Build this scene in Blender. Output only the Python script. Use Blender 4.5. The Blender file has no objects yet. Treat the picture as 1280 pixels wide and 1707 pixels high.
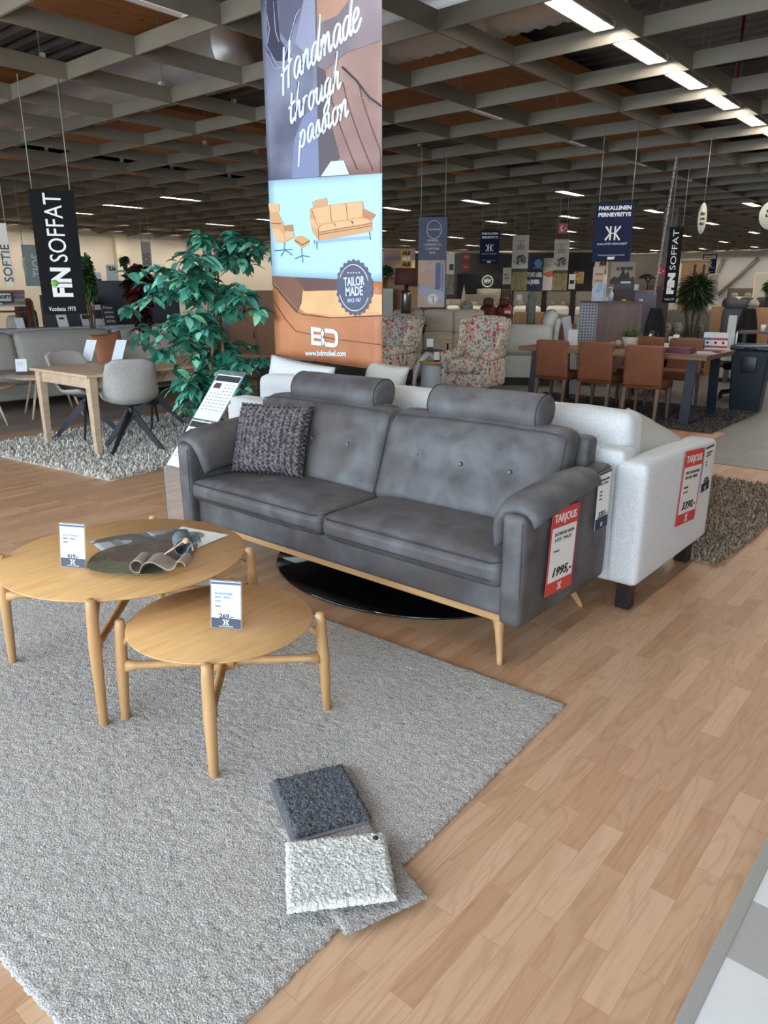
import bpy, bmesh, math, random
import numpy as np
from mathutils import Vector, Matrix, noise as mnoise
random.seed(7)
S = bpy.context.scene
COL = S.collection
PI = math.pi

# ------------------------------------------------------------------ camera, world, sun, big lights, exposure
FPX, CX, CY, TH, YAW, CH = 1220.0, 640.0, 853.5, math.radians(16.8), math.radians(40.1), 1.5
cam_d = bpy.data.cameras.new('camera'); cam = bpy.data.objects.new('camera', cam_d); COL.objects.link(cam)
cam_d.sensor_fit = 'VERTICAL'; cam_d.sensor_height = 36.0; cam_d.lens = 36.0*FPX/1707.0
cam_d.clip_start = 0.05; cam_d.clip_end = 200
cam.location = (0, 0, CH); cam.rotation_euler = (PI/2-TH, 0, YAW)
S.camera = cam
S.view_settings.view_transform = 'Standard'; S.view_settings.look = 'None'
S.view_settings.exposure = 0.14; S.view_settings.gamma = 1.0; S.view_settings.use_curve_mapping = False
S.cycles.use_denoising = True
S.cycles.max_bounces = 6; S.cycles.diffuse_bounces = 3; S.cycles.glossy_bounces = 3
S.cycles.transmission_bounces = 4; S.cycles.transparent_max_bounces = 8
S.cycles.sample_clamp_indirect = 4.0; S.cycles.caustics_reflective = False; S.cycles.caustics_refractive = False
W = bpy.data.worlds.new('daylight'); S.world = W; W.use_nodes = True
W.node_tree.nodes['Background'].inputs[0].default_value = (0.75, 0.88, 1.0, 1); W.node_tree.nodes['Background'].inputs[1].default_value = 1.4
def area(name, loc, rot, sx, sy, power, color):
    l = bpy.data.lights.new(name, 'AREA'); l.shape = 'RECTANGLE'; l.size = sx; l.size_y = sy; l.energy = power; l.color = color
    o = bpy.data.objects.new(name, l); COL.objects.link(o); o.location = loc; o.rotation_euler = rot; return o
area('window_daylight', (-3.2, -3.0, 1.75), (math.radians(98), 0, 0), 13.0, 2.5, 800, (0.73, 0.87, 1.0))
LAMP = 52.0        # strength of the ceiling tubes

def V(px, py):                                   # view ray of a pixel of the photograph
    fw = Vector((-math.sin(YAW)*math.cos(TH), math.cos(YAW)*math.cos(TH), -math.sin(TH)))
    rt = Vector((math.cos(YAW), math.sin(YAW), 0)); up = rt.cross(fw)
    return fw*FPX + rt*(px-CX) - up*(py-CY)
def F(px, py, z=0.0):                            # where that ray meets height z
    d = V(px, py); t = (z-CH)/d.z; return Vector((d.x*t, d.y*t, z))
def FD(px, dist):                                # point at floor distance dist in the column px
    d = V(px, 485.0); r = math.hypot(d.x, d.y); return Vector((d.x/r*dist, d.y/r*dist, 0))
def ZH(px, py, p):                               # height above p seen at pixel row py
    d = V(px, py); hd = math.hypot(d.x, d.y); return CH + d.z/hd*((p.x*d.x+p.y*d.y)/hd)

# ------------------------------------------------------------------ materials
_mats = {}
def NT(name):
    m = bpy.data.materials.new(name); m.use_nodes = True; nt = m.node_tree
    return m, nt, nt.nodes['Principled BSDF']
def L(nt, a, b): nt.links.new(a, b)
def mat(name, c1, c2=None, scale=8.0, stretch=(1, 1, 1), rough=0.6, metal=0.0, bump=0.0, bscale=None, detail=4.0,
        dist=0.0, lo=0.35, hi=0.65, sheen=0.0, coat=0.0, alpha=1.0, bdist=0.01, spec=0.5):
    if name in _mats: return _mats[name]
    m, nt, b = NT(name)
    N = nt.nodes
    b.inputs['Base Color'].default_value = (*c1, 1); b.inputs['Roughness'].default_value = rough; b.inputs['Metallic'].default_value = metal
    b.inputs['Sheen Weight'].default_value = sheen; b.inputs['Coat Weight'].default_value = coat; b.inputs['Alpha'].default_value = alpha
    b.inputs['Specular IOR Level'].default_value = spec
    tc = N.new('ShaderNodeTexCoord'); mp = N.new('ShaderNodeMapping'); mp.inputs['Scale'].default_value = stretch
    L(nt, tc.outputs['Object'], mp.inputs[0])
    if c2 is not None:
        n = N.new('ShaderNodeTexNoise'); n.inputs['Scale'].default_value = scale; n.inputs['Detail'].default_value = detail; n.inputs['Distortion'].default_value = dist
        r = N.new('ShaderNodeMapRange'); r.inputs[1].default_value = lo; r.inputs[2].default_value = hi
        mx = N.new('ShaderNodeMix'); mx.data_type = 'RGBA'; mx.inputs[6].default_value = (*c1, 1); mx.inputs[7].default_value = (*c2, 1)
        L(nt, mp.outputs[0], n.inputs['Vector']); L(nt, n.outputs[0], r.inputs[0]); L(nt, r.outputs[0], mx.inputs[0]); L(nt, mx.outputs[2], b.inputs['Base Color'])
    if bump:
        n2 = N.new('ShaderNodeTexNoise'); n2.inputs['Scale'].default_value = bscale or scale; n2.inputs['Detail'].default_value = 3
        bp = N.new('ShaderNodeBump'); bp.inputs['Strength'].default_value = bump; bp.inputs['Distance'].default_value = bdist
        L(nt, mp.outputs[0], n2.inputs['Vector']); L(nt, n2.outputs[0], bp.inputs['Height']); L(nt, bp.outputs[0], b.inputs['Normal'])
    _mats[name] = m; return m
def srgb(r, g, b):
    f = lambda c: (c/255/12.92) if c/255 <= 0.04045 else ((c/255+0.055)/1.055)**2.4
    return (f(r), f(g), f(b))
def plain(r, g, b, rough=0.6, **k):
    n = 'paint_%d_%d_%d_%d' % (r, g, b, rough*100); return mat(n, srgb(r, g, b), rough=rough, **k)
def emit(name, col, s):
    if name in _mats: return _mats[name]
    m, nt, b = NT(name); b.inputs['Base Color'].default_value = (0.8, 0.8, 0.8, 1)
    b.inputs['Emission Color'].default_value = (*col, 1); b.inputs['Emission Strength'].default_value = s
    _mats[name] = m; return m
def glass(name, col=(0.95, 0.98, 1.0), alpha=0.12, rough=0.03):
    return mat(name, col, rough=rough, alpha=alpha)
def wood(name, c1, c2, axis='y', scale=3.0, rough=0.45, ring=22.0):
    st = {'x': (0.12, 1, 1), 'y': (1, 0.12, 1), 'z': (1, 1, 0.12)}[axis]
    return mat(name, c1, c2, scale=ring, stretch=st, rough=rough, detail=5, dist=0.6, lo=0.3, hi=0.72, bump=0.12, bscale=ring*4, bdist=0.002)

def floor_mat():
    m, nt, b = NT('oak_laminate'); N = nt.nodes
    tc = N.new('ShaderNodeTexCoord'); mp = N.new('ShaderNodeMapping'); mp.inputs['Rotation'].default_value = (0, 0, PI/2)
    L(nt, tc.outputs['Object'], mp.inputs[0])
    br = N.new('ShaderNodeTexBrick'); br.offset = 0.37; br.offset_frequency = 2; br.squash = 1.0
    br.inputs['Scale'].default_value = 1.0; br.inputs['Brick Width'].default_value = 0.41; br.inputs['Row Height'].default_value = 0.0667
    br.inputs['Mortar Size'].default_value = 0.0006; br.inputs['Mortar Smooth'].default_value = 0.2; br.inputs['Bias'].default_value = 0.0
    br.inputs['Color1'].default_value = (0, 0, 0, 1); br.inputs['Color2'].default_value = (1, 1, 1, 1); br.inputs['Mortar'].default_value = (0.3, 0.3, 0.3, 1)
    L(nt, mp.outputs[0], br.inputs[0])
    # grain coordinate: world coordinate shifted by the strip's own random value
    sh = N.new('ShaderNodeVectorMath'); sh.operation = 'MULTIPLY'; sh.inputs[1].default_value = (13.0, 37.0, 5.0)
    L(nt, br.outputs[0], sh.inputs[0])
    ad = N.new('ShaderNodeVectorMath'); ad.operation = 'ADD'; L(nt, tc.outputs['Object'], ad.inputs[0]); L(nt, sh.outputs[0], ad.inputs[1])
    m2 = N.new('ShaderNodeMapping'); m2.inputs['Scale'].default_value = (1.0, 0.16, 1.0); L(nt, ad.outputs[0], m2.inputs[0])
    nz = N.new('ShaderNodeTexNoise'); nz.inputs['Scale'].default_value = 9.0; nz.inputs['Detail'].default_value = 1.5; nz.inputs['Distortion'].default_value = 0.5
    L(nt, m2.outputs[0], nz.inputs['Vector'])
    ml = N.new('ShaderNodeMath'); ml.operation = 'MULTIPLY'; ml.inputs[1].default_value = 9.0; L(nt, nz.outputs[0], ml.inputs[0])
    fr = N.new('ShaderNodeMath'); fr.operation = 'PINGPONG'; fr.inputs[1].default_value = 0.5; L(nt, ml.outputs[0], fr.inputs[0])
    m3 = N.new('ShaderNodeMapping'); m3.inputs['Scale'].default_value = (1.0, 0.05, 1.0); L(nt, ad.outputs[0], m3.inputs[0])
    n3 = N.new('ShaderNodeTexNoise'); n3.inputs['Scale'].default_value = 160; n3.inputs['Detail'].default_value = 3; L(nt, m3.outputs[0], n3.inputs['Vector'])
    c = N.new('ShaderNodeMix'); c.data_type = 'RGBA'; c.inputs[6].default_value = (*srgb(192, 148, 114), 1); c.inputs[7].default_value = (*srgb(212, 174, 140), 1)
    L(nt, br.outputs[0], c.inputs[0])
    g = N.new('ShaderNodeMix'); g.data_type = 'RGBA'; g.blend_type = 'MULTIPLY'; g.inputs[7].default_value = (0.76, 0.68, 0.62, 1)
    r1 = N.new('ShaderNodeMapRange'); r1.inputs[1].default_value = 0.22; r1.inputs[2].default_value = 0.02; r1.inputs[3].default_value = 0.0; r1.inputs[4].default_value = 0.42
    L(nt, fr.outputs[0], r1.inputs[0]); L(nt, r1.outputs[0], g.inputs[0]); L(nt, c.outputs[2], g.inputs[6])
    g2 = N.new('ShaderNodeMix'); g2.data_type = 'RGBA'; g2.blend_type = 'MULTIPLY'; g2.inputs[7].default_value = (0.72, 0.66, 0.6, 1)
    r2 = N.new('ShaderNodeMapRange'); r2.inputs[1].default_value = 0.5; r2.inputs[2].default_value = 0.75; r2.inputs[4].default_value = 0.4
    L(nt, n3.outputs[0], r2.inputs[0]); L(nt, r2.outputs[0], g2.inputs[0]); L(nt, g.outputs[2], g2.inputs[6])
    g3 = N.new('ShaderNodeMix'); g3.data_type = 'RGBA'; g3.blend_type = 'MULTIPLY'; g3.inputs[7].default_value = (0.72, 0.66, 0.6, 1)
    L(nt, br.outputs['Fac'], g3.inputs[0]); L(nt, g2.outputs[2], g3.inputs[6])
    L(nt, g3.outputs[2], b.inputs['Base Color'])
    b.inputs['Roughness'].default_value = 0.42; b.inputs['Specular IOR Level'].default_value = 0.45
    return m
def tile_mat():
    m, nt, b = NT('grey_floor_tile'); N = nt.nodes
    tc = N.new('ShaderNodeTexCoord'); br = N.new('ShaderNodeTexBrick'); br.offset = 0.5
    br.inputs['Scale'].default_value = 1.0; br.inputs['Brick Width'].default_value = 0.6; br.inputs['Row Height'].default_value = 0.3; br.inputs['Mortar Size'].default_value = 0.003
    br.inputs['Color1'].default_value = (*srgb(126, 124, 120), 1); br.inputs['Color2'].default_value = (*srgb(138, 136, 131), 1); br.inputs['Mortar'].default_value = (*srgb(104, 102, 99), 1)
    L(nt, tc.outputs['Object'], br.inputs[0]); L(nt, br.outputs[0], b.inputs['Base Color']); b.inputs['Roughness'].default_value = 0.4
    return m
def knot_wood(name, c1, c2):
    m = wood(name, c1, c2, 'y', ring=14, rough=0.7); nt = m.node_tree; N = nt.nodes; b = N['Principled BSDF']
    src = b.inputs['Base Color'].links[0].from_socket
    tc = N.new('ShaderNodeTexCoord'); mp = N.new('ShaderNodeMapping'); mp.inputs['Scale'].default_value = (2.6, 1.4, 0.0); L(nt, tc.outputs['Object'], mp.inputs[0])
    vo = N.new('ShaderNodeTexVoronoi'); vo.inputs['Scale'].default_value = 1.5; L(nt, mp.outputs[0], vo.inputs['Vector'])
    r = N.new('ShaderNodeMapRange'); r.inputs[1].default_value = 0.13; r.inputs[2].default_value = 0.03; L(nt, vo.outputs['Distance'], r.inputs[0])
    g = N.new('ShaderNodeMix'); g.data_type = 'RGBA'; g.inputs[7].default_value = (c1[0]*0.25, c1[1]*0.2, c1[2]*0.2, 1)
    L(nt, r.outputs[0], g.inputs[0]); L(nt, src, g.inputs[6]); L(nt, g.outputs[2], b.inputs['Base Color'])
    return m

# ------------------------------------------------------------------ mesh helpers
class MB:
    def __init__(s): s.v = []; s.f = []; s.sm = []
    def add(s, vs, fs, smooth=False, M=None):
        o = len(s.v)
        if M is not None: vs = [tuple(M @ Vector(v)) for v in vs]
        s.v += [tuple(v) for v in vs]; s.f += [tuple(i+o for i in f) for f in fs]; s.sm += [smooth]*len(fs); return s
    def box(s, x0, x1, y0, y1, z0, z1, M=None):
        vs = [(x, y, z) for x in (x0, x1) for y in (y0, y1) for z in (z0, z1)]
        return s.add(vs, [(0, 1, 3, 2), (4, 6, 7, 5), (0, 4, 5, 1), (2, 3, 7, 6), (0, 2, 6, 4), (1, 5, 7, 3)], False, M)
    def rbox(s, x0, x1, y0, y1, z0, z1, r=0.02, n=6, puff=(0, 0, 0), M=None, fn=None):
        c = ((x0+x1)/2, (y0+y1)/2, (z0+z1)/2); h = ((x1-x0)/2, (y1-y0)/2, (z1-z0)/2)
        r = min(r, *h); idx = {}; vs = []; fs = []
        def g(hh):
            inn = [-1, -1+0.35*min(1, r/hh)*1, -1+r/hh]
            mid = [(-1+r/hh)+(2-2*r/hh)*k/n for k in range(1, n)]
            L_ = sorted(set([round(t, 6) for t in inn+mid+[-t for t in inn]])); return L_
        gx, gy, gz = g(h[0]), g(h[1]), g(h[2])
        def vert(a, b, cc):
            k = (round(a, 5), round(b, 5), round(cc, 5))
            if k in idx: return idx[k]
            p = [a*h[0], b*h[1], cc*h[2]]; q = [max(-(hh-r), min(hh-r, t)) for t, hh in zip(p, h)]
            d = Vector([pp-qq for pp, qq in zip(p, q)])
            if d.length > 1e-9: d = d.normalized()*r
            o = [qq+dd for qq, dd in zip(q, d)]
            w = [1-a*a, 1-b*b, 1-cc*cc]
            o[0] += (1 if o[0] > 0 else -1)*puff[0]*max(0, w[1])**0.6*max(0, w[2])**0.6*abs(a)
            o[1] += (1 if o[1] > 0 else -1)*puff[1]*max(0, w[0])**0.6*max(0, w[2])**0.6*abs(b)
            o[2] += (1 if o[2] > 0 else -1)*puff[2]*max(0, w[0])**0.6*max(0, w[1])**0.6*abs(cc)
            P = (c[0]+o[0], c[1]+o[1], c[2]+o[2])
            if fn: P = fn(*P)
            idx[k] = len(vs); vs.append(P); return idx[k]
        def face(ga, gb, mk, flip):
            for i in range(len(ga)-1):
                for j in range(len(gb)-1):
                    q = [mk(ga[i], gb[j]), mk(ga[i+1], gb[j]), mk(ga[i+1], gb[j+1]), mk(ga[i], gb[j+1])]
                    if flip: q.reverse()
                    if len(set(q)) == 4: fs.append(tuple(q))
        face(gx, gy, lambda a, b: vert(a, b, 1), False); face(gx, gy, lambda a, b: vert(a, b, -1), True)
        face(gy, gz, lambda a, b: vert(1, a, b), False); face(gy, gz, lambda a, b: vert(-1, a, b), True)
        face(gx, gz, lambda a, b: vert(a, 1, b), True); face(gx, gz, lambda a, b: vert(a, -1, b), False)
        return s.add(vs, fs, True, M)
    def tube(s, pts, rad, n=10, closed=False, caps=True, M=None):
        pts = [Vector(p) for p in pts]; k = len(pts)
        rads = rad if isinstance(rad, (list, tuple)) else [rad]*k
        vs = []; fs = []; prev = None
        for i, p in enumerate(pts):
            t = (pts[(i+1) % k]-pts[i-1]) if (closed or 0 < i < k-1) else (pts[1]-pts[0] if i == 0 else pts[-1]-pts[-2])
            if t.length < 1e-9: t = Vector((0, 0, 1))
            t.normalize()
            if prev is None:
                a = Vector((0, 0, 1)) if abs(t.z) < 0.9 else Vector((1, 0, 0)); prev = (a-t*a.dot(t)).normalized()
            else:
                prev = (prev-t*prev.dot(t)); prev = prev.normalized() if prev.length > 1e-6 else Vector((1, 0, 0))
            w = t.cross(prev)
            for j in range(n):
                an = 2*PI*j/n; vs.append(p+(prev*math.cos(an)+w*math.sin(an))*rads[i])
        for i in range(k if closed else k-1):
            for j in range(n):
                a, b_ = i*n+j, i*n+(j+1) % n; c_, d = ((i+1) % k)*n+(j+1) % n, ((i+1) % k)*n+j
                fs.append((a, b_, c_, d))
        if caps and not closed: fs.append(tuple(reversed(range(n)))); fs.append(tuple(range((k-1)*n, k*n)))
        return s.add(vs, fs, True, M)
    def lathe(s, prof, n=24, M=None, sx=1, sy=1):
        vs = []; fs = []; k = len(prof)
        for (r, z) in prof:
            for j in range(n): an = 2*PI*j/n; vs.append((r*math.cos(an)*sx, r*math.sin(an)*sy, z))
        for i in range(k-1):
            for j in range(n): fs.append((i*n+j, i*n+(j+1) % n, (i+1)*n+(j+1) % n, (i+1)*n+j))
        if prof[0][0] > 1e-4: fs.append(tuple(reversed(range(n))))
        if prof[-1][0] > 1e-4: fs.append(tuple(range((k-1)*n, k*n)))
        return s.add(vs, fs, True, M)
    def prism(s, poly, z0, z1, M=None):
        n = len(poly); vs = [(x, y, z0) for x, y in poly]+[(x, y, z1) for x, y in poly]
        fs = [tuple(reversed(range(n))), tuple(range(n, 2*n))]+[(i, (i+1) % n, (i+1) % n+n, i+n) for i in range(n)]
        return s.add(vs, fs, False, M)
    def sheet(s, fn, nu, nv, th=0.0, smooth=True, M=None):    # fn(u,v)->point ; th = thickness function or number
        P = [[Vector(fn(i/nu, j/nv)) for j in range(nv+1)] for i in range(nu+1)]
        vs = []; fs = []; W_ = nv+1
        def nrm(i, j):
            a = P[min(i+1, nu)][j]-P[max(i-1, 0)][j]; b_ = P[i][min(j+1, nv)]-P[i][max(j-1, 0)]
            c_ = a.cross(b_); return c_.normalized() if c_.length > 1e-12 else Vector((0, 0, 1))
        for side in (0.5, -0.5):
            for i in range(nu+1):
                for j in range(nv+1):
                    t = th(i/nu, j/nv) if callable(th) else th
                    vs.append(P[i][j]+nrm(i, j)*t*side)
        K = (nu+1)*W_
        for i in range(nu):
            for j in range(nv):
                a, b_, c_, d = i*W_+j, (i+1)*W_+j, (i+1)*W_+j+1, i*W_+j+1
                fs.append((a, b_, c_, d)); fs.append((a+K, d+K, c_+K, b_+K))
        for i in range(nu):
            fs.append((i*W_, i*W_+K, (i+1)*W_+K, (i+1)*W_)); fs.append((i*W_+nv, (i+1)*W_+nv, (i+1)*W_+nv+K, i*W_+nv+K))
        for j in range(nv):
            fs.append((j, j+1, j+1+K, j+K)); a = nu*W_+j; fs.append((a, a+K, a+1+K, a+1))
        return s.add(vs, fs, smooth, M)
    def build(s, name, m, parent=None, bevel=0.0, sub=0):
        me = bpy.data.meshes.new(name); me.from_pydata(s.v, [], s.f); me.polygons.foreach_set('use_smooth', s.sm); me.update()
        me.materials.append(m)
        o = bpy.data.objects.new(name, me); COL.objects.link(o)
        if parent: o.parent = parent
        if bevel:
            md = o.modifiers.new('bevel', 'BEVEL'); md.width = bevel; md.segments = 2; md.limit_method = 'ANGLE'
        if sub:
            md = o.modifiers.new('sub', 'SUBSURF'); md.levels = sub; md.render_levels = sub
        return o
def part(name, mb, m, parent, bevel=0.0, label=None, sub=0):
    o = mb.build(name, m, parent, bevel, sub)
    if label: o['label'] = label
    return o
def tag(o, label, cat, group=None, kind=None):
    o['label'] = label; o['category'] = cat
    if group: o['group'] = group
    if kind: o['kind'] = kind
    return o
def thing(name, label, cat, loc=(0, 0, 0), rz=0.0, group=None):
    o = bpy.data.objects.new(name, None); COL.objects.link(o); o.empty_display_size = 0.1
    o.location = loc; o.rotation_euler = (0, 0, rz); return tag(o, label, cat, group)
def struct(name, mb, m, parent=None, bevel=0.0):
    o = mb.build(name, m, parent, bevel)
    if not parent: o['kind'] = 'structure'
    return o
def dup(o, loc=None, rz=None, label=None, group=None, parent=None):
    c = o.copy(); COL.objects.link(c)
    if parent: c.parent = parent
    for ch in list(o.children): dup(ch, parent=c)
    if loc is not None: c.location = loc
    if rz is not None: c.rotation_euler = (c.rotation_euler[0], c.rotation_euler[1], rz)
    if label: c['label'] = label
    if group: c['group'] = group
    return c
def T(x=0, y=0, z=0, rx=0, ry=0, rz=0, s=1.0):
    return Matrix.Translation((x, y, z)) @ Matrix.Rotation(rz, 4, 'Z') @ Matrix.Rotation(ry, 4, 'Y') @ Matrix.Rotation(rx, 4, 'X') @ Matrix.Scale(s, 4)
_dg = None
def text(name, body, m, parent, M, size=0.1, width=None, shear=0.0, extr=0.0006, align='CENTER', bold=0.0, spacing=1.0, line=1.0):
    """flat lettering lying in its local XY plane, reading along +X, placed by matrix M; width = total width to stretch to"""
    cu = bpy.data.curves.new(name, 'FONT'); cu.body = body; cu.size = size; cu.shear = shear; cu.extrude = extr
    cu.align_x = align; cu.align_y = 'CENTER'; cu.offset = bold; cu.space_character = spacing; cu.space_line = line; cu.resolution_u = 3
    to = bpy.data.objects.new(name, cu); COL.objects.link(to)
    dg = bpy.context.evaluated_depsgraph_get(); me = bpy.data.meshes.new_from_object(to.evaluated_get(dg)); 
    COL.objects.unlink(to); bpy.data.objects.remove(to)
    if width and len(me.vertices):
        xs = [v.co.x for v in me.vertices]; k = width/max(1e-6, max(xs)-min(xs))
        for v in me.vertices: v.co.x *= k
    me.transform(M); me.materials.clear(); me.materials.append(m); me.name = name
    o = bpy.data.objects.new(name, me); COL.objects.link(o); o.parent = parent; return o
VERT = Matrix.Rotation(PI/2, 4, 'X')            # XY lettering -> standing in XZ, facing -Y
def quad(mb, M, x0, x1, y0, y1, z=0.0, t=0.0008):
    return mb.box(x0, x1, y0, y1, z, z+t, M)
def logo_hk(parent, m, M, w=0.1):
    """the two-letter monogram: back-to-back K, joined by a bar, and a K"""
    mb = MB(); a = w/2; t = w*0.10; h = w*0.42
    def bar(p, q, th=t):
        p = Vector((*p, 0)); q = Vector((*q, 0)); d = (q-p).normalized(); n = Vector((-d.y, d.x, 0))*th/2
        mb.add([p-n, q-n, q+n, p+n, *[v+Vector((0, 0, 0.0006)) for v in (p-n, q-n, q+n, p+n)]], [(3, 2, 1, 0), (4, 5, 6, 7), (0, 1, 5, 4), (1, 2, 6, 5), (2, 3, 7, 6), (3, 0, 4, 7)], False, M)
    bar((-0.16*w, -h), (-0.16*w, h)); bar((0.12*w, -h), (0.12*w, h)); bar((-0.16*w, 0), (0.12*w, 0), t*0.6)
    bar((-0.17*w, 0), (-0.46*w, h)); bar((-0.17*w, 0), (-0.46*w, -h)); bar((0.13*w, 0), (0.44*w, h)); bar((0.13*w, 0), (0.44*w, -h))
    return part('monogram', mb, m, parent)

white = plain(240, 240, 238); black = plain(22, 22, 24, 0.5); navy = plain(20, 32, 68); red_tag = plain(214, 70, 66); paper = plain(236, 238, 240)
wire = plain(150, 148, 145, 0.4)

# ------------------------------------------------------------------ the setting
struct('floor', MB().box(-27, 4, -3.3, 44, -0.12, 0.0), floor_mat())
tm = tile_mat()
mb = MB().prism([(-2.25, 6.9), (4, 6.9), (4, 44), (-26, 44), (-26, 8.55), (-2.25, 8.55)], 0.0, 0.004)
struct('floor_tiles', mb, tm)
wall_m = mat('cream_wall_paint', srgb(240, 228, 206), srgb(234, 221, 198), scale=0.6, rough=0.8)
struct('wall_left', MB().box(-26.8, -26.5, -3.3, 44, 0, 5.6), wall_m)
struct('wall_far', MB().box(-26.8, 4.3, 44, 44.3, 0, 5.6), mat('grey_wall_paint', srgb(222, 218, 210), srgb(214, 210, 202), scale=0.5, rough=0.8))
struct('wall_right', MB().box(4.0, 4.3, -3.3, 44, 0, 5.6), plain(200, 198, 192, 0.8))
# glazed front behind the camera: piers, sill and head, the panes let the sky in
mb = MB().box(-26.8, 4.3, -3.4, -3.2, 0, 0.35).box(-26.8, 4.3, -3.4, -3.2, 3.15, 5.6).box(-26.8, -10.2, -3.4, -3.2, 0.35, 3.15)
struct('wall_front', mb, plain(205, 203, 198, 0.8))
mb = MB()
for k in range(8):
    x = -10.2+k*2.03; mb.box(x-0.05, x+0.05, -3.38, -3.2, 0.35, 3.15)
struct('window_1', mb, plain(60, 62, 66, 0.5))
struct('wall_beam', MB().box(-26.5, -26.25, 15.7, 16.2, 0, 3.7), plain(236, 222, 196, 0.8))

# ceiling: steel deck, glulam panels, hung grid of blades
GX0, GY0, GS, GZ, GH = -2.82, 4.24, 1.21, 3.5, 0.15
def deck_profile():
    mb = MB(); vs = []; y = -3.3; per = 0.30; k = 0
    prof = [(0, 0), (0.09, 0), (0.12, 0.10), (0.24, 0.10), (0.27, 0)]
    pts = []
    while y < 44:
        for dy, dz in prof[:-1] + [(0.27, 0)]: pts.append((y+dy, 4.78+dz))
        y += per
    for (yy, zz) in pts: vs += [(-27, yy, zz), (4.2, yy, zz)]
    fs = [(2*i, 2*i+1, 2*i+3, 2*i+2) for i in range(len(pts)-1)]
    mb.add(vs, fs); mb.box(-27, 4.2, -3.4, 44.3, 4.95, 5.05); return mb
ceil = struct('ceiling', deck_profile(), mat('steel_deck', srgb(120, 114, 110), srgb(104, 98, 94), scale=1.5, rough=0.5))
pm = knot_wood('knotty_spruce', srgb(178, 122, 70), srgb(150, 98, 52))
for (a, b) in ((-9.3, -5.5), (-15.6, -11.7), (-21.8, -18.0)):
    o = struct('timber_panel', MB().box(a, b, -1.5, 43.9, 4.45, 4.6), pm, ceil)
bm_ = plain(92, 84, 78, 0.6)
mb = MB()
for k in range(8):
    y = 1.0+k*6.0; mb.box(-27, 4, y-0.09, y+0.09, 4.62, 4.76)
struct('steel_purlin', mb, bm_, ceil)
blade = mat('louvre_paint', srgb(134, 125, 110), srgb(120, 112, 98), scale=1.2, rough=0.42, metal=0.25)
mbx, mby = MB(), MB()
for k in range(-3, 20):
    x = GX0-GS*k
    if x > 3.5 or x < -26.3: continue
    mbx.box(x-0.012, x+0.012, -2.6, 43.5, GZ, GZ+GH)
for k in range(-5, 33):
    y = GY0+GS*k*0.995
    if y > 43.5 or y < -2.8: continue
    mby.box(-26.4, 3.9, y-0.011, y+0.011, GZ+0.002, GZ+GH-0.002)
gr = struct('trim_1', mbx, blade); struct('louvre_blades_across', mby, blade, gr)

# ventilation duct above the grid
def duct(name, x0, x1, y, z, r, label):
    pts = []; n = int((x1-x0)/0.065); rr = []
    for i in range(n+1): pts.append((x0+(x1-x0)*i/n, y, z)); rr.append(r*(1.0 if i % 2 else 0.93))
    o = MB().tube(pts, rr, 24).build(name, mat('foil_duct', srgb(205, 203, 200), rough=0.38, metal=0.65)); tag(o, label, 'duct'); return o
duct('ventilation_duct', -12.8, -7.0, 5.9, 4.04, 0.38, 'ribbed foil ventilation duct above the ceiling grid left of the tall hanging banner')
duct('ventilation_duct', -6.2, -2.9, 6.3, 4.02, 0.38, 'shiny ribbed foil duct above the ceiling grid right of the tall hanging banner')

# strip lamps
def lamp(deep):
    t = thing('strip_lamp', '', 'lamp'); dz = (0.0, 0.15, 0.0)[deep]
    mb = MB(); mb.prism([(-0.11, -dz), (-0.10, -dz), (-0.09, 0), (-0.045, 0.07), (0.045, 0.07), (0.09, 0), (0.10, -dz), (0.11, -dz), (0.10, 0), (0.055, 0.085), (-0.055, 0.085), (-0.10, 0)], -0.52, 0.52, Matrix.Rotation(PI/2, 4, 'X'))
    mb.box(-0.10, 0.10, -0.522, -0.516, -dz, 0.06).box(-0.10, 0.10, 0.516, 0.522, -dz, 0.06)
    part('reflector', mb, plain(112, 110, 108, 0.5) if deep == 1 else plain(206, 203, 198, 0.35, metal=0.2), t)
    part('tube', MB().rbox(-0.026, 0.026, -0.47, 0.47, -0.002, 0.045, 0.015, 2), (emit('tube_light', (1.0, 0.94, 0.86), LAMP), emit('tube_light_deep', (1.0, 0.92, 0.80), LAMP*5), emit('tube_dim', (1.0, 0.95, 0.88), 0.25))[deep], t)
    for q in (-1, 1):
        part('bracket', MB().box(-0.03, 0.03, q*0.52-0.02, q*0.52+0.02, 0.08, 0.16), white, t)
        part('suspension', MB().tube([(0, q*0.5, 0.08), (0, q*0.5, 0.80)], 0.004, 5), wire, t)
    return t
L0 = lamp(0); L1 = lamp(1); L2 = lamp(2); protos = {0: L0, 1: L1, 2: L2}; nl = 0
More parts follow.
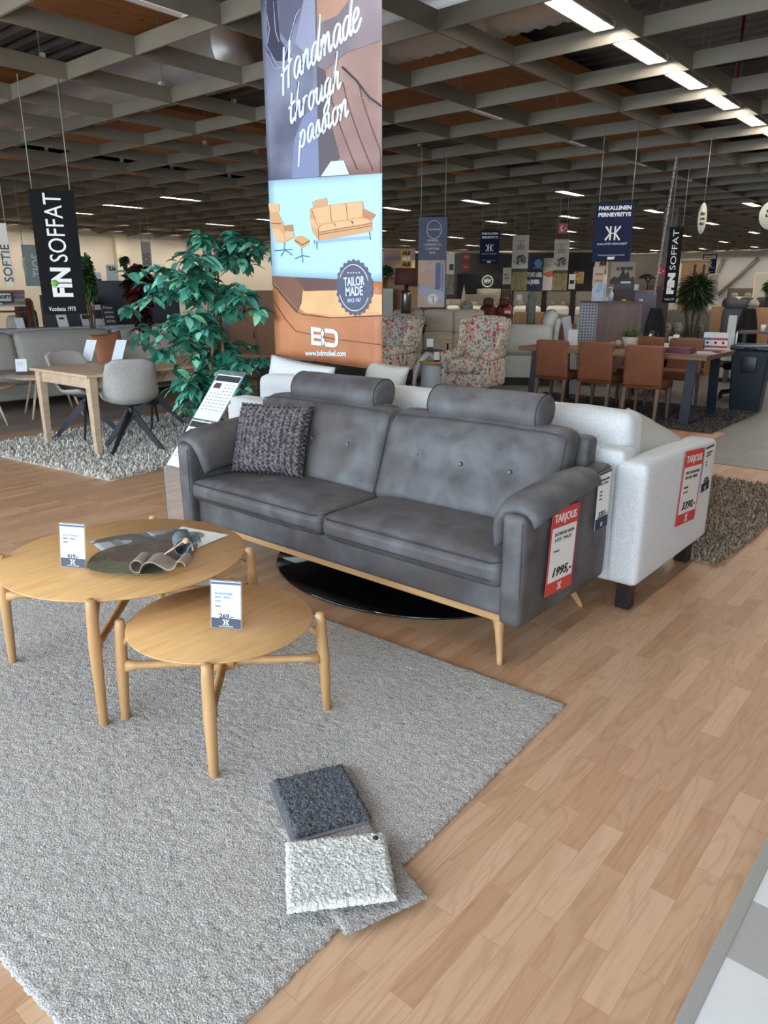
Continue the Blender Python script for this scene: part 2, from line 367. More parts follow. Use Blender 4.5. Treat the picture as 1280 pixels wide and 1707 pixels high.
for r in range(10):
    x = -3.12-r*2.42
    for k in range(-5, 31):
        y = 6.045+1.204*k; d_ = math.hypot(x, y)
        if y < -2 or y > 42: continue
        if 1 <= r < 9 and (k % 2): continue
        if r in (1, 3) and 5.0 < y < 7.2: continue
        if 1 <= r < 8 and d_ > 17 and k % 4: continue
        ang = math.degrees(math.atan2(-x, y))
        if ang < 5 and y > 8: continue
        if r == 0 and y < 5 and k % 2: continue
        kind = 0 if r == 0 or r >= 8 else (1 if d_ > 17 else 2)
        z = 3.59 if kind == 0 else 3.665 if kind == 1 else 3.61
        if r == 0 and k >= 0: lab, grp = 'lit strip lamp in the bright row at the right of the ceiling', 'bright lamp row at the right'
        elif r == 0: lab, grp = 'strip lamp of the bright row nearest the camera', 'bright lamp row above the camera'
        elif kind == 2: lab, grp = 'unlit strip lamp with a grey reflector in the near part of the ceiling', 'unlit strip lamps overhead'
        elif r <= 3: lab, grp = 'strip lamp hung in the ceiling grid above the middle of the store', 'strip lamps over the middle'
        else: lab, grp = 'distant strip lamp in the ceiling grid at the left of the store', 'strip lamps over the left'
        if kind in protos: o = protos.pop(kind); o.location = (x, y, z); o['label'] = lab; o['group'] = grp
        else: o = dup({0: L0, 1: L1, 2: L2}[kind], (x, y, z), 0, lab, grp)
        nl += 1
for x in (-0.7,):
    for k in range(0, 5): dup(L0, (x, 2.4+1.2*k*2, 3.59), 0, 'strip lamp added at the right for more light, outside the picture', 'added strip lamps outside the picture')  # unseen extra row, added only for the light it gives the store
for k in range(20): dup(L0, (-24+1.4*k, 42.3, 3.59), PI/2, 'strip lamp added along the far wall to brighten it', 'added strip lamps along the far wall')  # added row that brightens the grey far wall

# ------------------------------------------------------------------ foreground: rugs
def pile_mat(name, c1, c2, scale=260, bump=0.9, bs=150, rough=0.95, c3=None):
    m = mat(name, c1, c2, scale=scale, rough=rough, detail=2, lo=0.36, hi=0.64, bump=bump, bscale=bs, bdist=0.012, sheen=0.25, spec=0.1)
    nt = m.node_tree; N = nt.nodes; b = N['Principled BSDF']; src = b.inputs['Base Color'].links[0].from_socket
    tc = N.new('ShaderNodeTexCoord'); n = N.new('ShaderNodeTexNoise'); n.inputs['Scale'].default_value = 5; n.inputs['Detail'].default_value = 4; L(nt, tc.outputs['Object'], n.inputs['Vector'])
    g = N.new('ShaderNodeMix'); g.data_type = 'RGBA'; g.blend_type = 'MULTIPLY'; g.inputs[7].default_value = (0.88, 0.88, 0.88, 1)
    L(nt, n.outputs[0], g.inputs[0]); L(nt, src, g.inputs[6]); L(nt, g.outputs[2], b.inputs['Base Color'])
    return m
def pile(name, w, h, z, t, cell, amp, m, label, loc, rz, cat='rug', fringe=0.0, parent=None, skew=0.0, seed=1, bend=0.0):
    """a pile carpet: slab whose top is a fine jittered height field; local origin at its centre"""
    rng = np.random.RandomState(seed); nx = max(2, int(w/cell)); ny = max(2, int(h/cell))
    xs = np.linspace(-w/2, w/2, nx+1); ys = np.linspace(-h/2, h/2, ny+1)
    X, Y = np.meshgrid(xs, ys, indexing='ij')
    jx = (rng.rand(nx+1, ny+1)-0.5)*cell*0.7; jy = (rng.rand(nx+1, ny+1)-0.5)*cell*0.7
    Z = t+(rng.rand(nx+1, ny+1)-0.5)*2*amp
    edge = np.minimum(np.minimum(X+w/2, w/2-X), np.minimum(Y+h/2, h/2-Y)); Z -= np.clip(1-edge/(t*0.9+1e-6), 0, 1)**2*t*0.45
    if bend: Z += bend*np.cos(X/w*2.2)*np.clip(-Y/h, 0, 1)
    e = (edge < 1e-6); X2 = X+jx+skew*Y; Y2 = Y+jy
    X2 = np.where(e, X2+(rng.rand(nx+1, ny+1)-0.5)*fringe, X2); Y2 = np.where(e, Y2+(rng.rand(nx+1, ny+1)-0.5)*fringe, Y2)
    top = np.stack([X2, Y2, Z], -1).reshape(-1, 3); vs = top.tolist(); W_ = ny+1
    I, J = np.meshgrid(np.arange(nx), np.arange(ny), indexing='ij'); a = (I*W_+J).ravel()
    fs = np.stack([a, a+W_, a+W_+1, a+1], -1).tolist()
    ring = [i*W_ for i in range(nx+1)]+[nx*W_+j for j in range(1, ny+1)]+[i*W_+ny for i in range(nx-1, -1, -1)]+[j for j in range(ny-1, 0, -1)]
    b0 = len(vs); vs += [(vs[r][0], vs[r][1], 0.001) for r in ring]; k = len(ring)
    fs += [(ring[i], b0+i, b0+(i+1) % k, ring[(i+1) % k]) for i in range(k)]
    me = bpy.data.meshes.new(name); me.from_pydata(vs, [], fs); me.polygons.foreach_set('use_smooth', [True]*len(fs)); me.materials.append(m); me.update()
    o = bpy.data.objects.new(name, me); COL.objects.link(o); o.location = loc; o.rotation_euler = (0, 0, rz)
    if parent: o.parent = parent
    else: tag(o, label, cat)
    return o
m = pile_mat('silver_pile', srgb(156, 149, 143), srgb(228, 222, 216), scale=260, bs=190)
pile('pile_rug', 2.9, 1.84, 0, 0.014, 0.0075, 0.0024, m, 'large silver grey pile rug under the two oak coffee tables', (-2.46, 1.33, 0.0), math.radians(2.0), fringe=0.006)

def slab_of(corners): # centre, size, rotation from 4 corners
    c = [Vector((*q, 0)) for q in corners]; ctr = sum(c, Vector())/4; a = (c[1]-c[0]+c[2]-c[3])/2; b = (c[3]-c[0]+c[2]-c[1])/2
    return ctr, a.length, b.length, math.atan2(a.y, a.x)
ctr, w, h, rz = slab_of([(-1.517, 1.263), (-1.282, 1.137), (-1.173, 1.339), (-1.414, 1.468)])
z0 = 0.016
# light grey sample under all
pile('carpet_sample', 0.235, 0.42, 0, 0.010, 0.006, 0.0012, pile_mat('ash_pile', srgb(150, 140, 134), srgb(196, 190, 186)),
     'grey beige carpet sample sticking out under the white sample', (-1.12, 1.185, z0), rz+0.14+PI/2, 'carpet sample', fringe=0.004, seed=5)
t_ = pile('carpet_sample', w, h, 0, 0.013, 0.005, 0.0035, pile_mat('charcoal_pile', srgb(34, 38, 48), srgb(120, 124, 134), scale=230),
     'dark charcoal carpet sample lying on the silver rug above the white sample', (ctr.x, ctr.y, z0+0.0125), rz, 'carpet sample', fringe=0.004, seed=3)
part('backing', MB().box(-w/2-0.0, w/2+0.012, -h/2-0.014, h/2-0.012, -0.003, 0.0015), mat('felt_backing', srgb(120, 118, 120), srgb(140, 138, 142), scale=300, rough=0.9), t_)
ctr, w, h, rz = slab_of([(-1.268, 1.089), (-1.104, 0.942), (-0.916, 1.143), (-1.104, 1.311)])
t_ = pile('carpet_sample', w, h, 0, 0.017, 0.005, 0.0022, pile_mat('cream_loop', srgb(214, 212, 206), srgb(246, 245, 240), scale=150, bs=130),
     'cream white loop carpet sample with a metal eyelet, front of the sample stack', (ctr.x, ctr.y, z0+0.0255), rz, 'carpet sample', fringe=0.003, seed=4)
part('eyelet', MB().lathe([(0.0035, 0.018), (0.0055, 0.021), (0.0075, 0.021), (0.008, 0.018)], 16, T(-w/2+0.030, h/2-0.030, 0)), mat('gunmetal', srgb(80, 80, 84), rough=0.3, metal=0.9), t_, label='dark metal eyelet in the corner')
part('backing', MB().box(-w/2+0.004, w/2-0.004, -h/2+0.004, h/2-0.004, -0.002, 0.002), plain(110, 120, 132, 0.9), t_)

# woven rug at the right edge of the picture
def checker_rug_mat():
    m, nt, b = NT('woven_check'); N = nt.nodes
    tc = N.new('ShaderNodeTexCoord'); mp = N.new('ShaderNodeMapping'); mp.inputs['Location'].default_value = (0.0, 0.045, 0); L(nt, tc.outputs['Object'], mp.inputs[0])
    ck = N.new('ShaderNodeTexChecker'); ck.inputs['Scale'].default_value = 4.6; ck.inputs['Color1'].default_value = (*srgb(178, 172, 168), 1); ck.inputs['Color2'].default_value = (*srgb(228, 226, 224), 1)
    L(nt, mp.outputs[0], ck.inputs[0])
    vo = N.new('ShaderNodeTexVoronoi'); vo.inputs['Scale'].default_value = 115; vo.inputs['Randomness'].default_value = 0.25; L(nt, tc.outputs['Object'], vo.inputs['Vector'])
    r = N.new('ShaderNodeMapRange'); r.inputs[1].default_value = 0.25; r.inputs[2].default_value = 0.05; L(nt, vo.outputs['Distance'], r.inputs[0])
    g = N.new('ShaderNodeMix'); g.data_type = 'RGBA'; g.blend_type = 'MULTIPLY'; g.inputs[7].default_value = (0.62, 0.62, 0.62, 1); L(nt, r.outputs[0], g.inputs[0]); L(nt, ck.outputs[0], g.inputs[6])
    L(nt, g.outputs[2], b.inputs['Base Color']); b.inputs['Roughness'].default_value = 0.95
    bp = N.new('ShaderNodeBump'); bp.inputs['Strength'].default_value = 0.8; bp.inputs['Distance'].default_value = 0.004; bp.invert = True; L(nt, r.outputs[0], bp.inputs['Height']); L(nt, bp.outputs[0], b.inputs['Normal'])
    return m
t = thing('woven_rug', 'flat woven light grey checked rug with grey binding at the right edge', 'rug', (-0.295, 0.5, 0), math.radians(-0.6))
part('field', MB().box(0.03, 1.6, -0.2, 2.4, 0.0, 0.007), checker_rug_mat(), t)
part('binding', MB().rbox(0.0, 0.034, -0.2, 2.4, 0.0, 0.010, 0.004, 30), mat('binding_tape', srgb(158, 155, 148), srgb(170, 167, 160), scale=400, rough=0.8), t, label='plain grey binding tape along the edge')

# black oval glass plate lying under the sofa
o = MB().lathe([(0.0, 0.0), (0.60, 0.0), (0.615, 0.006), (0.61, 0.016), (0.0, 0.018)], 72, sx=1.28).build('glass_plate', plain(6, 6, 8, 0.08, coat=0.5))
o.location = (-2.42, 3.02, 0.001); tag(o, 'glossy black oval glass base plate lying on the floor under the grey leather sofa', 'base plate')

# ------------------------------------------------------------------ grey leather sofa
def leather_mat(name, c1, c2, c3):
    m = mat(name, c1, c2, scale=7, rough=0.55, detail=8, dist=0.4, lo=0.3, hi=0.7, bump=0.10, bscale=900, bdist=0.002, spec=0.4)
    nt = m.node_tree; N = nt.nodes; b = N['Principled BSDF']; src = b.inputs['Base Color'].links[0].from_socket
    tc = N.new('ShaderNodeTexCoord'); n = N.new('ShaderNodeTexNoise'); n.inputs['Scale'].default_value = 2.2; n.inputs['Detail'].default_value = 6; n.inputs['Distortion'].default_value = 0.8; L(nt, tc.outputs['Object'], n.inputs['Vector'])
    r = N.new('ShaderNodeMapRange'); r.inputs[1].default_value = 0.45; r.inputs[2].default_value = 0.72
    g = N.new('ShaderNodeMix'); g.data_type = 'RGBA'; g.inputs[7].default_value = (*c3, 1)
    L(nt, n.outputs[0], r.inputs[0]); L(nt, r.outputs[0], g.inputs[0]); L(nt, src, g.inputs[6]); L(nt, g.outputs[2], b.inputs['Base Color'])
    return m
lea = leather_mat('grey_nubuck', srgb(70, 68, 70), srgb(104, 103, 106), srgb(77, 70, 67))
seam_m = plain(52, 52, 56, 0.6); oak = wood('oak_x', srgb(202, 160, 110), srgb(182, 138, 90), 'x'); oakz = wood('oak_z', srgb(202, 160, 110), srgb(180, 136, 90), 'z', ring=26)
sofa = thing('leather_sofa', 'grey leather three seater sofa with oak legs and two round headrests', 'sofa', (-2.43, 2.8, 0))
OX, OY = 2.43, -2.8
def sm(mb): # shift world-designed geometry into the sofa's own frame
    mb.v = [(x+OX, y+OY, z) for x, y, z in mb.v]; return mb
XL, XR = -3.56, -1.30
part('base', sm(MB().rbox(XL+0.09, XR-0.09, 2.435, 3.15, 0.205, 0.37, 0.02, 20)), lea, sofa)
part('plinth_rail', sm(MB().box(XL+0.11, XR-0.13, 2.46, 2.50, 0.168, 0.207).box(XL+0.11, XR-0.13, 3.05, 3.09, 0.168, 0.207)), oak, sofa, 0.003)
def wedge_z(x, y, z): return (x, y, z)
def crumple(a, s, sd=0.0):
    def f(x, y, z):
        n = mnoise.noise_vector(Vector((x*s+sd, y*s, z*s))); return (x+n.x*a, y+n.y*a, z+n.z*a)
    return f
for i, (a, b) in enumerate(((XL+0.10, -2.418), (-2.412, XR-0.10))):
    c = part('seat_cushion', sm(MB().rbox(a, b, 2.385, 2.98, 0.345, 0.468, 0.045, 16, puff=(0.0, 0.012, 0.032), fn=crumple(0.007, 4, i*9))), lea, sofa)
    ins = 0.016
    for zz in (0.452, 0.376):
        part('seam', sm(MB().tube([(a+0.02, 2.60, zz+0.006), (a+ins-0.006, 2.43, zz), (a+0.05, 2.379, zz), ((a+b)/2, 2.369, zz+0.004), (b-0.05, 2.379, zz), (b-ins+0.006, 2.43, zz), (b-0.02, 2.6, zz+0.006)], 0.0028, 6)), seam_m, c)
# back frame behind the cushions
part('back_frame', sm(MB().rbox(XL+0.10, XR-0.085, 3.05, 3.155, 0.3, 0.865, 0.03, 16, fn=lambda x, y, z: (x, y+max(0, z-0.4)*0.08, z))), lea, sofa)
for i, (a, b) in enumerate(((XL+0.085, -2.440), (-2.458, XR-0.125))):
    def f(x, y, z, i=i, a=a, b=b):
        u = (x-a)/(b-a); v = (z-0.45)/0.45
        y2 = y + v*0.16
        for bu in (0.24, 0.5, 0.76):
            d2 = ((u-bu)*(b-a))**2+((z-0.70)*1.0)**2
            if y < 2.98: y2 += 0.026*math.exp(-d2/0.0028)
        n = mnoise.noise_vector(Vector((x*5+i*7, y*5, z*5))); n2 = mnoise.noise_vector(Vector((x*14, y*14, z*14+i)))
        return (x+n.x*0.006, y2+n.y*0.010+n2.y*0.003, z+n.z*0.008-0.016*abs(2*u-1)**4)
    c = part('back_cushion', sm(MB().rbox(a, b, 2.80, 2.97, 0.45, 0.905, 0.055, 30, puff=(0.0, 0.035, 0.014), fn=f)), lea, sofa)
    for bu in (0.24, 0.5, 0.76):
        x = a+bu*(b-a); part('button', sm(MB().lathe([(0.0, -0.006), (0.012, -0.003), (0.009, 0.004), (0.0, 0.006)], 12, T(x, 2.873 if bu == 0.5 else 2.881, 0.70, rx=PI/2))), mat('button_leather', srgb(108, 108, 112), rough=0.4), c)
    pts = []
    for k in range(21):
        u = k/20; x = a+0.03+(b-a-0.06)*u; p = f(x, 2.81, 0.893); pts.append((p[0], p[1]-0.001, p[2]))
    lft = [f(a+0.016, 2.815, 0.47+0.41*k/8) for k in range(9)]; rgt = [f(b-0.016, 2.815, 0.88-0.41*k/8) for k in range(9)]
    part('seam', sm(MB().tube(lft+pts+rgt, 0.003, 6)), seam_m, c)
for i, (a, b) in enumerate(((-3.26, -2.58), (-2.25, -1.60))):
    le = b-a; rr_ = 0.086
    pr = [(0.0, 0.0), (rr_*0.55, 0.001), (rr_*0.86, 0.007), (rr_*0.97, 0.02), (rr_, 0.05)]+[(rr_*(1.0+0.012*math.sin(k*1.3)), 0.05+(le-0.1)*k/8) for k in range(1, 8)]+[(rr_, le-0.05), (rr_*0.97, le-0.02), (rr_*0.86, le-0.007), (rr_*0.55, le-0.001), (0.0, le)]
    HM = Matrix.Translation((a, 3.085, 0.955)) @ Matrix(((0, 0, 1, 0), (1.12, 0, 0.0, 0), (0.12, 1.0, 0, 0), (0, 0, 0, 1)))
    c = part('headrest', sm(MB().lathe(pr, 32, HM)), lea, sofa)
    for xx in (0.018, le-0.018):
        part('seam', sm(MB().tube([HM @ Vector((rr_*0.975*math.cos(t), rr_*0.975*math.sin(t), xx)) for t in [2*PI*k/28 for k in range(28)]], 0.0028, 6, closed=True)), seam_m, c)
    part('headrest_bracket', sm(MB().box(a+0.2, a+0.23, 3.10, 3.115, 0.8, 0.93).box(b-0.23, b-0.2, 3.10, 3.115, 0.8, 0.93)), mat('steel', srgb(150, 150, 152), rough=0.3, metal=0.9), c)
for sgn, xa, xb in ((-1, XL, XL+0.105), (1, XR-0.105, XR)):
    def f(x, y, z):
        s = (y-2.38)/0.8; zz = z
        if z > 0.5: zz = z + 0.075*max(0, min(1, (s-0.55)/0.35))**1.0 
        xo = 0.004*math.sin(y*7)+0.003*mnoise.noise(Vector((x*4, y*5, z*5)))
        return (x+xo, y+(0.02 if False else 0), zz)
    arm = part('armrest', sm(MB().rbox(xa, xb, 2.385, 3.175, 0.198, 0.672, 0.026, 22, puff=(0.004, 0.004, 0.0), fn=f)), lea, sofa)
    for xx in (xa+0.012, xb-0.012):
        part('seam', sm(MB().tube([f(xx, 2.394, 0.21), f(xx, 2.389, 0.45), f(xx, 2.39, 0.64), f(xx, 2.405, 0.664), f(xx, 2.5, 0.669), f(xx, 2.8, 0.669), f(xx, 3.0, 0.669), f(xx, 3.13, 0.669)], 0.003, 6)), seam_m, arm)
    # soft pad folded over the arm: inner flap hangs lower than the outer flap
    cxm = (xa+xb)/2
    prof = [(-0.115, 0.520), (-0.108, 0.575), (-0.095, 0.64), (-0.06, 0.690), (0.0, 0.708), (0.045, 0.700), (0.072, 0.672), (0.078, 0.645)]
    def pf(u):
        q = u*(len(prof)-1); i = min(int(q), len(prof)-2); t = q-i; a_, b_ = prof[i], prof[i+1]
        return (a_[0]+(b_[0]-a_[0])*t, a_[1]+(b_[1]-a_[1])*t)
    def fn(u, v, sgn=sgn, cxm=cxm):
        x, z = pf(u); y = 2.415+0.56*v+(0.035*(1-u)**2 if v < 0.5 else 0)
        z += 0.045*v*(0.3+u*0.7) - 0.02*(1-v)**6
        y -= 0.02*math.sin(PI*u)*(1-v)
        return (cxm+sgn*x, y, z)
    def thk(u, v): e = max(0.0, 1-abs(2*u-1)**6)*max(0.0, 1-abs(2*v-1)**8); return 0.012+0.062*e**0.5
    pad = part('arm_pad', sm(MB().sheet(fn if sgn > 0 else (lambda u, v, fn=fn: fn(u, 1-v)), 26, 26, thk)), lea, sofa)
    for off in (0.0, 0.014):
        part('seam', sm(MB().tube([Vector(fn(0.97-off*2, v/14))+Vector((sgn*(0.024-off*0.3), 0, 0.012+off*0.6)) for v in range(1, 14)], 0.0026, 6)), seam_m, pad)
for (x, y, dx, dy) in ((-1.40, 2.415, -0.075, 0.10), (-1.405, 3.19, -0.07, -0.10), (XL+0.10, 2.415, 0.075, 0.10), (XL+0.10, 3.19, 0.07, -0.10)):
    part('leg', sm(MB().tube([(x, y, 0.0), (x+dx*0.06, y+dy*0.06, 0.012), (x+dx*0.6, y+dy*0.6, 0.11), (x+dx, y+dy, 0.168), (x+dx*1.1, y+dy*1.1, 0.205)], [0.011, 0.0135, 0.019, 0.030, 0.034], 14)), oakz, sofa)

# price cards taped to the sofa arm (facing +X)
FX = Matrix.Rotation(PI/2, 4, 'Z') @ VERT        # lettering standing in the YZ plane, facing +X, reading along +Y
def sale_card(x, y0, y1, z0, z1, label, price, lines, tilt=0.0, small=False, name='price_card'):
    w = y1-y0; h = z1-z0; t = thing(name, label, 'price card', (x, (y0+y1)/2, (z0+z1)/2))
    t.rotation_euler = (tilt, 0, 0)
    base = red_tag if not small else navy
    part('card', quad(MB(), FX, -w/2, w/2, -h/2, h/2, 0.001, 0.002), base if not small else plain(210, 215, 220, 0.3), t)
    bd = w*0.05
    if not small:
        part('sheet', quad(MB(), FX, -w/2+bd, w/2-bd, -h/2+h*0.15, h/2-h*0.22, 0.003, 0.0006), white, t)
        text('heading', 'TARJOUS', white, t, FX @ T(0, h/2-h*0.12, 0.0032), h*0.13, w*0.82, bold=0.001)
    else:
        part('sheet', quad(MB(), FX, -w/2+bd, w/2-bd, -h/2+h*0.2, h/2-h*0.03, 0.003, 0.0006), white, t)
        part('footer', quad(MB(), FX, -w/2, w/2, -h/2, -h/2+h*0.2, 0.003, 0.0006), navy, t)
        part('header', quad(MB(), FX, -w/2, w/2, h/2-h*0.04, h/2, 0.0035, 0.0006), black, t)
    yy = h/2-h*0.30 if not small else h/2-h*0.14
    for i, ln in enumerate(lines):
        text('lettering', ln, black, t, FX @ T(-w*0.36, yy-i*h*0.065, 0.0042), h*(0.055 if i < 2 else 0.035), w*(0.72-0.1*i if i < 2 else 0.22), align='LEFT')
    text('price', price, black, t, FX @ T(w*0.02, -h/2+h*0.25, 0.0042), h*0.14, w*0.72, shear=0.25, bold=h*0.004)
    logo_hk(t, white, FX @ T(0, -h/2+h*0.075, 0.0042), w*0.16)
    return t
sale_card(XR+0.014, 2.56, 2.80, 0.285, 0.655, 'red TARJOUS price card reading 1995 on the grey leather sofa arm', '1995,-', ['EASTWOOD SOHVA', '3-IST. MAXI', '', 'TW631'], tilt=math.radians(-4))
sale_card(XR+0.014, 2.985, 3.115, 0.47, 0.735, 'small white price card at the rear end of the grey leather sofa arm', '3751,-', ['EASTWOOD SOHVA', '3-IST. MAXI', '', 'TW631', 'TW632', 'TW633'], small=True)

# chunky knitted cushion on the left seat
def knit_mat():
    m, nt, b = NT('chunky_knit'); N = nt.nodes
    tc = N.new('ShaderNodeTexCoord'); n = N.new('ShaderNodeTexNoise'); n.inputs['Scale'].default_value = 60; n.inputs['Detail'].default_value = 4; L(nt, tc.outputs['Object'], n.inputs['Vector'])
    r = N.new('ShaderNodeMapRange'); r.inputs[1].default_value = 0.42; r.inputs[2].default_value = 0.66; L(nt, n.outputs[0], r.inputs[0])
    g = N.new('ShaderNodeMix'); g.data_type = 'RGBA'; g.inputs[6].default_value = (*srgb(62, 56, 60), 1); g.inputs[7].default_value = (*srgb(128, 120, 122), 1); L(nt, r.outputs[0], g.inputs[0]); L(nt, g.outputs[2], b.inputs['Base Color'])
    b.inputs['Roughness'].default_value = 0.9
    return m
def knit_cushion(w, h, th):
    mb = MB(); nx, nz = 13, 17
    def P(u, v, side):
        bul = (max(0, 1-abs(2*u-1)**2.6)*max(0, 1-abs(2*v-1)**2.6))**0.5
        k = 1-0.05*math.sin(PI*u)*0 ; xx = (u-0.5)*w*(1-0.05*math.sin(PI*v)); zz = (v-0.5)*h*(1-0.05*math.sin(PI*u))
        return Vector((xx, side*(0.008+th/2*bul), zz))
    mb.sheet(lambda u, v: P(u, v, -1), 16, 16, 0.01); mb.sheet(lambda u, v: P(u, v, 1), 16, 16, 0.01)
    for side in (-1, 1):
        for r in range(nz):
            for c in range(nx):
                u = (c+0.5)/nx; v = (r+0.5)/nz; du = 0.62/nx; dv = 0.30/nz
                for s in (-1, 1):      # each stitch: a little arch leaning one way
                    pts = []
                    for k in range(5):
                        q = k/4; uu = u+du*(q-0.5)*1.35; vv = v+(dv*1.9)*(q-0.5)*s+(dv if s > 0 else -dv)*0.75
                        p = P(min(1, max(0, uu)), min(1, max(0, vv)), side); p.y += side*0.0085*math.sin(PI*q); pts.append(p)
                    mb.tube(pts, [0.0035, 0.0062, 0.0070, 0.0062, 0.0035], 5)
    for k in range(60): # edge stitches
        a = k/60*4; e = int(a); q = a-e; uv = [(q, 0), (1, q), (1-q, 1), (0, 1-q)][e]; p = P(*uv, 0)
        mb.tube([p+Vector((0, -0.014, 0)), p*1.02, p+Vector((0, 0.014, 0))], [0.004, 0.008, 0.004], 5)
    return mb
kc = knit_cushion(0.47, 0.40, 0.13).build('knitted_cushion', knit_mat())
kc.location = (-3.17, 2.76, 0.685); kc.rotation_euler = (math.radians(-22), math.radians(-2), math.radians(14)); tag(kc, 'chunky knitted dark grey cushion leaning on the left end of the grey leather sofa', 'cushion')

# ------------------------------------------------------------------ coffee tables
topm = wood('oak_top', srgb(214, 170, 114), srgb(196, 148, 94), 'y', ring=34, rough=0.42)
def coffee_table(label, cx, cy, R, zt, foot, rz):
    t = thing('coffee_table', label, 'coffee table', (cx, cy, 0.013), rz)
    zt -= 0.013
    part('tabletop', MB().lathe([(0.0, zt-0.018), (R-0.045, zt-0.018), (R-0.012, zt-0.012), (R, zt-0.003), (R-0.002, zt), (0.0, zt)], 96), topm, t)
    mb = MB()
    zs = zt-0.165
    for k in (0, 1):
        a = PI/4+k*PI/2; d = Vector((math.cos(a), math.sin(a), 0)); r0 = foot*1.414
        mb.tube([(-d*(r0-0.012)+Vector((0, 0, zs))), (-d*(r0-0.05)+Vector((0, 0, zs-0.002))), Vector((0, 0, zs)), (d*(r0-0.05)+Vector((0, 0, zs-0.002))), (d*(r0-0.012)+Vector((0, 0, zs)))], [0.024, 0.0145, 0.0165, 0.0145, 0.024], 14)
    part('cross_stretcher', mb, oak, t)
    part('cross_joint', MB().rbox(-0.042, 0.042, -0.042, 0.042, zs-0.02, zs+0.02, 0.012, 3, M=T(rz=PI/4)), oakz, t)
    for k in range(4):
        a = PI/4+k*PI/2; d = Vector((math.cos(a), math.sin(a), 0)); r0 = foot*1.414
        mb = MB().tube([d*(r0+0.012), d*(r0+0.012)+Vector((0, 0, 0.003)), d*(r0+0.004)+Vector((0, 0, zs)), d*(r0-0.004)+Vector((0, 0, zt-0.03)), d*(r0-0.006)+Vector((0, 0, zt+0.004)), d*(r0-0.006)+Vector((0, 0, zt+0.012))],
                       [0.0125, 0.0155, 0.0215, 0.019, 0.0175, 0.012], 18)
        mb.tube([d*(r0-0.008)+Vector((0, 0, zt-0.075)), d*(r0-0.045)+Vector((0, 0, zt-0.045)), d*(r0-0.08)+Vector((0, 0, zt-0.022))], [0.017, 0.013, 0.011], 10)
        part('leg', mb, oakz, t)
    return t
coffee_table('large round oak coffee table with leather samples on top, left of the smaller table', -2.60, 1.465, 0.475, 0.48, 0.352, 0.0)
coffee_table('small round oak coffee table standing in front of the larger one on the silver rug', -1.962, 1.437, 0.322, 0.392, 0.250, 0.0)

# acrylic price stands
acr = glass('acrylic', alpha=0.05)
def price_stand(loc, rz, label, w, h, lines, price):
    t = thing('price_stand', label, 'price stand', loc, rz); lean = T(rx=math.radians(-8)) @ VERT
    part('acrylic_holder', MB().box(-w/2-0.004, w/2+0.004, 0.0, h+0.004, -0.0025, -0.0013, lean).box(-w/2-0.004, w/2+0.004, 0.0, h+0.004, 0.0012, 0.0024, lean).box(-w/2-0.004, w/2+0.004, -0.0, 0.055, 0.0, 0.002), acr, t)
    part('sheet', MB().box(-w/2, w/2, 0.003, h, -0.001, 0.001, lean), plain(196, 210, 224, 0.5), t)
    part('footer', MB().box(-w/2, w/2, 0.003, h*0.22, 0.001, 0.0016, lean), plain(18, 34, 66), t, label='dark blue band along the foot of the sheet')
    part('header', MB().box(-w/2, w/2, h*0.94, h*0.985, 0.001, 0.0016, lean), plain(44, 66, 108), t)
    for i, ln in enumerate(lines):
        text('lettering', ln, black, t, lean @ T(-w*0.38, h*(0.74-0.075*i if i < 2 else 0.80-0.11*i), 0.0014), h*(0.062 if i < 2 else 0.042), w*(0.6 if i < 1 else 0.5 if i < 2 else 0.2), align='LEFT', extr=0.0003)
    text('price', price, black, t, lean @ T(0, h*0.26, 0.0013), h*0.13, w*0.48, bold=0.0009, extr=0.0003)
    logo_hk(t, white, lean @ T(0, h*0.135, 0.0018), w*0.24)
    text('lettering', 'KALUSTE HEINOSET', white, t, lean @ T(0, h*0.045, 0.0018), h*0.035, w*0.5, extr=0.0003)
    return t
price_stand((-1.885, 1.40, 0.393), math.radians(30), 'acrylic price stand reading 269 on the small oak coffee table', 0.105, 0.165, ['HOLTON SP PYÖREÄ', '54CM , 140578', 'ØX45H', 'TAMMI/MUSTA'], '269,-')
price_stand((-2.61, 1.245, 0.481), math.radians(27), 'acrylic price stand reading 419 on the large oak coffee table', 0.105, 0.170, ['HOLTON SP', '80KM , 140568', 'TAMMI/MUSTA'], '419,-')

# ------------------------------------------------------------------ things lying on the large coffee table
ZT = 0.482
def mag_mat():
    m, nt, b = NT('magazine_print'); N = nt.nodes
    tc = N.new('ShaderNodeTexCoord'); v = N.new('ShaderNodeTexVoronoi'); v.inputs['Scale'].default_value = 9; v.distance = 'CHEBYCHEV'; L(nt, tc.outputs['Object'], v.inputs['Vector'])
    r = N.new('ShaderNodeValToRGB'); L(nt, v.outputs['Color'], r.inputs[0]); e = r.color_ramp.elements
    e[0].color = (*srgb(110, 108, 110), 1); e[1].color = (*srgb(238, 238, 240), 1); x = e.new(0.45); x.color = (*srgb(178, 178, 182), 1); r.color_ramp.interpolation = 'CONSTANT'
    L(nt, r.outputs[0], b.inputs['Base Color']); b.inputs['Roughness'].default_value = 0.3; return m
def leafy(pts, z, t=0.0015, bump=0.0):
    c = sum((Vector(p) for p in pts), Vector((0, 0)))/len(pts) if False else None
    return MB().prism(pts, z, z+t)
t = thing('magazine', 'open interior magazine with grey room photographs on the large coffee table', 'magazine', (-2.65, 1.60, ZT))
def rel(o, pts): return [(p[0]-o[0], p[1]-o[1]) for p in pts]
oq = (-2.65, 1.60)
left_pg = rel(oq, [(-2.836, 1.437), (-2.63, 1.40), (-2.52, 1.60), (-2.745, 1.65)])
right_pg = rel(oq, [(-2.745, 1.65), (-2.52, 1.60), (-2.44, 1.70), (-2.66, 1.80)])
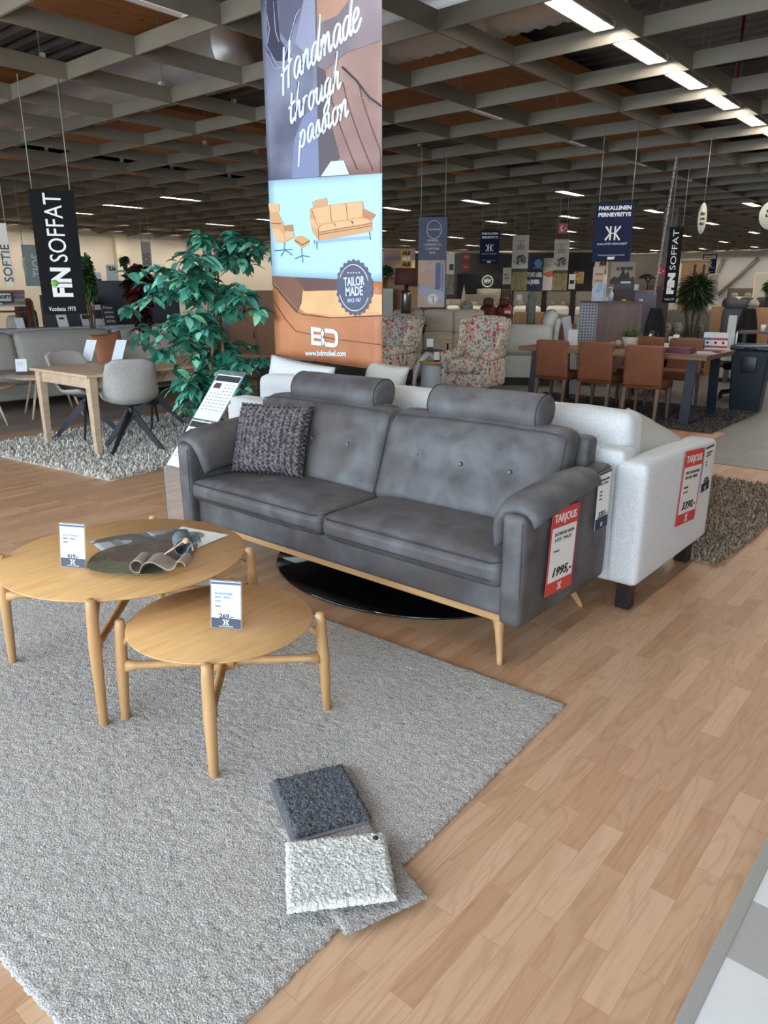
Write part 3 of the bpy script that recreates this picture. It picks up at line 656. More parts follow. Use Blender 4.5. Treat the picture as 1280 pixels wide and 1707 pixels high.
def page(mb, q, z0, z1):
    A, B, C_, D = [Vector((*p, 0)) for p in q]
    mb.sheet(lambda u, v: (A.lerp(B, u)).lerp(D.lerp(C_, u), v)+Vector((0, 0, z0+(z1-z0)*v+0.006*math.sin(PI*v))), 4, 10, 0.003)
mm = mag_mat()
mb = MB(); page(mb, left_pg, 0.003, 0.010); part('left_page', mb, mm, t)
mb = MB(); page(mb, right_pg, 0.010, 0.004); part('right_page', mb, mm, t)
part('picture', MB().prism([(-0.10, -0.12), (-0.03, -0.135), (-0.01, -0.10), (-0.08, -0.085)], 0.0125, 0.0132), plain(128, 138, 136), t, label='small grey green photograph')
part('picture', MB().prism([(0.0, 0.03), (0.10, 0.0), (0.13, 0.06), (0.03, 0.09)], 0.0150, 0.0158), plain(96, 94, 98), t, label='dark photograph of a sofa')
t = thing('brochure', 'white brochure with a grey circle on its cover on the large coffee table', 'brochure', (-2.53, 1.72, ZT))
oq = (-2.53, 1.72)
pp = rel(oq, [(-2.56, 1.63), (-2.425, 1.60), (-2.47, 1.862), (-2.70, 1.815)])
pp = [(-0.10, -0.10), (0.085, -0.13), (0.11, 0.10), (-0.13, 0.10)]
part('cover', MB().prism([(-0.09, -0.10), (0.11, -0.07), (0.07, 0.15), (-0.18, 0.09)], 0.0, 0.005), white, t, 0.001)
part('printed_circle', MB().lathe([(0.0, 0.0052), (0.062, 0.0052), (0.062, 0.0058), (0.0, 0.0058)], 40, T(-0.04, 0.03, 0)), plain(186, 178, 170), t, label='grey beige printed circle')
def swatch(name, label, pts, z, m, dz=0.0):
    n = 28; ctr = Vector((sum(p[0] for p in pts)/len(pts), sum(p[1] for p in pts)/len(pts)))
    P = [Vector(p) for p in pts]; out = []                       # closed Catmull-Rom outline
    k = len(P)
    for i in range(k):
        p0, p1, p2, p3 = P[i-1], P[i], P[(i+1) % k], P[(i+2) % k]
        for s_ in range(5):
            q = s_/5; out.append(0.5*((2*p1)+(p2-p0)*q+(2*p0-5*p1+4*p2-p3)*q*q+(-p0+3*p1-3*p2+p3)*q**3))
    mb = MB().prism([(p.x-ctr.x, p.y-ctr.y) for p in out], 0, 0.0022); o = mb.build(name, m, None, 0.0006); o.location = (ctr.x, ctr.y, z); return tag(o, label, 'leather sample', 'leather samples')
lm = lambda n, a, b_: mat(n, srgb(*a), srgb(*b_), scale=14, rough=0.75, detail=6, bump=0.15, bscale=700, bdist=0.001)
swatch('leather_sample', 'olive green leather sample lying flat on the large coffee table', [(-2.517, 1.256), (-2.63, 1.34), (-2.66, 1.45), (-2.60, 1.52), (-2.46, 1.50), (-2.30, 1.44), (-2.27, 1.39), (-2.33, 1.33), (-2.42, 1.27)], ZT+0.0165, lm('olive_suede', (86, 86, 66), (108, 106, 84)))
swatch('leather_sample', 'brown leather sample lying flat over the olive one', [(-2.56, 1.36), (-2.61, 1.46), (-2.60, 1.58), (-2.52, 1.68), (-2.42, 1.68), (-2.34, 1.60), (-2.30, 1.52), (-2.38, 1.42), (-2.47, 1.36)], ZT+0.020, lm('brown_suede', (88, 72, 66), (108, 90, 82)))
def rolled(label, loc, rz, m, w, r1, curls):
    t = thing('leather_sample', label, 'leather sample', loc, rz, None)
    pts = []
    for (cx_, cz, r_, a0, a1) in curls:
        for k in range(10): a = a0+(a1-a0)*k/9; pts.append((cx_+r_*math.cos(a), cz+r_*math.sin(a)))
    def fn(u, v):
        q = u*(len(pts)-1); i = min(int(q), len(pts)-2); f_ = q-i; x = pts[i][0]+(pts[i+1][0]-pts[i][0])*f_; z = pts[i][1]+(pts[i+1][1]-pts[i][1])*f_
        ww = w*(1-0.25*abs(u-0.5)); return (x, (v-0.5)*ww, max(0.001, z))
    part('hide', MB().sheet(fn, 40, 8, 0.0024), m, t); return t
rolled('taupe leather sample rolled into a wave on the large coffee table', (-2.29, 1.425, ZT+0.021), math.radians(38), lm('taupe_suede', (146, 136, 124), (166, 156, 142)), 0.11, 0.03,
       [(-0.075, 0.025, 0.025, math.radians(20), math.radians(300)), (-0.02, 0.0, 0.045, math.radians(160), math.radians(70)), (0.045, 0.045, 0.03, math.radians(250), math.radians(330)), (0.085, 0.028, 0.02, math.radians(120), math.radians(0))])
b_ = rolled('blue grey leather sample rolled into a cone on top of the taupe one', (-2.33, 1.55, ZT+0.045), math.radians(60), lm('blue_suede', (88, 104, 112), (110, 126, 132)), 0.12, 0.03,
       [(0.0, 0.036, 0.033, math.radians(-40), math.radians(250)), (0.06, 0.0, 0.05, math.radians(170), math.radians(80))])
cd = part('cord', MB().tube([(-0.13, 0.0, -0.005), (-0.10, -0.05, 0.0), (-0.04, -0.055, 0.035), (0.0, -0.05, 0.06), (0.03, -0.045, 0.05), (0.035, -0.06, 0.02)], [0.003, 0.003, 0.0035, 0.0038, 0.0035, 0.003], 8), plain(214, 176, 152, 0.7), b_, label='pale pink leather cord')
part('knot', MB().lathe([(0.004, -0.008), (0.011, -0.006), (0.012, 0.006), (0.004, 0.008)], 12, T(0.01, -0.05, 0.06, rx=1.2)), plain(220, 180, 156, 0.7), cd)

# ------------------------------------------------------------------ white fabric sofa behind the grey one
wf = mat('white_boucle', srgb(206, 208, 210), srgb(226, 227, 228), scale=130, rough=0.9, bump=0.35, bscale=220, bdist=0.003, sheen=0.3)
ws = thing('fabric_sofa', 'white fabric sofa standing back to back with the grey leather sofa', 'sofa', (-2.53, 3.75, 0))
def wm(mb): mb.v = [(x+2.53, y-3.75, z) for x, y, z in mb.v]; return mb
part('base', wm(MB().rbox(-4.05, -1.29, 3.24, 4.20, 0.145, 0.43, 0.02, 10)), wf, ws)
part('back_frame', wm(MB().rbox(-4.16, -1.285, 3.245, 3.40, 0.145, 0.79, 0.025, 12)), wf, ws)
for (a, b) in ((-4.18, -4.03), (-1.325, -1.165)):
    part('armrest', wm(MB().rbox(a, b, 3.235, 4.27, 0.145, 0.735, 0.03, 14, puff=(0.004, 0.004, 0.006), fn=lambda x, y, z: (x, y, z-(0.03*(y-3.6) if z > 0.5 else 0)))), wf, ws)
part('seam', wm(MB().tube([(-1.30, 3.242, 0.16), (-1.30, 3.240, 0.70)], 0.003, 6)), plain(176, 180, 186), ws)
for i, (a, b) in enumerate(((-4.02, -3.12), (-3.12, -2.22), (-2.22, -1.325))):
    part('back_cushion', wm(MB().rbox(a, b, 3.39, 3.58, 0.46, 0.935, 0.05, 12, puff=(0, 0.02, 0.012), fn=crumple(0.008, 4, 20+i))), wf, ws)
    part('seat_cushion', wm(MB().rbox(a, b, 3.56, 4.24, 0.42, 0.52, 0.035, 10, puff=(0, 0, 0.02))), wf, ws)
for (x, y) in ((-1.245, 3.33), (-1.25, 4.18), (-4.1, 3.33), (-4.1, 4.18)):
    part('leg', wm(MB().box(x-0.035, x+0.035, y-0.035, y+0.035, 0.0, 0.15)), plain(30, 26, 26, 0.35), ws, 0.003)
def scatter_cushion(label, loc, rot, w, h, t, m, name='scatter_cushion', ear=0.06):
    mb = MB()
    for side in (-1, 1):
        def fn(u, v, side=side):
            bul = (max(0, 1-abs(2*u-1)**2.2)*max(0, 1-abs(2*v-1)**2.2))**0.55
            return ((u-0.5)*w*(1-ear*math.sin(PI*v)), side*(0.003+t/2*bul)+0.004*mnoise.noise(Vector((u*6, v*6, side))), (v-0.5)*h*(1-ear*math.sin(PI*u)))
        mb.sheet(fn if side < 0 else (lambda u, v, fn=fn: fn(1-u, v)), 16, 16, 0.004)
    o = mb.build(name, m); o.location = loc; o.rotation_euler = rot; return tag(o, label, 'cushion')
grey_lin = mat('grey_linen', srgb(176, 174, 168), srgb(192, 190, 184), scale=200, rough=0.9, bump=0.3, bscale=400, bdist=0.002)
scatter_cushion('light grey scatter cushion leaning against the right arm of the white sofa', (-1.49, 3.88, 0.735), (math.radians(-68), math.radians(-6), math.radians(78)), 0.50, 0.46, 0.15, grey_lin)
scatter_cushion('pale grey cushion standing up on the white sofa behind the left grey headrest', (-3.35, 3.95, 0.80), (math.radians(-14), math.radians(4), math.radians(-14)), 0.46, 0.46, 0.15, grey_lin)
scatter_cushion('soft white cushion lying at the left end of the white sofa', (-3.86, 3.62, 0.79), (math.radians(-10), math.radians(5), math.radians(2)), 0.62, 0.48, 0.20, wf, ear=0.03)
sale_card(-1.158, 3.70, 4.00, 0.33, 0.72, 'red TARJOUS price card reading 3390 on the end of the white fabric sofa', '3390,-', ['GENTTI KULMASOHVA,', 'OTM - VE KÄLY - DIVITON', '', 'KANGAS SOHVA', 'CAFE 107'], tilt=math.radians(-5))
sale_card(-1.158, 4.035, 4.17, 0.45, 0.70, 'small white price card beside the red card on the end of the white sofa', '4728,-', ['KULMASOHVA', 'OTM-VE KÄLY', '', 'KANGAS', 'CAFE'], small=True)
# brown shag rug
def shag(name, w, h, n, ln, m, label, loc, rz, seed=2, wd=0.006, z=0.0):
    rng = random.Random(seed); mb = MB(); mb.box(-w/2+0.02, w/2-0.02, -h/2+0.02, h/2-0.02, 0.0, 0.01)
    for i in range(n):
        x = (rng.random()-0.5)*w; y = (rng.random()-0.5)*h; a = rng.random()*2*PI; l_ = ln*(0.6+0.8*rng.random()); lean = 0.3+0.9*rng.random()
        dx, dy = math.cos(a), math.sin(a); zz = l_*math.cos(lean); r_ = l_*math.sin(lean)
        px, py = -dy*wd, dx*wd
        mb.add([(x-px, y-py, 0.006), (x+px, y+py, 0.006), (x+dx*r_*0.6+px*0.8, y+dy*r_*0.6+py*0.8, zz*0.8+0.004), (x+dx*r_*0.6-px*0.8, y+dy*r_*0.6-py*0.8, zz*0.8+0.004), (x+dx*r_, y+dy*r_, zz+0.006)], [(0, 1, 2, 3), (3, 2, 4)])
    o = mb.build(name, m); o.location = loc; o.rotation_euler = (0, 0, rz); return tag(o, label, 'rug')
shag('shag_rug', 2.6, 2.1, 30000, 0.04, mat('taupe_shag', srgb(118, 100, 84), srgb(186, 170, 150), scale=70, rough=0.9), 'brown shag rug on the floor beyond the right end of the white sofa', (-2.33, 5.27, 0.0), math.radians(-1))

# sprig in a low pot beyond the white sofa
def leaf(mb, base, d, ln, wd, up=Vector((0, 0, 1)), droop=0.3, fold=0.15, seg=5):
    d = d.normalized(); side = d.cross(up)
    if side.length < 1e-3: side = Vector((1, 0, 0))
    side.normalize(); nn = side.cross(d); vs = []; fs = []
    for i in range(seg+1):
        t = i/seg; w = wd*math.sin(PI*min(1, t*0.92+0.04))**0.8*(1-0.35*t); c = base+d*ln*t-Vector((0, 0, 1))*droop*ln*t*t
        if i == seg: w = 0.0005
        vs += [c-side*w+nn*w*fold*2, c, c+side*w+nn*w*fold*2]
    for i in range(seg):
        a = i*3; fs += [(a, a+3, a+4, a+1), (a+1, a+4, a+5, a+2)]
    mb.add(vs, fs, True)
lf_m = mat('leaf_green', srgb(46, 92, 50), srgb(88, 140, 72), scale=14, rough=0.4)
pot = thing('potted_sprig', 'green leafy sprig in a white pot on the low table beyond the white sofa', 'plant', (-2.02, 5.05, 0.43))
part('pot', MB().lathe([(0.03, 0), (0.05, 0.05), (0.04, 0.10), (0.035, 0.10), (0.045, 0.05), (0.0, 0.02)], 20), white, pot)
mb = MB(); rr = random.Random(5)
for i in range(26):
    a = rr.random()*2*PI; e = 0.2+rr.random()*0.9; leaf(mb, Vector((0, 0, 0.10+0.08*rr.random()))+Vector((math.cos(a), math.sin(a), 0))*0.04*rr.random(), Vector((math.cos(a)*math.cos(e), math.sin(a)*math.cos(e), math.sin(e))), 0.10, 0.022, droop=0.4)
part('foliage', mb, lf_m, pot)
t = thing('low_table', 'low oak table beyond the white sofa, mostly hidden', 'coffee table', (-2.2, 5.1, 0.011))
part('tabletop', MB().lathe([(0, 0.39), (0.33, 0.39), (0.35, 0.40), (0.35, 0.415), (0, 0.415)], 40), topm, t)
for k in range(3): a = k*2.1; part('leg', MB().tube([(0.3*math.cos(a), 0.3*math.sin(a), 0), (0.2*math.cos(a), 0.2*math.sin(a), 0.395)], [0.012, 0.02], 10), oakz, t)

# ------------------------------------------------------------------ leaflet stand left of the sofa
t = thing('leaflet_stand', 'tilted acrylic leaflet stand with price lists at the left end of the grey sofa', 'leaflet stand', (-3.83, 2.6, 0))
pA = Vector((0, -0.04, 0.44)); pB = Vector((0, 0.42, 0.99)); dv = (pB-pA)
SL = Matrix(((1, 0, 0, 0), (0, dv.normalized().y, -dv.normalized().z, pA.y), (0, dv.normalized().z, dv.normalized().y, pA.z), (0, 0, 0, 1)))
LN = dv.length
part('acrylic_panel', MB().box(-0.135, 0.135, 0, LN+0.02, -0.004, -0.0005, SL).box(-0.135, 0.135, -0.045, -0.041, 0.0, 0.44).box(-0.135, 0.135, -0.045, 0.36, 0.0, 0.004), glass('acrylic_clear', alpha=0.07), t)
part('acrylic_edge', MB().box(-0.137, -0.133, -0.047, -0.039, 0.0, 0.44).box(0.133, 0.137, -0.047, -0.039, 0.0, 0.44), plain(196, 204, 208, 0.2, alpha=0.6), t)
for k in range(2):
    y0 = LN*(0.02+0.49*k); y1 = y0+LN*0.47
    sh_ = part('price_list', MB().box(-0.125, 0.125, y0, y1, 0.0, 0.0012, SL), plain(226, 236, 242, 0.35), t)
    part('list_heading', MB().box(-0.12, 0.12, y1-0.05, y1-0.008, 0.0014, 0.002, SL), plain(52, 52, 56), sh_)
    part('sofa_picture', MB().box(-0.10, -0.03, y1-0.105, y1-0.075, 0.0014, 0.002, SL).box(-0.095, -0.035, y1-0.08, y1-0.065, 0.0014, 0.002, SL), plain(84, 66, 60), sh_)
    mb = MB()
    for r in range(9):
        for c in range(6):
            if r < 3 and c < 3: continue
            x = -0.10+c*0.036; mb.box(x, x+0.022, y1-0.075-r*0.024, y1-0.07-r*0.024, 0.0014, 0.0018, SL)
    part('printed_rows', mb, plain(120, 124, 130), sh_)

# ------------------------------------------------------------------ artificial fig tree
def fig(label, loc, H, crown, nleaf, lsz, mats, seed, name='ficus_tree', trunks=3, z0=0.45, prof=None, wdk=0.36):
    rr = random.Random(seed); t = thing(name, label, 'plant', loc)
    tips = []; tb = MB(); bb = MB()
    for k in range(trunks):
        a = k*2*PI/trunks+0.4; pts = []
        for i in range(9):
            s_ = i/8; pts.append(Vector((0.05*math.cos(a+s_*5), 0.05*math.sin(a+s_*5), 0.12+s_*(H*0.80)))+Vector((0.01*math.sin(s_*9+k), 0.012*math.cos(s_*7+k), 0)))
        tb.tube(pts, [0.017-0.0012*i for i in range(9)], 8)
        for s_ in range(int(50/trunks)+2):
            q = 0.22+0.78*((s_+rr.random())/(int(50/trunks)+2)); idx = min(7, int(q*8)); p = pts[idx].lerp(pts[idx+1], q*8-idx) if q < 1 else pts[8]
            an = rr.random()*2*PI; h_ = p.z/H; R_ = crown*(prof(h_) if prof else math.sin(PI*min(1, max(0.05, (h_-0.15)/0.9)))**0.6)*(0.65+0.45*rr.random())
            d = Vector((math.cos(an), math.sin(an), 0.25+0.5*rr.random())); e1 = p+d*R_*0.55; e2 = p+Vector((d.x, d.y, 0.15))*R_
            br = [p, p.lerp(e1, 0.5)+Vector((0, 0, 0.03)), e1, e2]; bb.tube(br, [0.006, 0.005, 0.004, 0.002], 5, caps=False)
            tips.append((br, R_))
    part('trunk', tb, mat('fig_bark', srgb(150, 116, 88), srgb(110, 82, 60), scale=30, stretch=(1, 1, 0.2), rough=0.8), t); part('branches', bb, plain(70, 62, 44), t)
    ms = [MB() for _ in mats]
    for i in range(nleaf):
        br, R_ = rr.choice(tips); q = 0.25+0.85*rr.random(); 
        if q > 1: q = 1.0
        k = min(2, int(q*3)); p = br[k].lerp(br[k+1], q*3-k); an = rr.random()*2*PI
        d = Vector((math.cos(an), math.sin(an), -0.5+0.9*rr.random())); l_ = lsz*(0.7+0.6*rr.random())
        k = min(len(mats)-1, int(rr.random()**1.5*len(mats))); p = p+d*0.02*rr.random()
        leaf(ms[k], p, d, l_, l_*wdk, Vector((rr.random()-0.5, rr.random()-0.5, 1)), droop=0.45, fold=0.12, seg=5)
    for k, mb in enumerate(ms): part('foliage', mb, mats[k], t)
    if z0 is not None: part('pot', MB().lathe([(0.12, 0), (0.15, 0.02), (0.17, 0.2), (0.165, 0.22), (0.15, 0.2), (0.0, 0.18)], 28), plain(60, 50, 44), t)
    return t
def leafmat(name, a, b_, rough=0.28):
    m = mat(name, srgb(*a), srgb(*b_), scale=10, rough=rough, detail=3, spec=0.6); return m
fm = [leafmat('fig_leaf_dark', (36, 96, 80), (54, 124, 104)), leafmat('fig_leaf_mid', (66, 148, 130), (92, 172, 150)), leafmat('fig_leaf_highlight', (140, 214, 204), (130, 200, 140))]  # lightest leaves have the bluish daylight highlights put into their colour
ft = fig('tall artificial fig tree with blue green leaves left of the big hanging banner', (-5.16, 3.92, 0), 2.14, 0.66, 1500, 0.115, fm, 11, trunks=3)

# ------------------------------------------------------------------ the big hanging banner
BX0, BX1, BY, BZ0, BZ1 = -4.500, -3.385, 4.0, 0.99, 3.44
bn = thing('hanging_banner', 'tall hanging banner reading Handmade through passion above the white sofa', 'banner', ((BX0+BX1)/2, BY, 0)); HWB = (BX1-BX0)/2
SHR = -0.05
def B(x, z, off=0.0): return (x, off, z+SHR*(x/(2*HWB)))
def bpanel(name, x0, x1, z0, z1, m, off, nx=14, nz=10, label=None, par=None):
    mb = MB().sheet(lambda u, v: B(x0+(x1-x0)*u, z0+(z1-z0)*v, off), nx, nz, 0.0016); return part(name, mb, m, par or bn, label=label)
def bpoly(name, pts, m, off=-0.003, par=None, label=None, close=True):
    vs = [B(x, z, off) for x, z in pts]; vs += [(x, y-0.0012, z) for x, y, z in vs]; n = len(pts)
    mb = MB(); mb.add(vs, [tuple(range(n)), tuple(reversed(range(n, 2*n)))]+[(i, i+n, (i+1) % n+n, (i+1) % n) for i in range(n)]); return part(name, mb, m, par or bn, label=label)
photo_grey = mat('print_slate', srgb(84, 86, 104), srgb(142, 146, 168), scale=1.6, rough=0.5, detail=3)
photo_tan = mat('print_rose_leather', srgb(140, 112, 106), srgb(158, 128, 120), scale=3, rough=0.5, bump=0.1, bscale=60)
photo_mauve = mat('print_mauve', srgb(118, 108, 116), srgb(138, 126, 134), scale=2, rough=0.5)
sky_blue = plain(178, 214, 238, 0.5); 
orange_l = mat('print_tan_leather', srgb(196, 132, 88), srgb(174, 108, 70), scale=2.2, rough=0.5)
tan2 = mat('print_pale_tan', srgb(230, 184, 132), srgb(214, 162, 110), scale=3, rough=0.5); brn = plain(122, 82, 62, 0.5)
up = bpanel('upper_picture', -HWB, -0.02, 2.265, BZ1, photo_grey, 0.0, label='slate grey photograph of a sewing machine')
up2 = bpanel('upper_picture', -0.02, HWB, 2.265, BZ1, photo_tan, 0.0, label='rose brown photograph of stitched leather')
bpoly('leather_edge', [(0.0, 3.44), (0.36, 3.44), (0.30, 3.30), (0.18, 3.22), (0.0, 3.20)], plain(176, 136, 118, 0.5), par=up2)
bpoly('mauve_hide', [(0.0, 3.20), (0.18, 3.22), (0.30, 3.30), (0.36, 3.44), (HWB, 3.44), (HWB, 3.03), (0.26, 3.00), (0.06, 2.92), (0.0, 2.95)], photo_mauve, par=up2)
bpoly('dark_gap', [(-0.015, 2.95), (0.06, 2.92), (0.10, 2.60), (0.18, 2.38), (0.02, 2.27), (-0.018, 2.27)], plain(92, 84, 92, 0.5), par=up2)
bpoly('white_hide', [(0.0, 2.27), (0.27, 2.27), (0.22, 2.36), (0.10, 2.36)], plain(206, 220, 240, 0.5), par=up2, off=-0.005)
mb = MB(); 
for i in range(40):
    if i % 3 == 2: continue
    q = i/40; x = 0.07+q*0.48; z = 2.93-0.30*q-0.06*math.sin(PI*q)*0; p = B(x, z, -0.006); p2 = B(x+0.009, z-0.006, -0.006); mb.tube([p, p2], 0.0016, 4)
part('stitching', mb, plain(222, 206, 196), up2)
for dx in (0.02, 0.16, 0.30):
    part('quilt_line', MB().tube([B(min(HWB-0.01, 0.06+dx+0.26*q), 2.85-0.10*dx-0.55*q**0.8-0.0, -0.004) for q in [k/10 for k in range(11)]], 0.0035, 5), plain(112, 84, 80), up2)
part('welt', MB().tube([B(0.22, 2.92, -0.005), B(0.34, 2.83, -0.005), B(0.45, 2.72, -0.005), B(HWB-0.004, 2.66, -0.005)], 0.006, 6), plain(52, 52, 66), up2)
sw = plain(60, 60, 78, 0.5); lt_ = plain(172, 176, 200, 0.5)
bpoly('machine_foot', [(-0.49, 3.44), (-0.40, 3.44), (-0.37, 3.16), (-0.28, 3.06), (-0.30, 3.03), (-0.40, 3.02), (-0.50, 3.10)], sw, par=up)
bpoly('machine_plate', [(-0.36, 3.44), (-0.12, 3.44), (-0.16, 3.30), (-0.30, 3.14), (-0.38, 3.22)], plain(98, 98, 118, 0.5), par=up)
for pts in ([(-0.52, 3.16), (-0.42, 3.03), (-0.34, 3.02), (-0.20, 3.28), (-0.16, 3.31)], [(-0.53, 3.13), (-0.43, 2.99), (-0.33, 2.985), (-0.24, 3.10)], [(-0.42, 3.40), (-0.41, 3.22), (-0.38, 3.15)], [(-0.50, 3.36), (-0.47, 3.24), (-0.50, 3.15)]):
    part('machine_rod', MB().tube([B(x, z, -0.006) for x, z in pts], 0.004, 5), lt_, up)
bpoly('pale_cloth', [(-0.30, 2.27), (-0.02, 2.27), (-0.02, 2.72), (-0.16, 2.66), (-0.26, 2.52)], plain(126, 134, 168, 0.5), off=-0.002, par=up)
bpoly('lighter_patch', [(-0.02, 3.44), (-0.10, 3.42), (-0.22, 3.12), (-0.10, 3.02), (-0.02, 3.0)], plain(150, 152, 176, 0.5), off=-0.002, par=up)
mid = bpanel('middle_picture', -HWB, HWB, 1.587, 2.265, sky_blue, 0.0, label='pale blue picture with a tan armchair, footstool and sofa')
low = bpanel('lower_picture', -HWB, HWB, BZ0, 1.587, orange_l, 0.0, label='close picture of tan stitched leather')
bpoly('dark_hide', [(-HWB, 1.587), (-0.30, 1.587), (-0.22, 1.50), (-0.24, 1.40), (-0.30, 1.32), (-HWB, 1.52)], brn, par=low, off=-0.002)
bpoly('shadow_fold', [(-0.30, 1.587), (0.15, 1.587), (0.12, 1.51), (-0.05, 1.50), (-0.20, 1.49)], plain(98, 68, 62, 0.5), par=low, off=-0.002)
bpoly('pale_hide', [(-0.22, 1.49), (0.12, 1.51), (HWB, 1.50), (HWB, 1.37), (0.1, 1.32), (-0.20, 1.335), (-0.26, 1.36)], tan2, par=low, off=-0.002)
for z0_, c_ in ((1.325, plain(112, 66, 44)),):
    part('fold_line', MB().tube([B(-HWB+0.02, 1.52, -0.004), B(-0.42, 1.43, -0.004), B(-0.29, 1.335, -0.004), B(-0.22, 1.318, -0.004), B(0.05, 1.315, -0.004), B(HWB-0.01, 1.36, -0.004)], 0.0035, 5), c_, low)
part('fold_line', MB().tube([B(-HWB+0.01, 1.40, -0.004), B(-0.42, 1.27, -0.004), B(-0.31, 1.19, -0.004), B(0.1, 1.165, -0.004), B(HWB-0.01, 1.165, -0.004)], 0.0035, 5), plain(126, 78, 54), low)
mb = MB()
for off in (0.018, -0.022):
    for i in range(64):
        q = i/64; x = -HWB+0.03+q*(2*HWB-0.05)
        z = (1.52-(x+HWB-0.02)*0.72) if x < -0.29 else (1.318+0.05*max(0, (x-0.05)/0.5)); p = B(x, z+off, -0.005); p2 = B(x+0.006, z+off-0.008, -0.005); mb.tube([p, p2], 0.0022, 4)
part('stitching', mb, plain(236, 196, 150), low)
# printed sofa
S_t = plain(206, 158, 112, 0.5); S_d = plain(178, 128, 86, 0.5); S_l = plain(220, 176, 132, 0.5); S_s = plain(120, 82, 52, 0.5); S_leg = plain(72, 92, 140, 0.5)
def mp_(pts, s=1.0, ox=0.0, oz=0.0): return [(ox+x*s, oz+z*s) for x, z in pts]
# crop pixel (of the middle picture) -> banner coordinates
def cb(x, y): return (-HWB+(x-100)/(1075-100)*2*HWB+0.0, 2.265-((y-(60-0.052*(x-80)))/870.0)*0.678)
def pic(name, pts, m, off=-0.003, label=None, par=mid): return bpoly(name, [cb(x, y) for x, y in pts], m, off, par, label)
pic('printed_shadow', [(540, 600), (990, 530), (960, 510), (560, 560)], plain(150, 180, 214, 0.5), -0.002)
pic('printed_sofa', [(485, 300), (520, 280), (660, 262), (790, 244), (925, 226), (940, 290), (1030, 335), (1000, 380), (1000, 470), (555, 575), (500, 500), (480, 400)], S_t, -0.003)
pic('printed_headrest', [(522, 228), (632, 205), (636, 262), (528, 282)], S_t, -0.005)
for pts in ([(500, 305), (658, 270), (668, 405), (540, 430)], [(664, 268), (792, 250), (802, 380), (674, 400)], [(798, 248), (920, 232), (930, 352), (808, 378)]): pic('printed_cushion', pts, S_l, -0.0045)
for pts in ([(560, 460), (610, 430), (700, 420), (715, 465), (600, 495), (565, 490)], [(690, 420), (740, 400), (850, 395), (855, 430), (720, 462)], [(830, 392), (880, 372), (975, 375), (985, 402), (865, 435)]): pic('printed_seat', pts, S_l, -0.0055)
pic('printed_arm', [(485, 380), (560, 400), (572, 455), (520, 470), (490, 430)], S_l, -0.0058)
pic('printed_arm', [(930, 290), (1032, 335), (990, 375), (925, 360)], S_d, -0.0058)
for pts in ([(510, 240), (520, 285)], [(661, 268), (671, 402)], [(795, 250), (806, 380)], [(500, 305), (545, 432), (570, 460)], [(560, 520), (1000, 425)], [(562, 500), (1000, 405)], [(555, 575), (555, 470)]):
    part('printed_line', MB().tube([(lambda p: B(p[0], p[1], -0.0075))(cb(x, y)) for x, y in pts], 0.0016, 4), S_s, mid)
for pts in ([(538, 575), (538, 645)], [(518, 570), (516, 600)], [(980, 475), (988, 540)]): part('printed_leg', MB().tube([(lambda p: B(p[0], p[1], -0.0075))(cb(x, y)) for x, y in pts], 0.003, 4), S_leg, mid)
# printed armchair and stool
pic('printed_chair', [(95, 262), (205, 262), (205, 300), (185, 340), (235, 440), (240, 505), (330, 520), (325, 560), (240, 610), (160, 612), (125, 520), (120, 470), (104, 345)], S_t, -0.003)
pic('printed_headrest', [(98, 264), (206, 262), (200, 330), (108, 345)], S_l, -0.0045)
pic('printed_chair_arm', [(240, 455), (320, 442), (328, 505), (245, 505)], S_d, -0.0045)
pic('printed_chair_seat', [(245, 520), (325, 510), (332, 550), (255, 585)], S_l, -0.0050)
pic('printed_chair_arm', [(124, 490), (190, 486), (240, 540), (245, 600), (165, 610), (135, 560)], S_l, -0.0050)
pic('printed_stool', [(332, 560), (395, 535), (472, 572), (470, 605), (405, 650), (335, 600)], S_t, -0.003)
for pts in ([(238, 610), (236, 680)], [(140, 690), (312, 665)], [(200, 735), (240, 675), (310, 718)], [(398, 650), (402, 718)], [(335, 750), (400, 716), (470, 720)], [(402, 718), (408, 775)], [(120, 440), (215, 440)], [(335, 580), (405, 620), (470, 580)]):
    part('printed_base', MB().tube([(lambda p: B(p[0], p[1], -0.0075))(cb(x, y)) for x, y in pts], 0.0028, 4), S_leg if pts[0][1] > 600 else S_s, mid)
# round seal
def seal(cx, cz, rx, rz_):
    pts = []
    for k in range(96):
        a = 2*PI*k/96; f = 1.0+(0.035 if k % 4 in (0, 1) else -0.03); pts.append((cx+rx*f*math.cos(a), cz+rz_*f*math.sin(a)))
    s_ = bpoly('seal', pts, plain(78, 84, 108, 0.5), -0.007, bn, label='dark scalloped seal reading TAILOR MADE')
    for a0, a1 in ((20, 160), (200, 340)):
        part('seal_ring', MB().tube([B(cx+rx*0.84*math.cos(math.radians(a)), cz+rz_*0.84*math.sin(math.radians(a)), -0.010) for a in range(a0, a1, 6)], 0.004, 5), plain(226, 214, 204), s_)
    for k in range(5): part('star', MB().lathe([(0, -0.001), (0.0065, -0.001), (0.0065, 0.001), (0, 0.001)], 5, T(cx+(k-2)*0.026, -0.0105, cz+rz_*0.55-SHR*0+SHR*cx/(2*HWB), rx=PI/2)), white, s_)
    wt = plain(222, 236, 248)
    for body, dz, sz, w_ in (('TAILOR', 0.22, 0.085, 1.15), ('MADE', -0.14, 0.085, 0.95), ('SINCE 1967', -0.46, 0.036, 0.75)):
        text('seal_lettering', body, wt, s_, T(cx, -0.0095, cz+rz_*dz+SHR*cx/(2*HWB)) @ Matrix.Rotation(SHR/(2*HWB), 4, 'Y') @ VERT, sz, rx*w_, bold=0.0015 if sz > 0.05 else 0)
seal(0.305, 1.535, 0.172, 0.185)
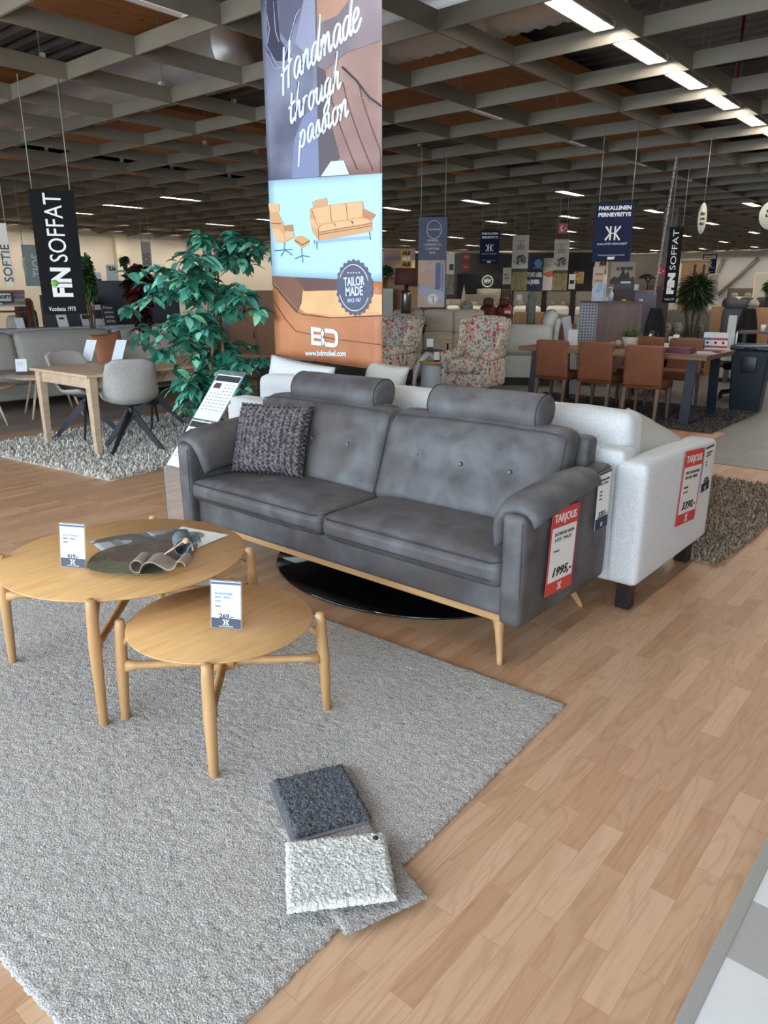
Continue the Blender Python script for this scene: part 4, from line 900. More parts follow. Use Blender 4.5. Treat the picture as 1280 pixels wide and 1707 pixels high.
# BD monogram and address
wt = plain(226, 238, 248)
mb = MB()
def logo_poly(pts): 
    vs = [B(x, z, -0.006) for x, z in pts]; vs += [(x, y-0.0015, z) for x, y, z in vs]; n = len(pts); mb.add(vs, [tuple(range(n)), tuple(reversed(range(n, 2*n)))]+[(i, i+n, (i+1) % n+n, (i+1) % n) for i in range(n)])
def bar_(x0, x1, z0, z1): logo_poly([(x0, z0), (x1, z0), (x1, z1), (x0, z1)])
lx, lz = -0.14, 1.105
bar_(lx, lx+0.115, lz+0.10, lz+0.13); bar_(lx, lx+0.03, lz, lz+0.10); bar_(lx+0.06, lx+0.115, lz+0.052, lz+0.078); bar_(lx+0.03, lx+0.115, lz, lz+0.03); bar_(lx+0.03, lx+0.06, lz+0.052, lz+0.078)
logo_poly([(lx+0.108, lz), (lx+0.135, lz+0.012), (lx+0.142, lz+0.034), (lx+0.134, lz+0.056), (lx+0.122, lz+0.064), (lx+0.132, lz+0.076), (lx+0.138, lz+0.096), (lx+0.130, lz+0.118), (lx+0.108, lz+0.13)])
bar_(lx+0.145, lx+0.24, lz+0.10, lz+0.13); bar_(lx+0.145, lx+0.24, lz, lz+0.03)
logo_poly([(lx+0.238, lz), (lx+0.272, lz+0.016), (lx+0.282, lz+0.045), (lx+0.282, lz+0.085), (lx+0.272, lz+0.114), (lx+0.238, lz+0.13), (lx+0.236, lz+0.10), (lx+0.250, lz+0.088), (lx+0.252, lz+0.042), (lx+0.236, lz+0.03)])
part('monogram', mb, wt, bn)
text('web_address', 'www.bdmobel.com', wt, bn, T(0.005, -0.006, 1.052) @ Matrix.Rotation(SHR/(2*HWB), 4, 'Y') @ VERT, 0.055, 0.43, bold=0.0015)
# script lettering drawn as pen strokes: glyph = advance, strokes in unit space (x height 1)
G = {
 'H': (1.25, [[(0.15, -0.35), (0.2, 0.4), (0.38, 2.0)], [(0.72, -0.15), (0.78, 0.7), (0.98, 2.1)], [(0.0, 0.72), (0.45, 0.86), (1.15, 1.15)]]),
 'a': (0.85, [[(0.72, 0.85), (0.5, 1.0), (0.2, 0.75), (0.12, 0.3), (0.28, 0.02), (0.5, 0.25), (0.72, 0.85), (0.68, 0.3), (0.80, 0.02), (0.98, 0.25)]]),
 'n': (0.85, [[(0.1, 0.0), (0.2, 0.92)], [(0.15, 0.4), (0.4, 0.92), (0.6, 0.95), (0.58, 0.4), (0.66, 0.02), (0.9, 0.3)]]),
 'd': (0.88, [[(0.7, 0.8), (0.5, 1.0), (0.2, 0.75), (0.12, 0.3), (0.28, 0.02), (0.5, 0.2), (0.72, 0.9), (0.98, 2.1), (0.72, 0.4), (0.80, 0.02), (0.98, 0.25)]]),
 'm': (1.2, [[(0.1, 0.0), (0.2, 0.92)], [(0.15, 0.4), (0.36, 0.92), (0.5, 0.92), (0.46, 0.02)], [(0.48, 0.4), (0.72, 0.92), (0.88, 0.92), (0.88, 0.35), (0.98, 0.02), (1.2, 0.3)]]),
 'e': (0.75, [[(0.12, 0.4), (0.5, 0.62), (0.58, 0.9), (0.4, 1.02), (0.16, 0.7), (0.14, 0.25), (0.34, 0.0), (0.6, 0.12), (0.84, 0.45)]]),
 't': (0.6, [[(0.42, 1.7), (0.22, 0.4), (0.3, 0.02), (0.6, 0.25)], [(0.0, 0.95), (0.75, 1.15)]]),
 'h': (0.85, [[(0.1, 0.0), (0.3, 1.1), (0.56, 2.0), (0.48, 1.7), (0.2, 0.5)], [(0.2, 0.45), (0.42, 0.92), (0.62, 0.92), (0.58, 0.4), (0.68, 0.02), (0.9, 0.3)]]),
 'r': (0.68, [[(0.1, 0.0), (0.22, 0.95)], [(0.16, 0.5), (0.36, 0.9), (0.62, 0.92)]]),
 'o': (0.8, [[(0.45, 0.98), (0.18, 0.75), (0.12, 0.3), (0.3, 0.0), (0.55, 0.2), (0.65, 0.65), (0.5, 0.98), (0.7, 0.8), (0.9, 0.9)]]),
 'u': (0.85, [[(0.2, 0.95), (0.12, 0.35), (0.28, 0.02), (0.5, 0.25), (0.68, 0.92), (0.62, 0.3), (0.74, 0.02), (0.95, 0.25)]]),
 'g': (0.85, [[(0.7, 0.82), (0.5, 1.0), (0.2, 0.75), (0.14, 0.32), (0.3, 0.05), (0.5, 0.25), (0.72, 0.9), (0.5, -0.5), (0.2, -0.85), (0.02, -0.6), (0.3, -0.25), (0.9, 0.2)]]),
 'p': (0.85, [[(0.2, 0.95), (-0.12, -1.05)], [(0.15, 0.5), (0.4, 0.95), (0.64, 0.85), (0.6, 0.3), (0.4, 0.02), (0.12, 0.18)]]),
 's': (0.66, [[(0.05, 0.1), (0.4, 0.95), (0.5, 0.5), (0.42, 0.08), (0.2, 0.02), (0.7, 0.28)]]),
 'i': (0.45, [[(0.2, 0.92), (0.14, 0.3), (0.24, 0.02), (0.48, 0.3)], [(0.30, 1.3), (0.32, 1.34)]]),
}
def smooth(pts, k=5):
    P = [Vector((*p, 0)) for p in pts]; out = []
    if len(P) < 3: return P
    for i in range(len(P)-1):
        p0 = P[max(0, i-1)]; p1 = P[i]; p2 = P[i+1]; p3 = P[min(len(P)-1, i+2)]
        for s_ in range(k): q = s_/k; out.append(0.5*((2*p1)+(p2-p0)*q+(2*p0-5*p1+4*p2-p3)*q*q+(-p0+3*p1-3*p2+p3)*q**3))
    return out+[P[-1]]
def script(word, x, z, xh, xs, slope, name='script_lettering'):
    for ch in word:
        adv, st = G[ch]; mb = MB()
        for s_ in st: mb.tube([B(x+p.x*xs, z+p.y*xh+(p.x*xs)*slope, -0.008) for p in smooth(s_)], 0.0088, 6)
        part(name, mb, wt, bn); x += adv*xs; z += adv*xs*slope
script('Handmade', -0.365, 2.845, 0.125, 0.100, 0.36)
script('through', -0.300, 2.615, 0.112, 0.092, 0.36)
script('passion', -0.205, 2.455, 0.108, 0.093, 0.36)
part('hem', MB().tube([B(-HWB, BZ0, 0.0), B(0, BZ0, 0.0), B(HWB, BZ0, 0.0)], 0.006, 8), plain(150, 92, 64), bn)
part('hanging_rod', MB().tube([B(-HWB-0.02, BZ1, 0.0), B(HWB+0.02, BZ1, 0.0)], 0.012, 10), wire, bn)
for x in (-HWB+0.05, HWB-0.05): part('hanging_cord', MB().tube([(x, 0, BZ1-0.02), (x, 0, 3.56)], 0.002, 5), wire, bn)

# ------------------------------------------------------------------ left dining group
shag('shag_rug', 2.25, 3.4, 36000, 0.045, mat('cream_shag', srgb(196, 190, 180), srgb(240, 237, 230), scale=60, rough=0.95), 'cream white shag rug under the pale oak dining table', (-6.76, 4.58, 0.0), math.radians(6), seed=9, wd=0.007)
pale = wood('pale_oak', srgb(214, 190, 162), srgb(190, 164, 136), 'y', ring=20)
dt = thing('dining_table', 'long pale oak dining table with grey upholstered swivel chairs around it', 'dining table', (-6.86, 4.55, 0.012))
HL = 1.22
part('tabletop', MB().rbox(-0.55, 0.55, -1.20, 1.25, 0.735, 0.765, 0.008, 2), pale, dt)
part('apron', MB().box(-0.47, 0.47, -1.13, -1.105, 0.63, 0.735).box(-0.47, 0.47, 1.155, 1.18, 0.63, 0.735).box(-0.475, -0.45, -1.12, 1.17, 0.63, 0.735).box(0.45, 0.475, -1.12, 1.17, 0.63, 0.735), pale, dt)
for (x, y) in ((-0.5, -1.13), (0.5, -1.13), (-0.5, 1.18), (0.5, 1.18)):
    sx, sy = (1 if x > 0 else -1), (1 if y > 0 else -1)
    mb = MB(); a, b_ = 0.042, 0.028
    vs = [(x-sx*0.012+dx*b_, y-sy*0.0+dy*b_, 0.0) for dx, dy in ((-1, -1), (1, -1), (1, 1), (-1, 1))]+[(x-sx*0.02+dx*a, y-sy*0.01+dy*a, 0.735) for dx, dy in ((-1, -1), (1, -1), (1, 1), (-1, 1))]
    mb.add(vs, [(3, 2, 1, 0), (4, 5, 6, 7), (0, 1, 5, 4), (1, 2, 6, 5), (2, 3, 7, 6), (3, 0, 4, 7)]); part('leg', mb, pale, dt, 0.006)
shell_m = mat('grey_tweed', srgb(158, 156, 152), srgb(184, 182, 178), scale=120, rough=0.9, bump=0.2, bscale=300, bdist=0.002)
chm = plain(40, 44, 50, 0.45)
def swivel_chair(label, group=None):
    t = thing('swivel_chair', label, 'chair')
    prof = [(0.235, 0.452), (0.215, 0.465), (0.10, 0.455), (-0.05, 0.445), (-0.15, 0.455), (-0.205, 0.50), (-0.235, 0.58), (-0.26, 0.70), (-0.285, 0.80), (-0.295, 0.845)]
    def fn(u, v):
        q = v*(len(prof)-1); i = min(int(q), len(prof)-2); f_ = q-i; y = prof[i][0]+(prof[i+1][0]-prof[i][0])*f_; z = prof[i][1]+(prof[i+1][1]-prof[i][1])*f_
        s_ = 2*u-1; hw = 0.235+0.01*math.sin(PI*v)-(0.045*max(0, (v-0.6)/0.4))-0.03*max(0, 1-v*6)
        rnd = max(0, (v-0.9)/0.1)
        x = s_*hw*(1-0.08*rnd*abs(s_)**4); wrap = abs(s_)**2.6
        mid_ = math.sin(PI*min(1, max(0, (v-0.25)/0.6)))
        return (x, y+wrap*(0.03+0.10*mid_)*(1 if v > 0.4 else v/0.4), z+wrap*0.05*(1 if v < 0.5 else max(0, 1-(v-0.5)*2.2))-rnd*abs(s_)**6*0.03)
    part('shell', MB().sheet(fn, 20, 30, lambda u, v: 0.012+0.024*(max(0, 1-abs(2*u-1)**8)*max(0, 1-abs(2*v-1)**14))**0.5), shell_m, t)
    part('swivel', MB().lathe([(0.03, 0.34), (0.035, 0.36), (0.025, 0.38), (0.028, 0.41), (0.10, 0.415), (0.11, 0.432), (0.0, 0.436)], 20), chm, t)
    for k in range(4):
        a = PI/4+k*PI/2; M_ = T(rz=a); mb = MB()
        mb.add([(0.0, -0.008, 0.375), (0.0, 0.008, 0.375), (0.045, 0.008, 0.375), (0.045, -0.008, 0.375), (0.31, -0.008, 0.0), (0.31, 0.008, 0.0), (0.355, 0.008, 0.0), (0.355, -0.008, 0.0), (0.0, -0.008, 0.32), (0.0, 0.008, 0.32)],
               [(0, 1, 2, 3), (3, 2, 6, 7), (8, 4, 5, 9), (0, 3, 7, 4, 8), (1, 9, 5, 6, 2), (4, 7, 6, 5), (0, 8, 9, 1)], False, M_)
        mb2 = MB(); mb2.v = [(x*1.0, y, z) for x, y, z in mb.v]; mb2.f = mb.f; mb2.sm = mb.sm
        o = part('leg', mb2, chm, t); md = o.modifiers.new('thick', 'SOLIDIFY'); md.thickness = 0.010; md.offset = 1
    return t
g_ = 'grey swivel chairs at the pale oak table'
sc = swivel_chair('grey swivel chair at the near right side of the pale oak table, back fully visible')
sc.scale = (1.04, 1.04, 1.06); sc.location = (-6.38, 3.80, 0.014); sc.rotation_euler = (0, 0, PI/2-0.42)
for (x, y, rz, lab) in ((-6.42, 4.78, PI/2-0.25, 'grey swivel chair half hidden by the fig tree, right side of the oak table'),
                        (-7.30, 3.84, -PI/2+0.15, 'leftmost grey swivel chair on the far side of the pale oak table'),
                        (-7.34, 4.66, -PI/2+0.1, 'grey swivel chair behind the right white card on the pale oak table'),
                        (-7.34, 5.42, -PI/2+0.1, 'far side grey swivel chair seen just left of the fig tree'),
                        (-6.80, 6.25, PI, 'grey swivel chair at the far head of the table, right of the fig tree')):
    dup(sc, (x, y, 0.014), rz, lab, None)
for px, lab in ((136, 'blank white price card leaning left on the pale oak table in front of the cushion'), (186, 'blank white price card on the pale oak table right of the orange cushion')):
    p = F(px+8, 602, 0.777); o = MB().box(-0.075, 0.075, 0, 0.24, -0.001, 0.001, T(rx=math.radians(-26)) @ VERT).box(-0.075, 0.075, -0.0, 0.07, 0.0, 0.002).build('table_card', plain(226, 234, 244, 0.4))
    o.location = (p.x, p.y, 0.778); o.rotation_euler = (0, 0, math.radians(14)); tag(o, lab, 'price card')

# ------------------------------------------------------------------ right dining group
shag('shag_rug', 3.0, 1.9, 20000, 0.02, mat('charcoal_shag', srgb(62, 58, 56), srgb(98, 92, 88), scale=60, rough=0.95), 'dark grey brown rug under the long table with brown leather chairs', (-3.85, 9.30, 0.005), 0.0, seed=12, wd=0.012)
smoked = wood('smoked_oak', srgb(142, 110, 82), srgb(112, 84, 62), 'x', ring=22); steel_d = plain(30, 42, 58, 0.4)
def XY(px, Y): d = V(px, 485); return Y*d.x/d.y
rt_ = thing('dining_table', 'long dark oak dining table on dark blue steel legs with brown leather chairs', 'dining table', (-3.80, 9.20, 0.016))
part('tabletop', MB().box(-1.20, 1.20, -0.52, 0.55, 0.735, 0.79), smoked, rt_, 0.004)
for x in (-0.98, 1.02):
    for (ya, yb) in ((-0.50, -0.42), (0.50, 0.42)):
        part('leg', MB().add([(x-0.055, ya-0.012, 0), (x+0.055, ya-0.012, 0), (x+0.055, ya+0.012, 0), (x-0.055, ya+0.012, 0), (x-0.055, yb-0.012, 0.735), (x+0.055, yb-0.012, 0.735), (x+0.055, yb+0.012, 0.735), (x-0.055, yb+0.012, 0.735)], [(3, 2, 1, 0), (4, 5, 6, 7), (0, 1, 5, 4), (1, 2, 6, 5), (2, 3, 7, 6), (3, 0, 4, 7)]), steel_d, rt_)
    part('foot_bar', MB().box(x-0.055, x+0.055, -0.5, 0.5, 0.0, 0.012), steel_d, rt_)
cognac = leather_mat('cognac_leather', srgb(122, 76, 52), srgb(138, 90, 64), srgb(112, 70, 48))
legw = wood('chair_leg_oak', srgb(138, 112, 88), srgb(112, 88, 66), 'z', ring=26)
def leather_chair(label):
    t = thing('leather_chair', label, 'chair')            # back at local -Y, faces +Y
    part('backrest', MB().rbox(-0.225, 0.225, -0.235, -0.17, 0.42, 0.885, 0.022, 10, puff=(0.006, 0.006, 0.004), fn=lambda x, y, z: (x*(1-0.04*(z-0.42)), y-0.06*max(0, z-0.5), z)), cognac, t)
    part('seat', MB().rbox(-0.225, 0.225, -0.2, 0.235, 0.385, 0.485, 0.025, 8, puff=(0, 0, 0.015)), cognac, t)
    for (x, y) in ((-0.195, -0.205), (0.195, -0.205), (-0.195, 0.2), (0.195, 0.2)):
        k = -0.05 if y < 0 else 0.0
        part('leg', MB().add([(x-0.014, y+k-0.014, 0), (x+0.014, y+k-0.014, 0), (x+0.014, y+k+0.014, 0), (x-0.014, y+k+0.014, 0), (x-0.021, y-0.021, 0.395), (x+0.021, y-0.021, 0.395), (x+0.021, y+0.021, 0.395), (x-0.021, y+0.021, 0.395)], [(3, 2, 1, 0), (4, 5, 6, 7), (0, 1, 5, 4), (1, 2, 6, 5), (2, 3, 7, 6), (3, 0, 4, 7)]), legw, t)
    return t
lc = leather_chair('brown leather chair at the left end of the near row'); lc.location = (XY(927, 8.7), 8.92, 0.016)
lc['label'] = 'leftmost brown leather chair with its back to us at the dark table'
dup(lc, (XY(1002, 8.7), 8.92, 0.016), 0.0, 'middle brown leather chair of the three with backs to us at the dark table')
dup(lc, (XY(1085, 8.55), 8.75, 0.016), 0.03, 'rightmost brown leather chair with its back to us, nearest the stacked booklets')
dup(lc, (XY(1152, 10.1), 9.95, 0.016), PI, 'brown leather chair on the far side of the dark table behind the booklets')
dup(lc, (XY(1085, 10.1), 9.95, 0.016), PI, 'brown leather chair on the far side of the dark table behind the potted grass')
# booklets
bk = plain(104, 58, 78, 0.4); TT = 0.8075
for i in range(5):
    w_ = 0.30-0.008*i; o = MB().box(-w_/2, w_/2, -0.11, 0.11, 0, 0.012).build('booklet', bk); o.location = (-2.98+0.004*(i % 3), 8.93, TT+0.0122*i); o.rotation_euler = (0, 0, 0.03*((i*7) % 3-1)); tag(o, 'purple booklet in the stack at the near right corner of the dark table', 'booklet', 'purple booklets in the stack')
for (x, y, lab) in ((-2.74, 9.02, 'white booklet lying beside the purple stack on the dark table'), (-2.78, 9.34, 'plum booklet lying open toward the far right corner of the dark table')):
    o = MB().box(-0.10, 0.10, -0.14, 0.14, 0, 0.014).build('booklet', plain(196, 188, 196, 0.4) if 'white' in lab else bk); o.location = (x, y, TT); o.rotation_euler = (0, 0, 0.5); tag(o, lab, 'booklet')
pg = thing('potted_grass', 'pot of feathery green grass on the long dark table', 'plant', (XY(1058, 9.35), 9.35, TT))
part('pot', MB().lathe([(0.07, 0), (0.09, 0.01), (0.10, 0.13), (0.095, 0.135), (0.09, 0.12), (0.0, 0.11)], 24), plain(206, 200, 188), pg)
mb = MB(); rr = random.Random(3)
for i in range(260):
    a = rr.random()*2*PI; e = 0.5+rr.random()*1.0; l_ = 0.16+0.12*rr.random(); b0 = Vector((0.05*math.cos(a)*rr.random(), 0.05*math.sin(a)*rr.random(), 0.11)); d = Vector((math.cos(a)*math.cos(e), math.sin(a)*math.cos(e), math.sin(e)))
    leaf(mb, b0, d, l_, 0.004, droop=0.4, seg=3)
part('foliage', mb, mat('grass_green', srgb(70, 96, 58), srgb(112, 132, 84), scale=20), pg)
o = MB().lathe([(0, -0.05)]+[(0.05*math.cos(a), 0.05*math.sin(a)) for a in [(-PI/2+PI*k/10) for k in range(1, 10)]]+[(0, 0.05)], 20).build('woven_ball', mat('wicker', srgb(190, 166, 130), srgb(150, 122, 90), scale=60, rough=0.8, bump=0.8, bscale=80)); o.location = (XY(1038, 9.2), 9.2, TT+0.05); tag(o, 'small woven ball beside the potted grass on the dark table', 'decoration')
for px, y_, lab in ((1022, 9.3, 'pale blue folded napkin left of the woven ball'), (1034, 9.5, 'pale blue napkin box behind the woven ball')):
    o = MB().rbox(-0.07, 0.07, -0.06, 0.06, 0, 0.05, 0.01, 3).build('napkin_box', plain(150, 176, 204)); o.location = (XY(px, y_), y_, TT); tag(o, lab, 'box')
t = thing('card_stand', 'clear slanted card stand at the left end of the dark table', 'card stand', (XY(960, 9.1), 9.1, TT), 0.4)
part('acrylic_holder', MB().box(-0.07, 0.07, 0, 0.24, -0.002, 0.002, T(rx=-0.35) @ VERT).box(-0.07, 0.07, 0, 0.06, 0.0, 0.003), glass('acrylic', alpha=0.18), t); part('card', MB().box(-0.06, 0.06, 0.01, 0.22, 0.002, 0.003, T(rx=-0.35) @ VERT), plain(190, 192, 196), t)
# refreshment table with a watercolour cloth behind
def cloth_mat():
    m = mat('watercolour_cloth', srgb(226, 226, 228), srgb(214, 216, 160), scale=3.0, rough=0.8, lo=0.48, hi=0.62); return m
rf_ = thing('refreshment_table', 'steel legged table behind the dark dining table', 'table', (-3.15, 11.0, 0.004))
part('tabletop', MB().box(-1.05, 0.62, -0.34, 0.40, 0.72, 0.74), white, rf_)
for (x, y) in ((-1.0, -0.3), (0.5, -0.3), (-1.0, 0.3), (0.5, 0.3)): part('leg', MB().tube([(x+0.02*(1 if x > 0 else -1), y, 0), (x, y, 0.72)], 0.016, 8), mat('chrome', srgb(190, 190, 192), rough=0.15, metal=1.0), rf_)
def clothfn(u, v): # v across x
    x = -1.1+1.8*v; s_ = u*1.0
    if s_ < 0.30: y, z = -0.36, 0.745-(0.30-s_)*0.5
    elif s_ < 0.85: y, z = -0.36+(s_-0.30)/0.55*0.78, 0.745
    else: y, z = 0.42, 0.745-(s_-0.85)*1.2
    if v > 0.86:
        k = (v-0.86)/0.14; z -= k*(0.34+0.25*(1-u)); x = -1.1+1.8*0.86+0.06*k+0.10*k*math.sin(u*4)
    return (x, y+0.01*math.sin(x*22)*(1 if s_ < 0.3 else 0), z)
o = MB().sheet(clothfn, 30, 50, 0.003).build('tablecloth', cloth_mat()); o.location = (-3.15, 11.0, 0.004); tag(o, 'white and yellow watercolour tablecloth hanging off the refreshment table', 'tablecloth')
RT = 0.754
t = thing('coffee_pot', 'steel coffee pot with black handle on the refreshment table', 'coffee pot', (XY(1091, 10.9), 10.9, RT))
part('body', MB().lathe([(0.07, 0), (0.075, 0.02), (0.07, 0.10), (0.055, 0.15), (0.05, 0.16), (0, 0.16)], 24), mat('chrome', srgb(190, 190, 192), rough=0.15, metal=1.0), t)
part('lid', MB().lathe([(0.055, 0.16), (0.06, 0.17), (0.045, 0.19), (0, 0.195)], 20), black, t); part('handle', MB().tube([(0.05, 0, 0.165), (0.115, 0, 0.155), (0.12, 0, 0.06), (0.07, 0, 0.03)], 0.009, 8), black, t); part('spout', MB().tube([(-0.05, 0, 0.15), (-0.085, 0, 0.172)], [0.018, 0.008], 8), black, t)
for px, h_ in ((1128, 0.12), (1136, 0.15), (1148, 0.10)):
    o = MB().lathe([(0.032, 0), (0.040, h_), (0.036, h_), (0.03, 0.01), (0, 0.01)], 20).build('paper_cups', white); o.location = (XY(px, 10.85), 10.85, RT); tag(o, 'stack of white paper cups on the refreshment table', 'cups', 'paper cup stacks')
o = MB().rbox(-0.10, 0.10, -0.08, 0.08, 0, 0.11, 0.015, 3).build('card_reader', black); o.location = (XY(1158, 11.1), 11.1, RT); tag(o, 'small black appliance behind the paper cups', 'appliance')
o = MB().rbox(-0.06, 0.06, -0.05, 0.05, 0, 0.06, 0.028, 4, fn=crumple(0.01, 20)).build('crumpled_napkin', plain(224, 216, 206)); o.location = (XY(1170, 10.9), 10.9, RT); tag(o, 'crumpled napkin between the appliance and the sugar packets', 'napkin')
for px, c_, lab in ((1190, (60, 100, 176), 'white packet with a blue stripe on the refreshment table'), (1204, (196, 70, 80), 'left white packet with a red stripe on the refreshment table'), (1217, (196, 70, 80), 'right white packet with a red stripe on the refreshment table')):
    t = thing('packet', lab, 'packet', (XY(px, 10.85), 10.85, RT), 0.2)
    part('box', MB().box(-0.055, 0.055, -0.03, 0.03, 0, 0.20), plain(232, 238, 244), t, 0.003); part('label_band', MB().box(-0.054, 0.054, -0.0312, -0.0302, 0.10, 0.13), plain(*c_), t)
    part('cup_picture', MB().lathe([(0.0, 0), (0.018, 0), (0.018, 0.001), (0, 0.001)], 16, T(0, -0.0305, 0.065, rx=PI/2)), plain(70, 60, 64), t); part('foot_band', MB().box(-0.054, 0.054, -0.0312, -0.0302, 0.0, 0.025), plain(*c_), t)
for px, k_ in ((1228, 0), (1232, 1), (1236, 2)):
    o = MB().lathe([(0.013, 0), (0.014, 0.19), (0.006, 0.21), (0.006, 0.225), (0, 0.225)], 12).build('drink_bottle', plain(226, 236, 240, 0.2)); o.location = (XY(px, 10.9), 10.9+0.03*k_, RT); tag(o, 'slim white tube bottle right of the packets', 'bottle', 'slim white bottles')
# waste bin
t = thing('waste_bin', 'dark blue plastic waste bin at the right edge of the picture', 'bin', (XY(1270, 10.45), 10.45, 0.004), 0.1)
bin_m = plain(28, 40, 54, 0.35)
def taper(mb, a, b_, z0, z1, c=0.0): return mb.add([(-a, -a, z0), (a, -a, z0), (a, a, z0), (-a, a, z0), (-b_, -b_, z1), (b_, -b_, z1), (b_, b_, z1), (-b_, b_, z1)], [(3, 2, 1, 0), (4, 5, 6, 7), (0, 1, 5, 4), (1, 2, 6, 5), (2, 3, 7, 6), (3, 0, 4, 7)])
part('body', taper(MB(), 0.175, 0.225, 0.0, 0.80), bin_m, t, 0.02); part('rim', MB().rbox(-0.245, 0.245, -0.245, 0.245, 0.76, 0.84, 0.03, 3), bin_m, t); part('handle', MB().rbox(-0.09, 0.09, -0.24, -0.215, 0.5, 0.7, 0.01, 2), bin_m, t); part('bin_liner', MB().tube([(0.25*math.cos(a), 0.25*math.sin(a), 0.80+0.012*math.sin(a*7)) for a in [2*PI*k/40 for k in range(40)]], 0.012, 6, closed=True), plain(20, 26, 34, 0.15), t)

# ------------------------------------------------------------------ helpers for the middle distance
class Slot:                                  # a stand at floor distance dist seen between two pixel columns, facing the aisle
    def __init__(s, px0, px1, dist, turn=0.0, y=520):
        k_ = 4410.0/(4895.0-y); px0, px1 = 640+(px0-640)*k_, 640+(px1-640)*k_      # columns lean with the pitch of the camera
        a, b_ = FD(px0, dist), FD(px1, dist); s.p = (a+b_)/2; s.w = (b_-a).length; s.rz = math.atan2((b_-a).y, (b_-a).x)+turn; s.d = dist
    def z(s, py): return ZH(CX, py, s.p) if False else ZHc(s, py)
def ZHc(s, py):
    px = CX + 0; d = V(640, py)
    # height at floor distance s.d in the slot's own direction
    q = s.p.normalized(); fwh = Vector((-math.sin(YAW), math.cos(YAW), 0)); depth = q.dot(fwh)*s.d
    tt = (py-CY)/FPX; c_, s_ = math.cos(TH), math.sin(TH)
    # solve for height: tt = -(up . v)/(fw . v)
    return CH+depth*(-tt*c_-s_)/(c_-tt*s_)
def banner(label, px0, px1, y0, y1, dist, m, name='hanging_banner', turn=0.0, cords=True, cat='banner', rigid=0.02, top=None):
    S_ = Slot(px0, px1, dist, turn, (y0+y1)/2); z1, z0 = ZHc(S_, y0), ZHc(S_, y1)
    t = thing(name, label, cat, (S_.p.x, S_.p.y, 0), S_.rz)
    part('panel', MB().box(-S_.w/2, S_.w/2, -rigid/2, rigid/2, z0, z1), m, t)
    if cords:
        for q in (-1, 1): part('hanging_cord', MB().tube([(q*S_.w*0.42, 0, z1), (q*S_.w*0.42, 0, top or 3.55)], 0.006, 5), wire, t)
    return t, S_.w, z0, z1
def on(t, name, x0, x1, z0, z1, m, off=0.012, th=0.004, label=None): return part(name, MB().box(x0, x1, -off-th, -off, z0, z1), m, t, label=label)
def TX(t, body, x, z, size, m, width=None, off=0.018, rot=0.0, **k): return text('lettering', body, m, t, T(x, -off, z) @ Matrix.Rotation(-rot, 4, 'Y') @ VERT, size, width, **k)
nv = plain(16, 26, 62, 0.6, spec=0.2)
# family business banners
for (lab, a, b_, y0, y1, dist) in (('large navy banner with a white monogram reading PAIKALLINEN PERHEYRITYS at the right', 990, 1054, 337, 436, 11.0), ('navy PAIKALLINEN PERHEYRITYS banner hanging in the middle of the store', 800, 832, 384, 440, 17.0), ('smallest navy PAIKALLINEN PERHEYRITYS banner, above the palm at the right', 1170, 1194, 424, 456, 24.0)):
    t, w_, z0, z1 = banner(lab, a, b_, y0, y1, dist, nv, turn=0.0); h_ = z1-z0
    TX(t, 'PAIKALLINEN', 0, z1-h_*0.10, h_*0.088, white, w_*0.84, bold=0.003); TX(t, 'PERHEYRITYS', 0, z1-h_*0.21, h_*0.088, white, w_*0.84, bold=0.003)
    logo_hk(t, white, T(0, -0.016, z1-h_*0.52) @ VERT, w_*0.42)
    TX(t, 'KALUSTE HEINOSET', 0, z1-h_*0.70, h_*0.05, white, w_*0.78); TX(t, 'Toiminut perheyrityksenä vuodesta', 0, z1-h_*0.89, h_*0.03, white, w_*0.7); TX(t, '2007', 0, z1-h_*0.945, h_*0.055, white, w_*0.2, bold=0.004)
# black banner at the left
t, w_, z0, z1 = banner('tall black banner reading FINSOFFAT above the pale oak table at the left', 60, 134, 316, 524, 8.9, plain(10, 10, 12, 0.6, spec=0.15), turn=-0.1, top=3.55); h_ = z1-z0
TX(t, 'SOFFAT', w_*0.02, z1-h_*0.30, w_*0.58, white, h_*0.54, rot=PI/2); TX(t, 'FIN', w_*0.02, z1-h_*0.735, w_*0.60, white, h_*0.24, rot=PI/2, bold=0.012)
part('green_dot', MB().lathe([(0, 0), (0.035, 0), (0.035, 0.004), (0, 0.004)], 20, T(-w_*0.17, -0.02, z1-h_*0.742, rx=PI/2)), plain(122, 190, 92), t)
TX(t, 'Vuodesta 1970', -w_*0.06, z0+h_*0.045, h_*0.05, white, w_*0.62)
t, w_, z0, z1 = banner('narrow black banner reading FINSOFFAT in front of the concrete column at the right', 1110, 1133, 378, 505, 13.5, plain(10, 10, 12, 0.6, spec=0.15), turn=0.0); h_ = z1-z0
TX(t, 'SOFFAT', w_*0.02, z1-h_*0.30, w_*0.6, white, h_*0.52, rot=PI/2); TX(t, 'FIN', w_*0.02, z1-h_*0.74, w_*0.62, white, h_*0.28, rot=PI/2, bold=0.012); TX(t, 'Vuodesta 1970', 0, z0+h_*0.05, h_*0.04, white, w_*0.7)
t, w_, z0, z1 = banner('thin white banner seen nearly edge on at the far left edge', 3, 17, 372, 476, 10.5, plain(206, 200, 190), turn=-0.1); TX(t, 'SOFTIE', 0, (z0+z1)/2-0.1, 0.14, black, (z1-z0)*0.6, rot=PI/2)
t, w_, z0, z1 = banner('grey green banner with pale letters on the cream wall at the left', 39, 75, 408, 477, 17.0, plain(150, 168, 160), turn=-0.1); TX(t, 'TJOS', 0.08, (z0+z1)/2, 0.30, white, (z1-z0)*0.55, rot=PI/2); TX(t, 'HOME', -0.18, (z0+z1)/2, 0.1, white, (z1-z0)*0.4, rot=PI/2)
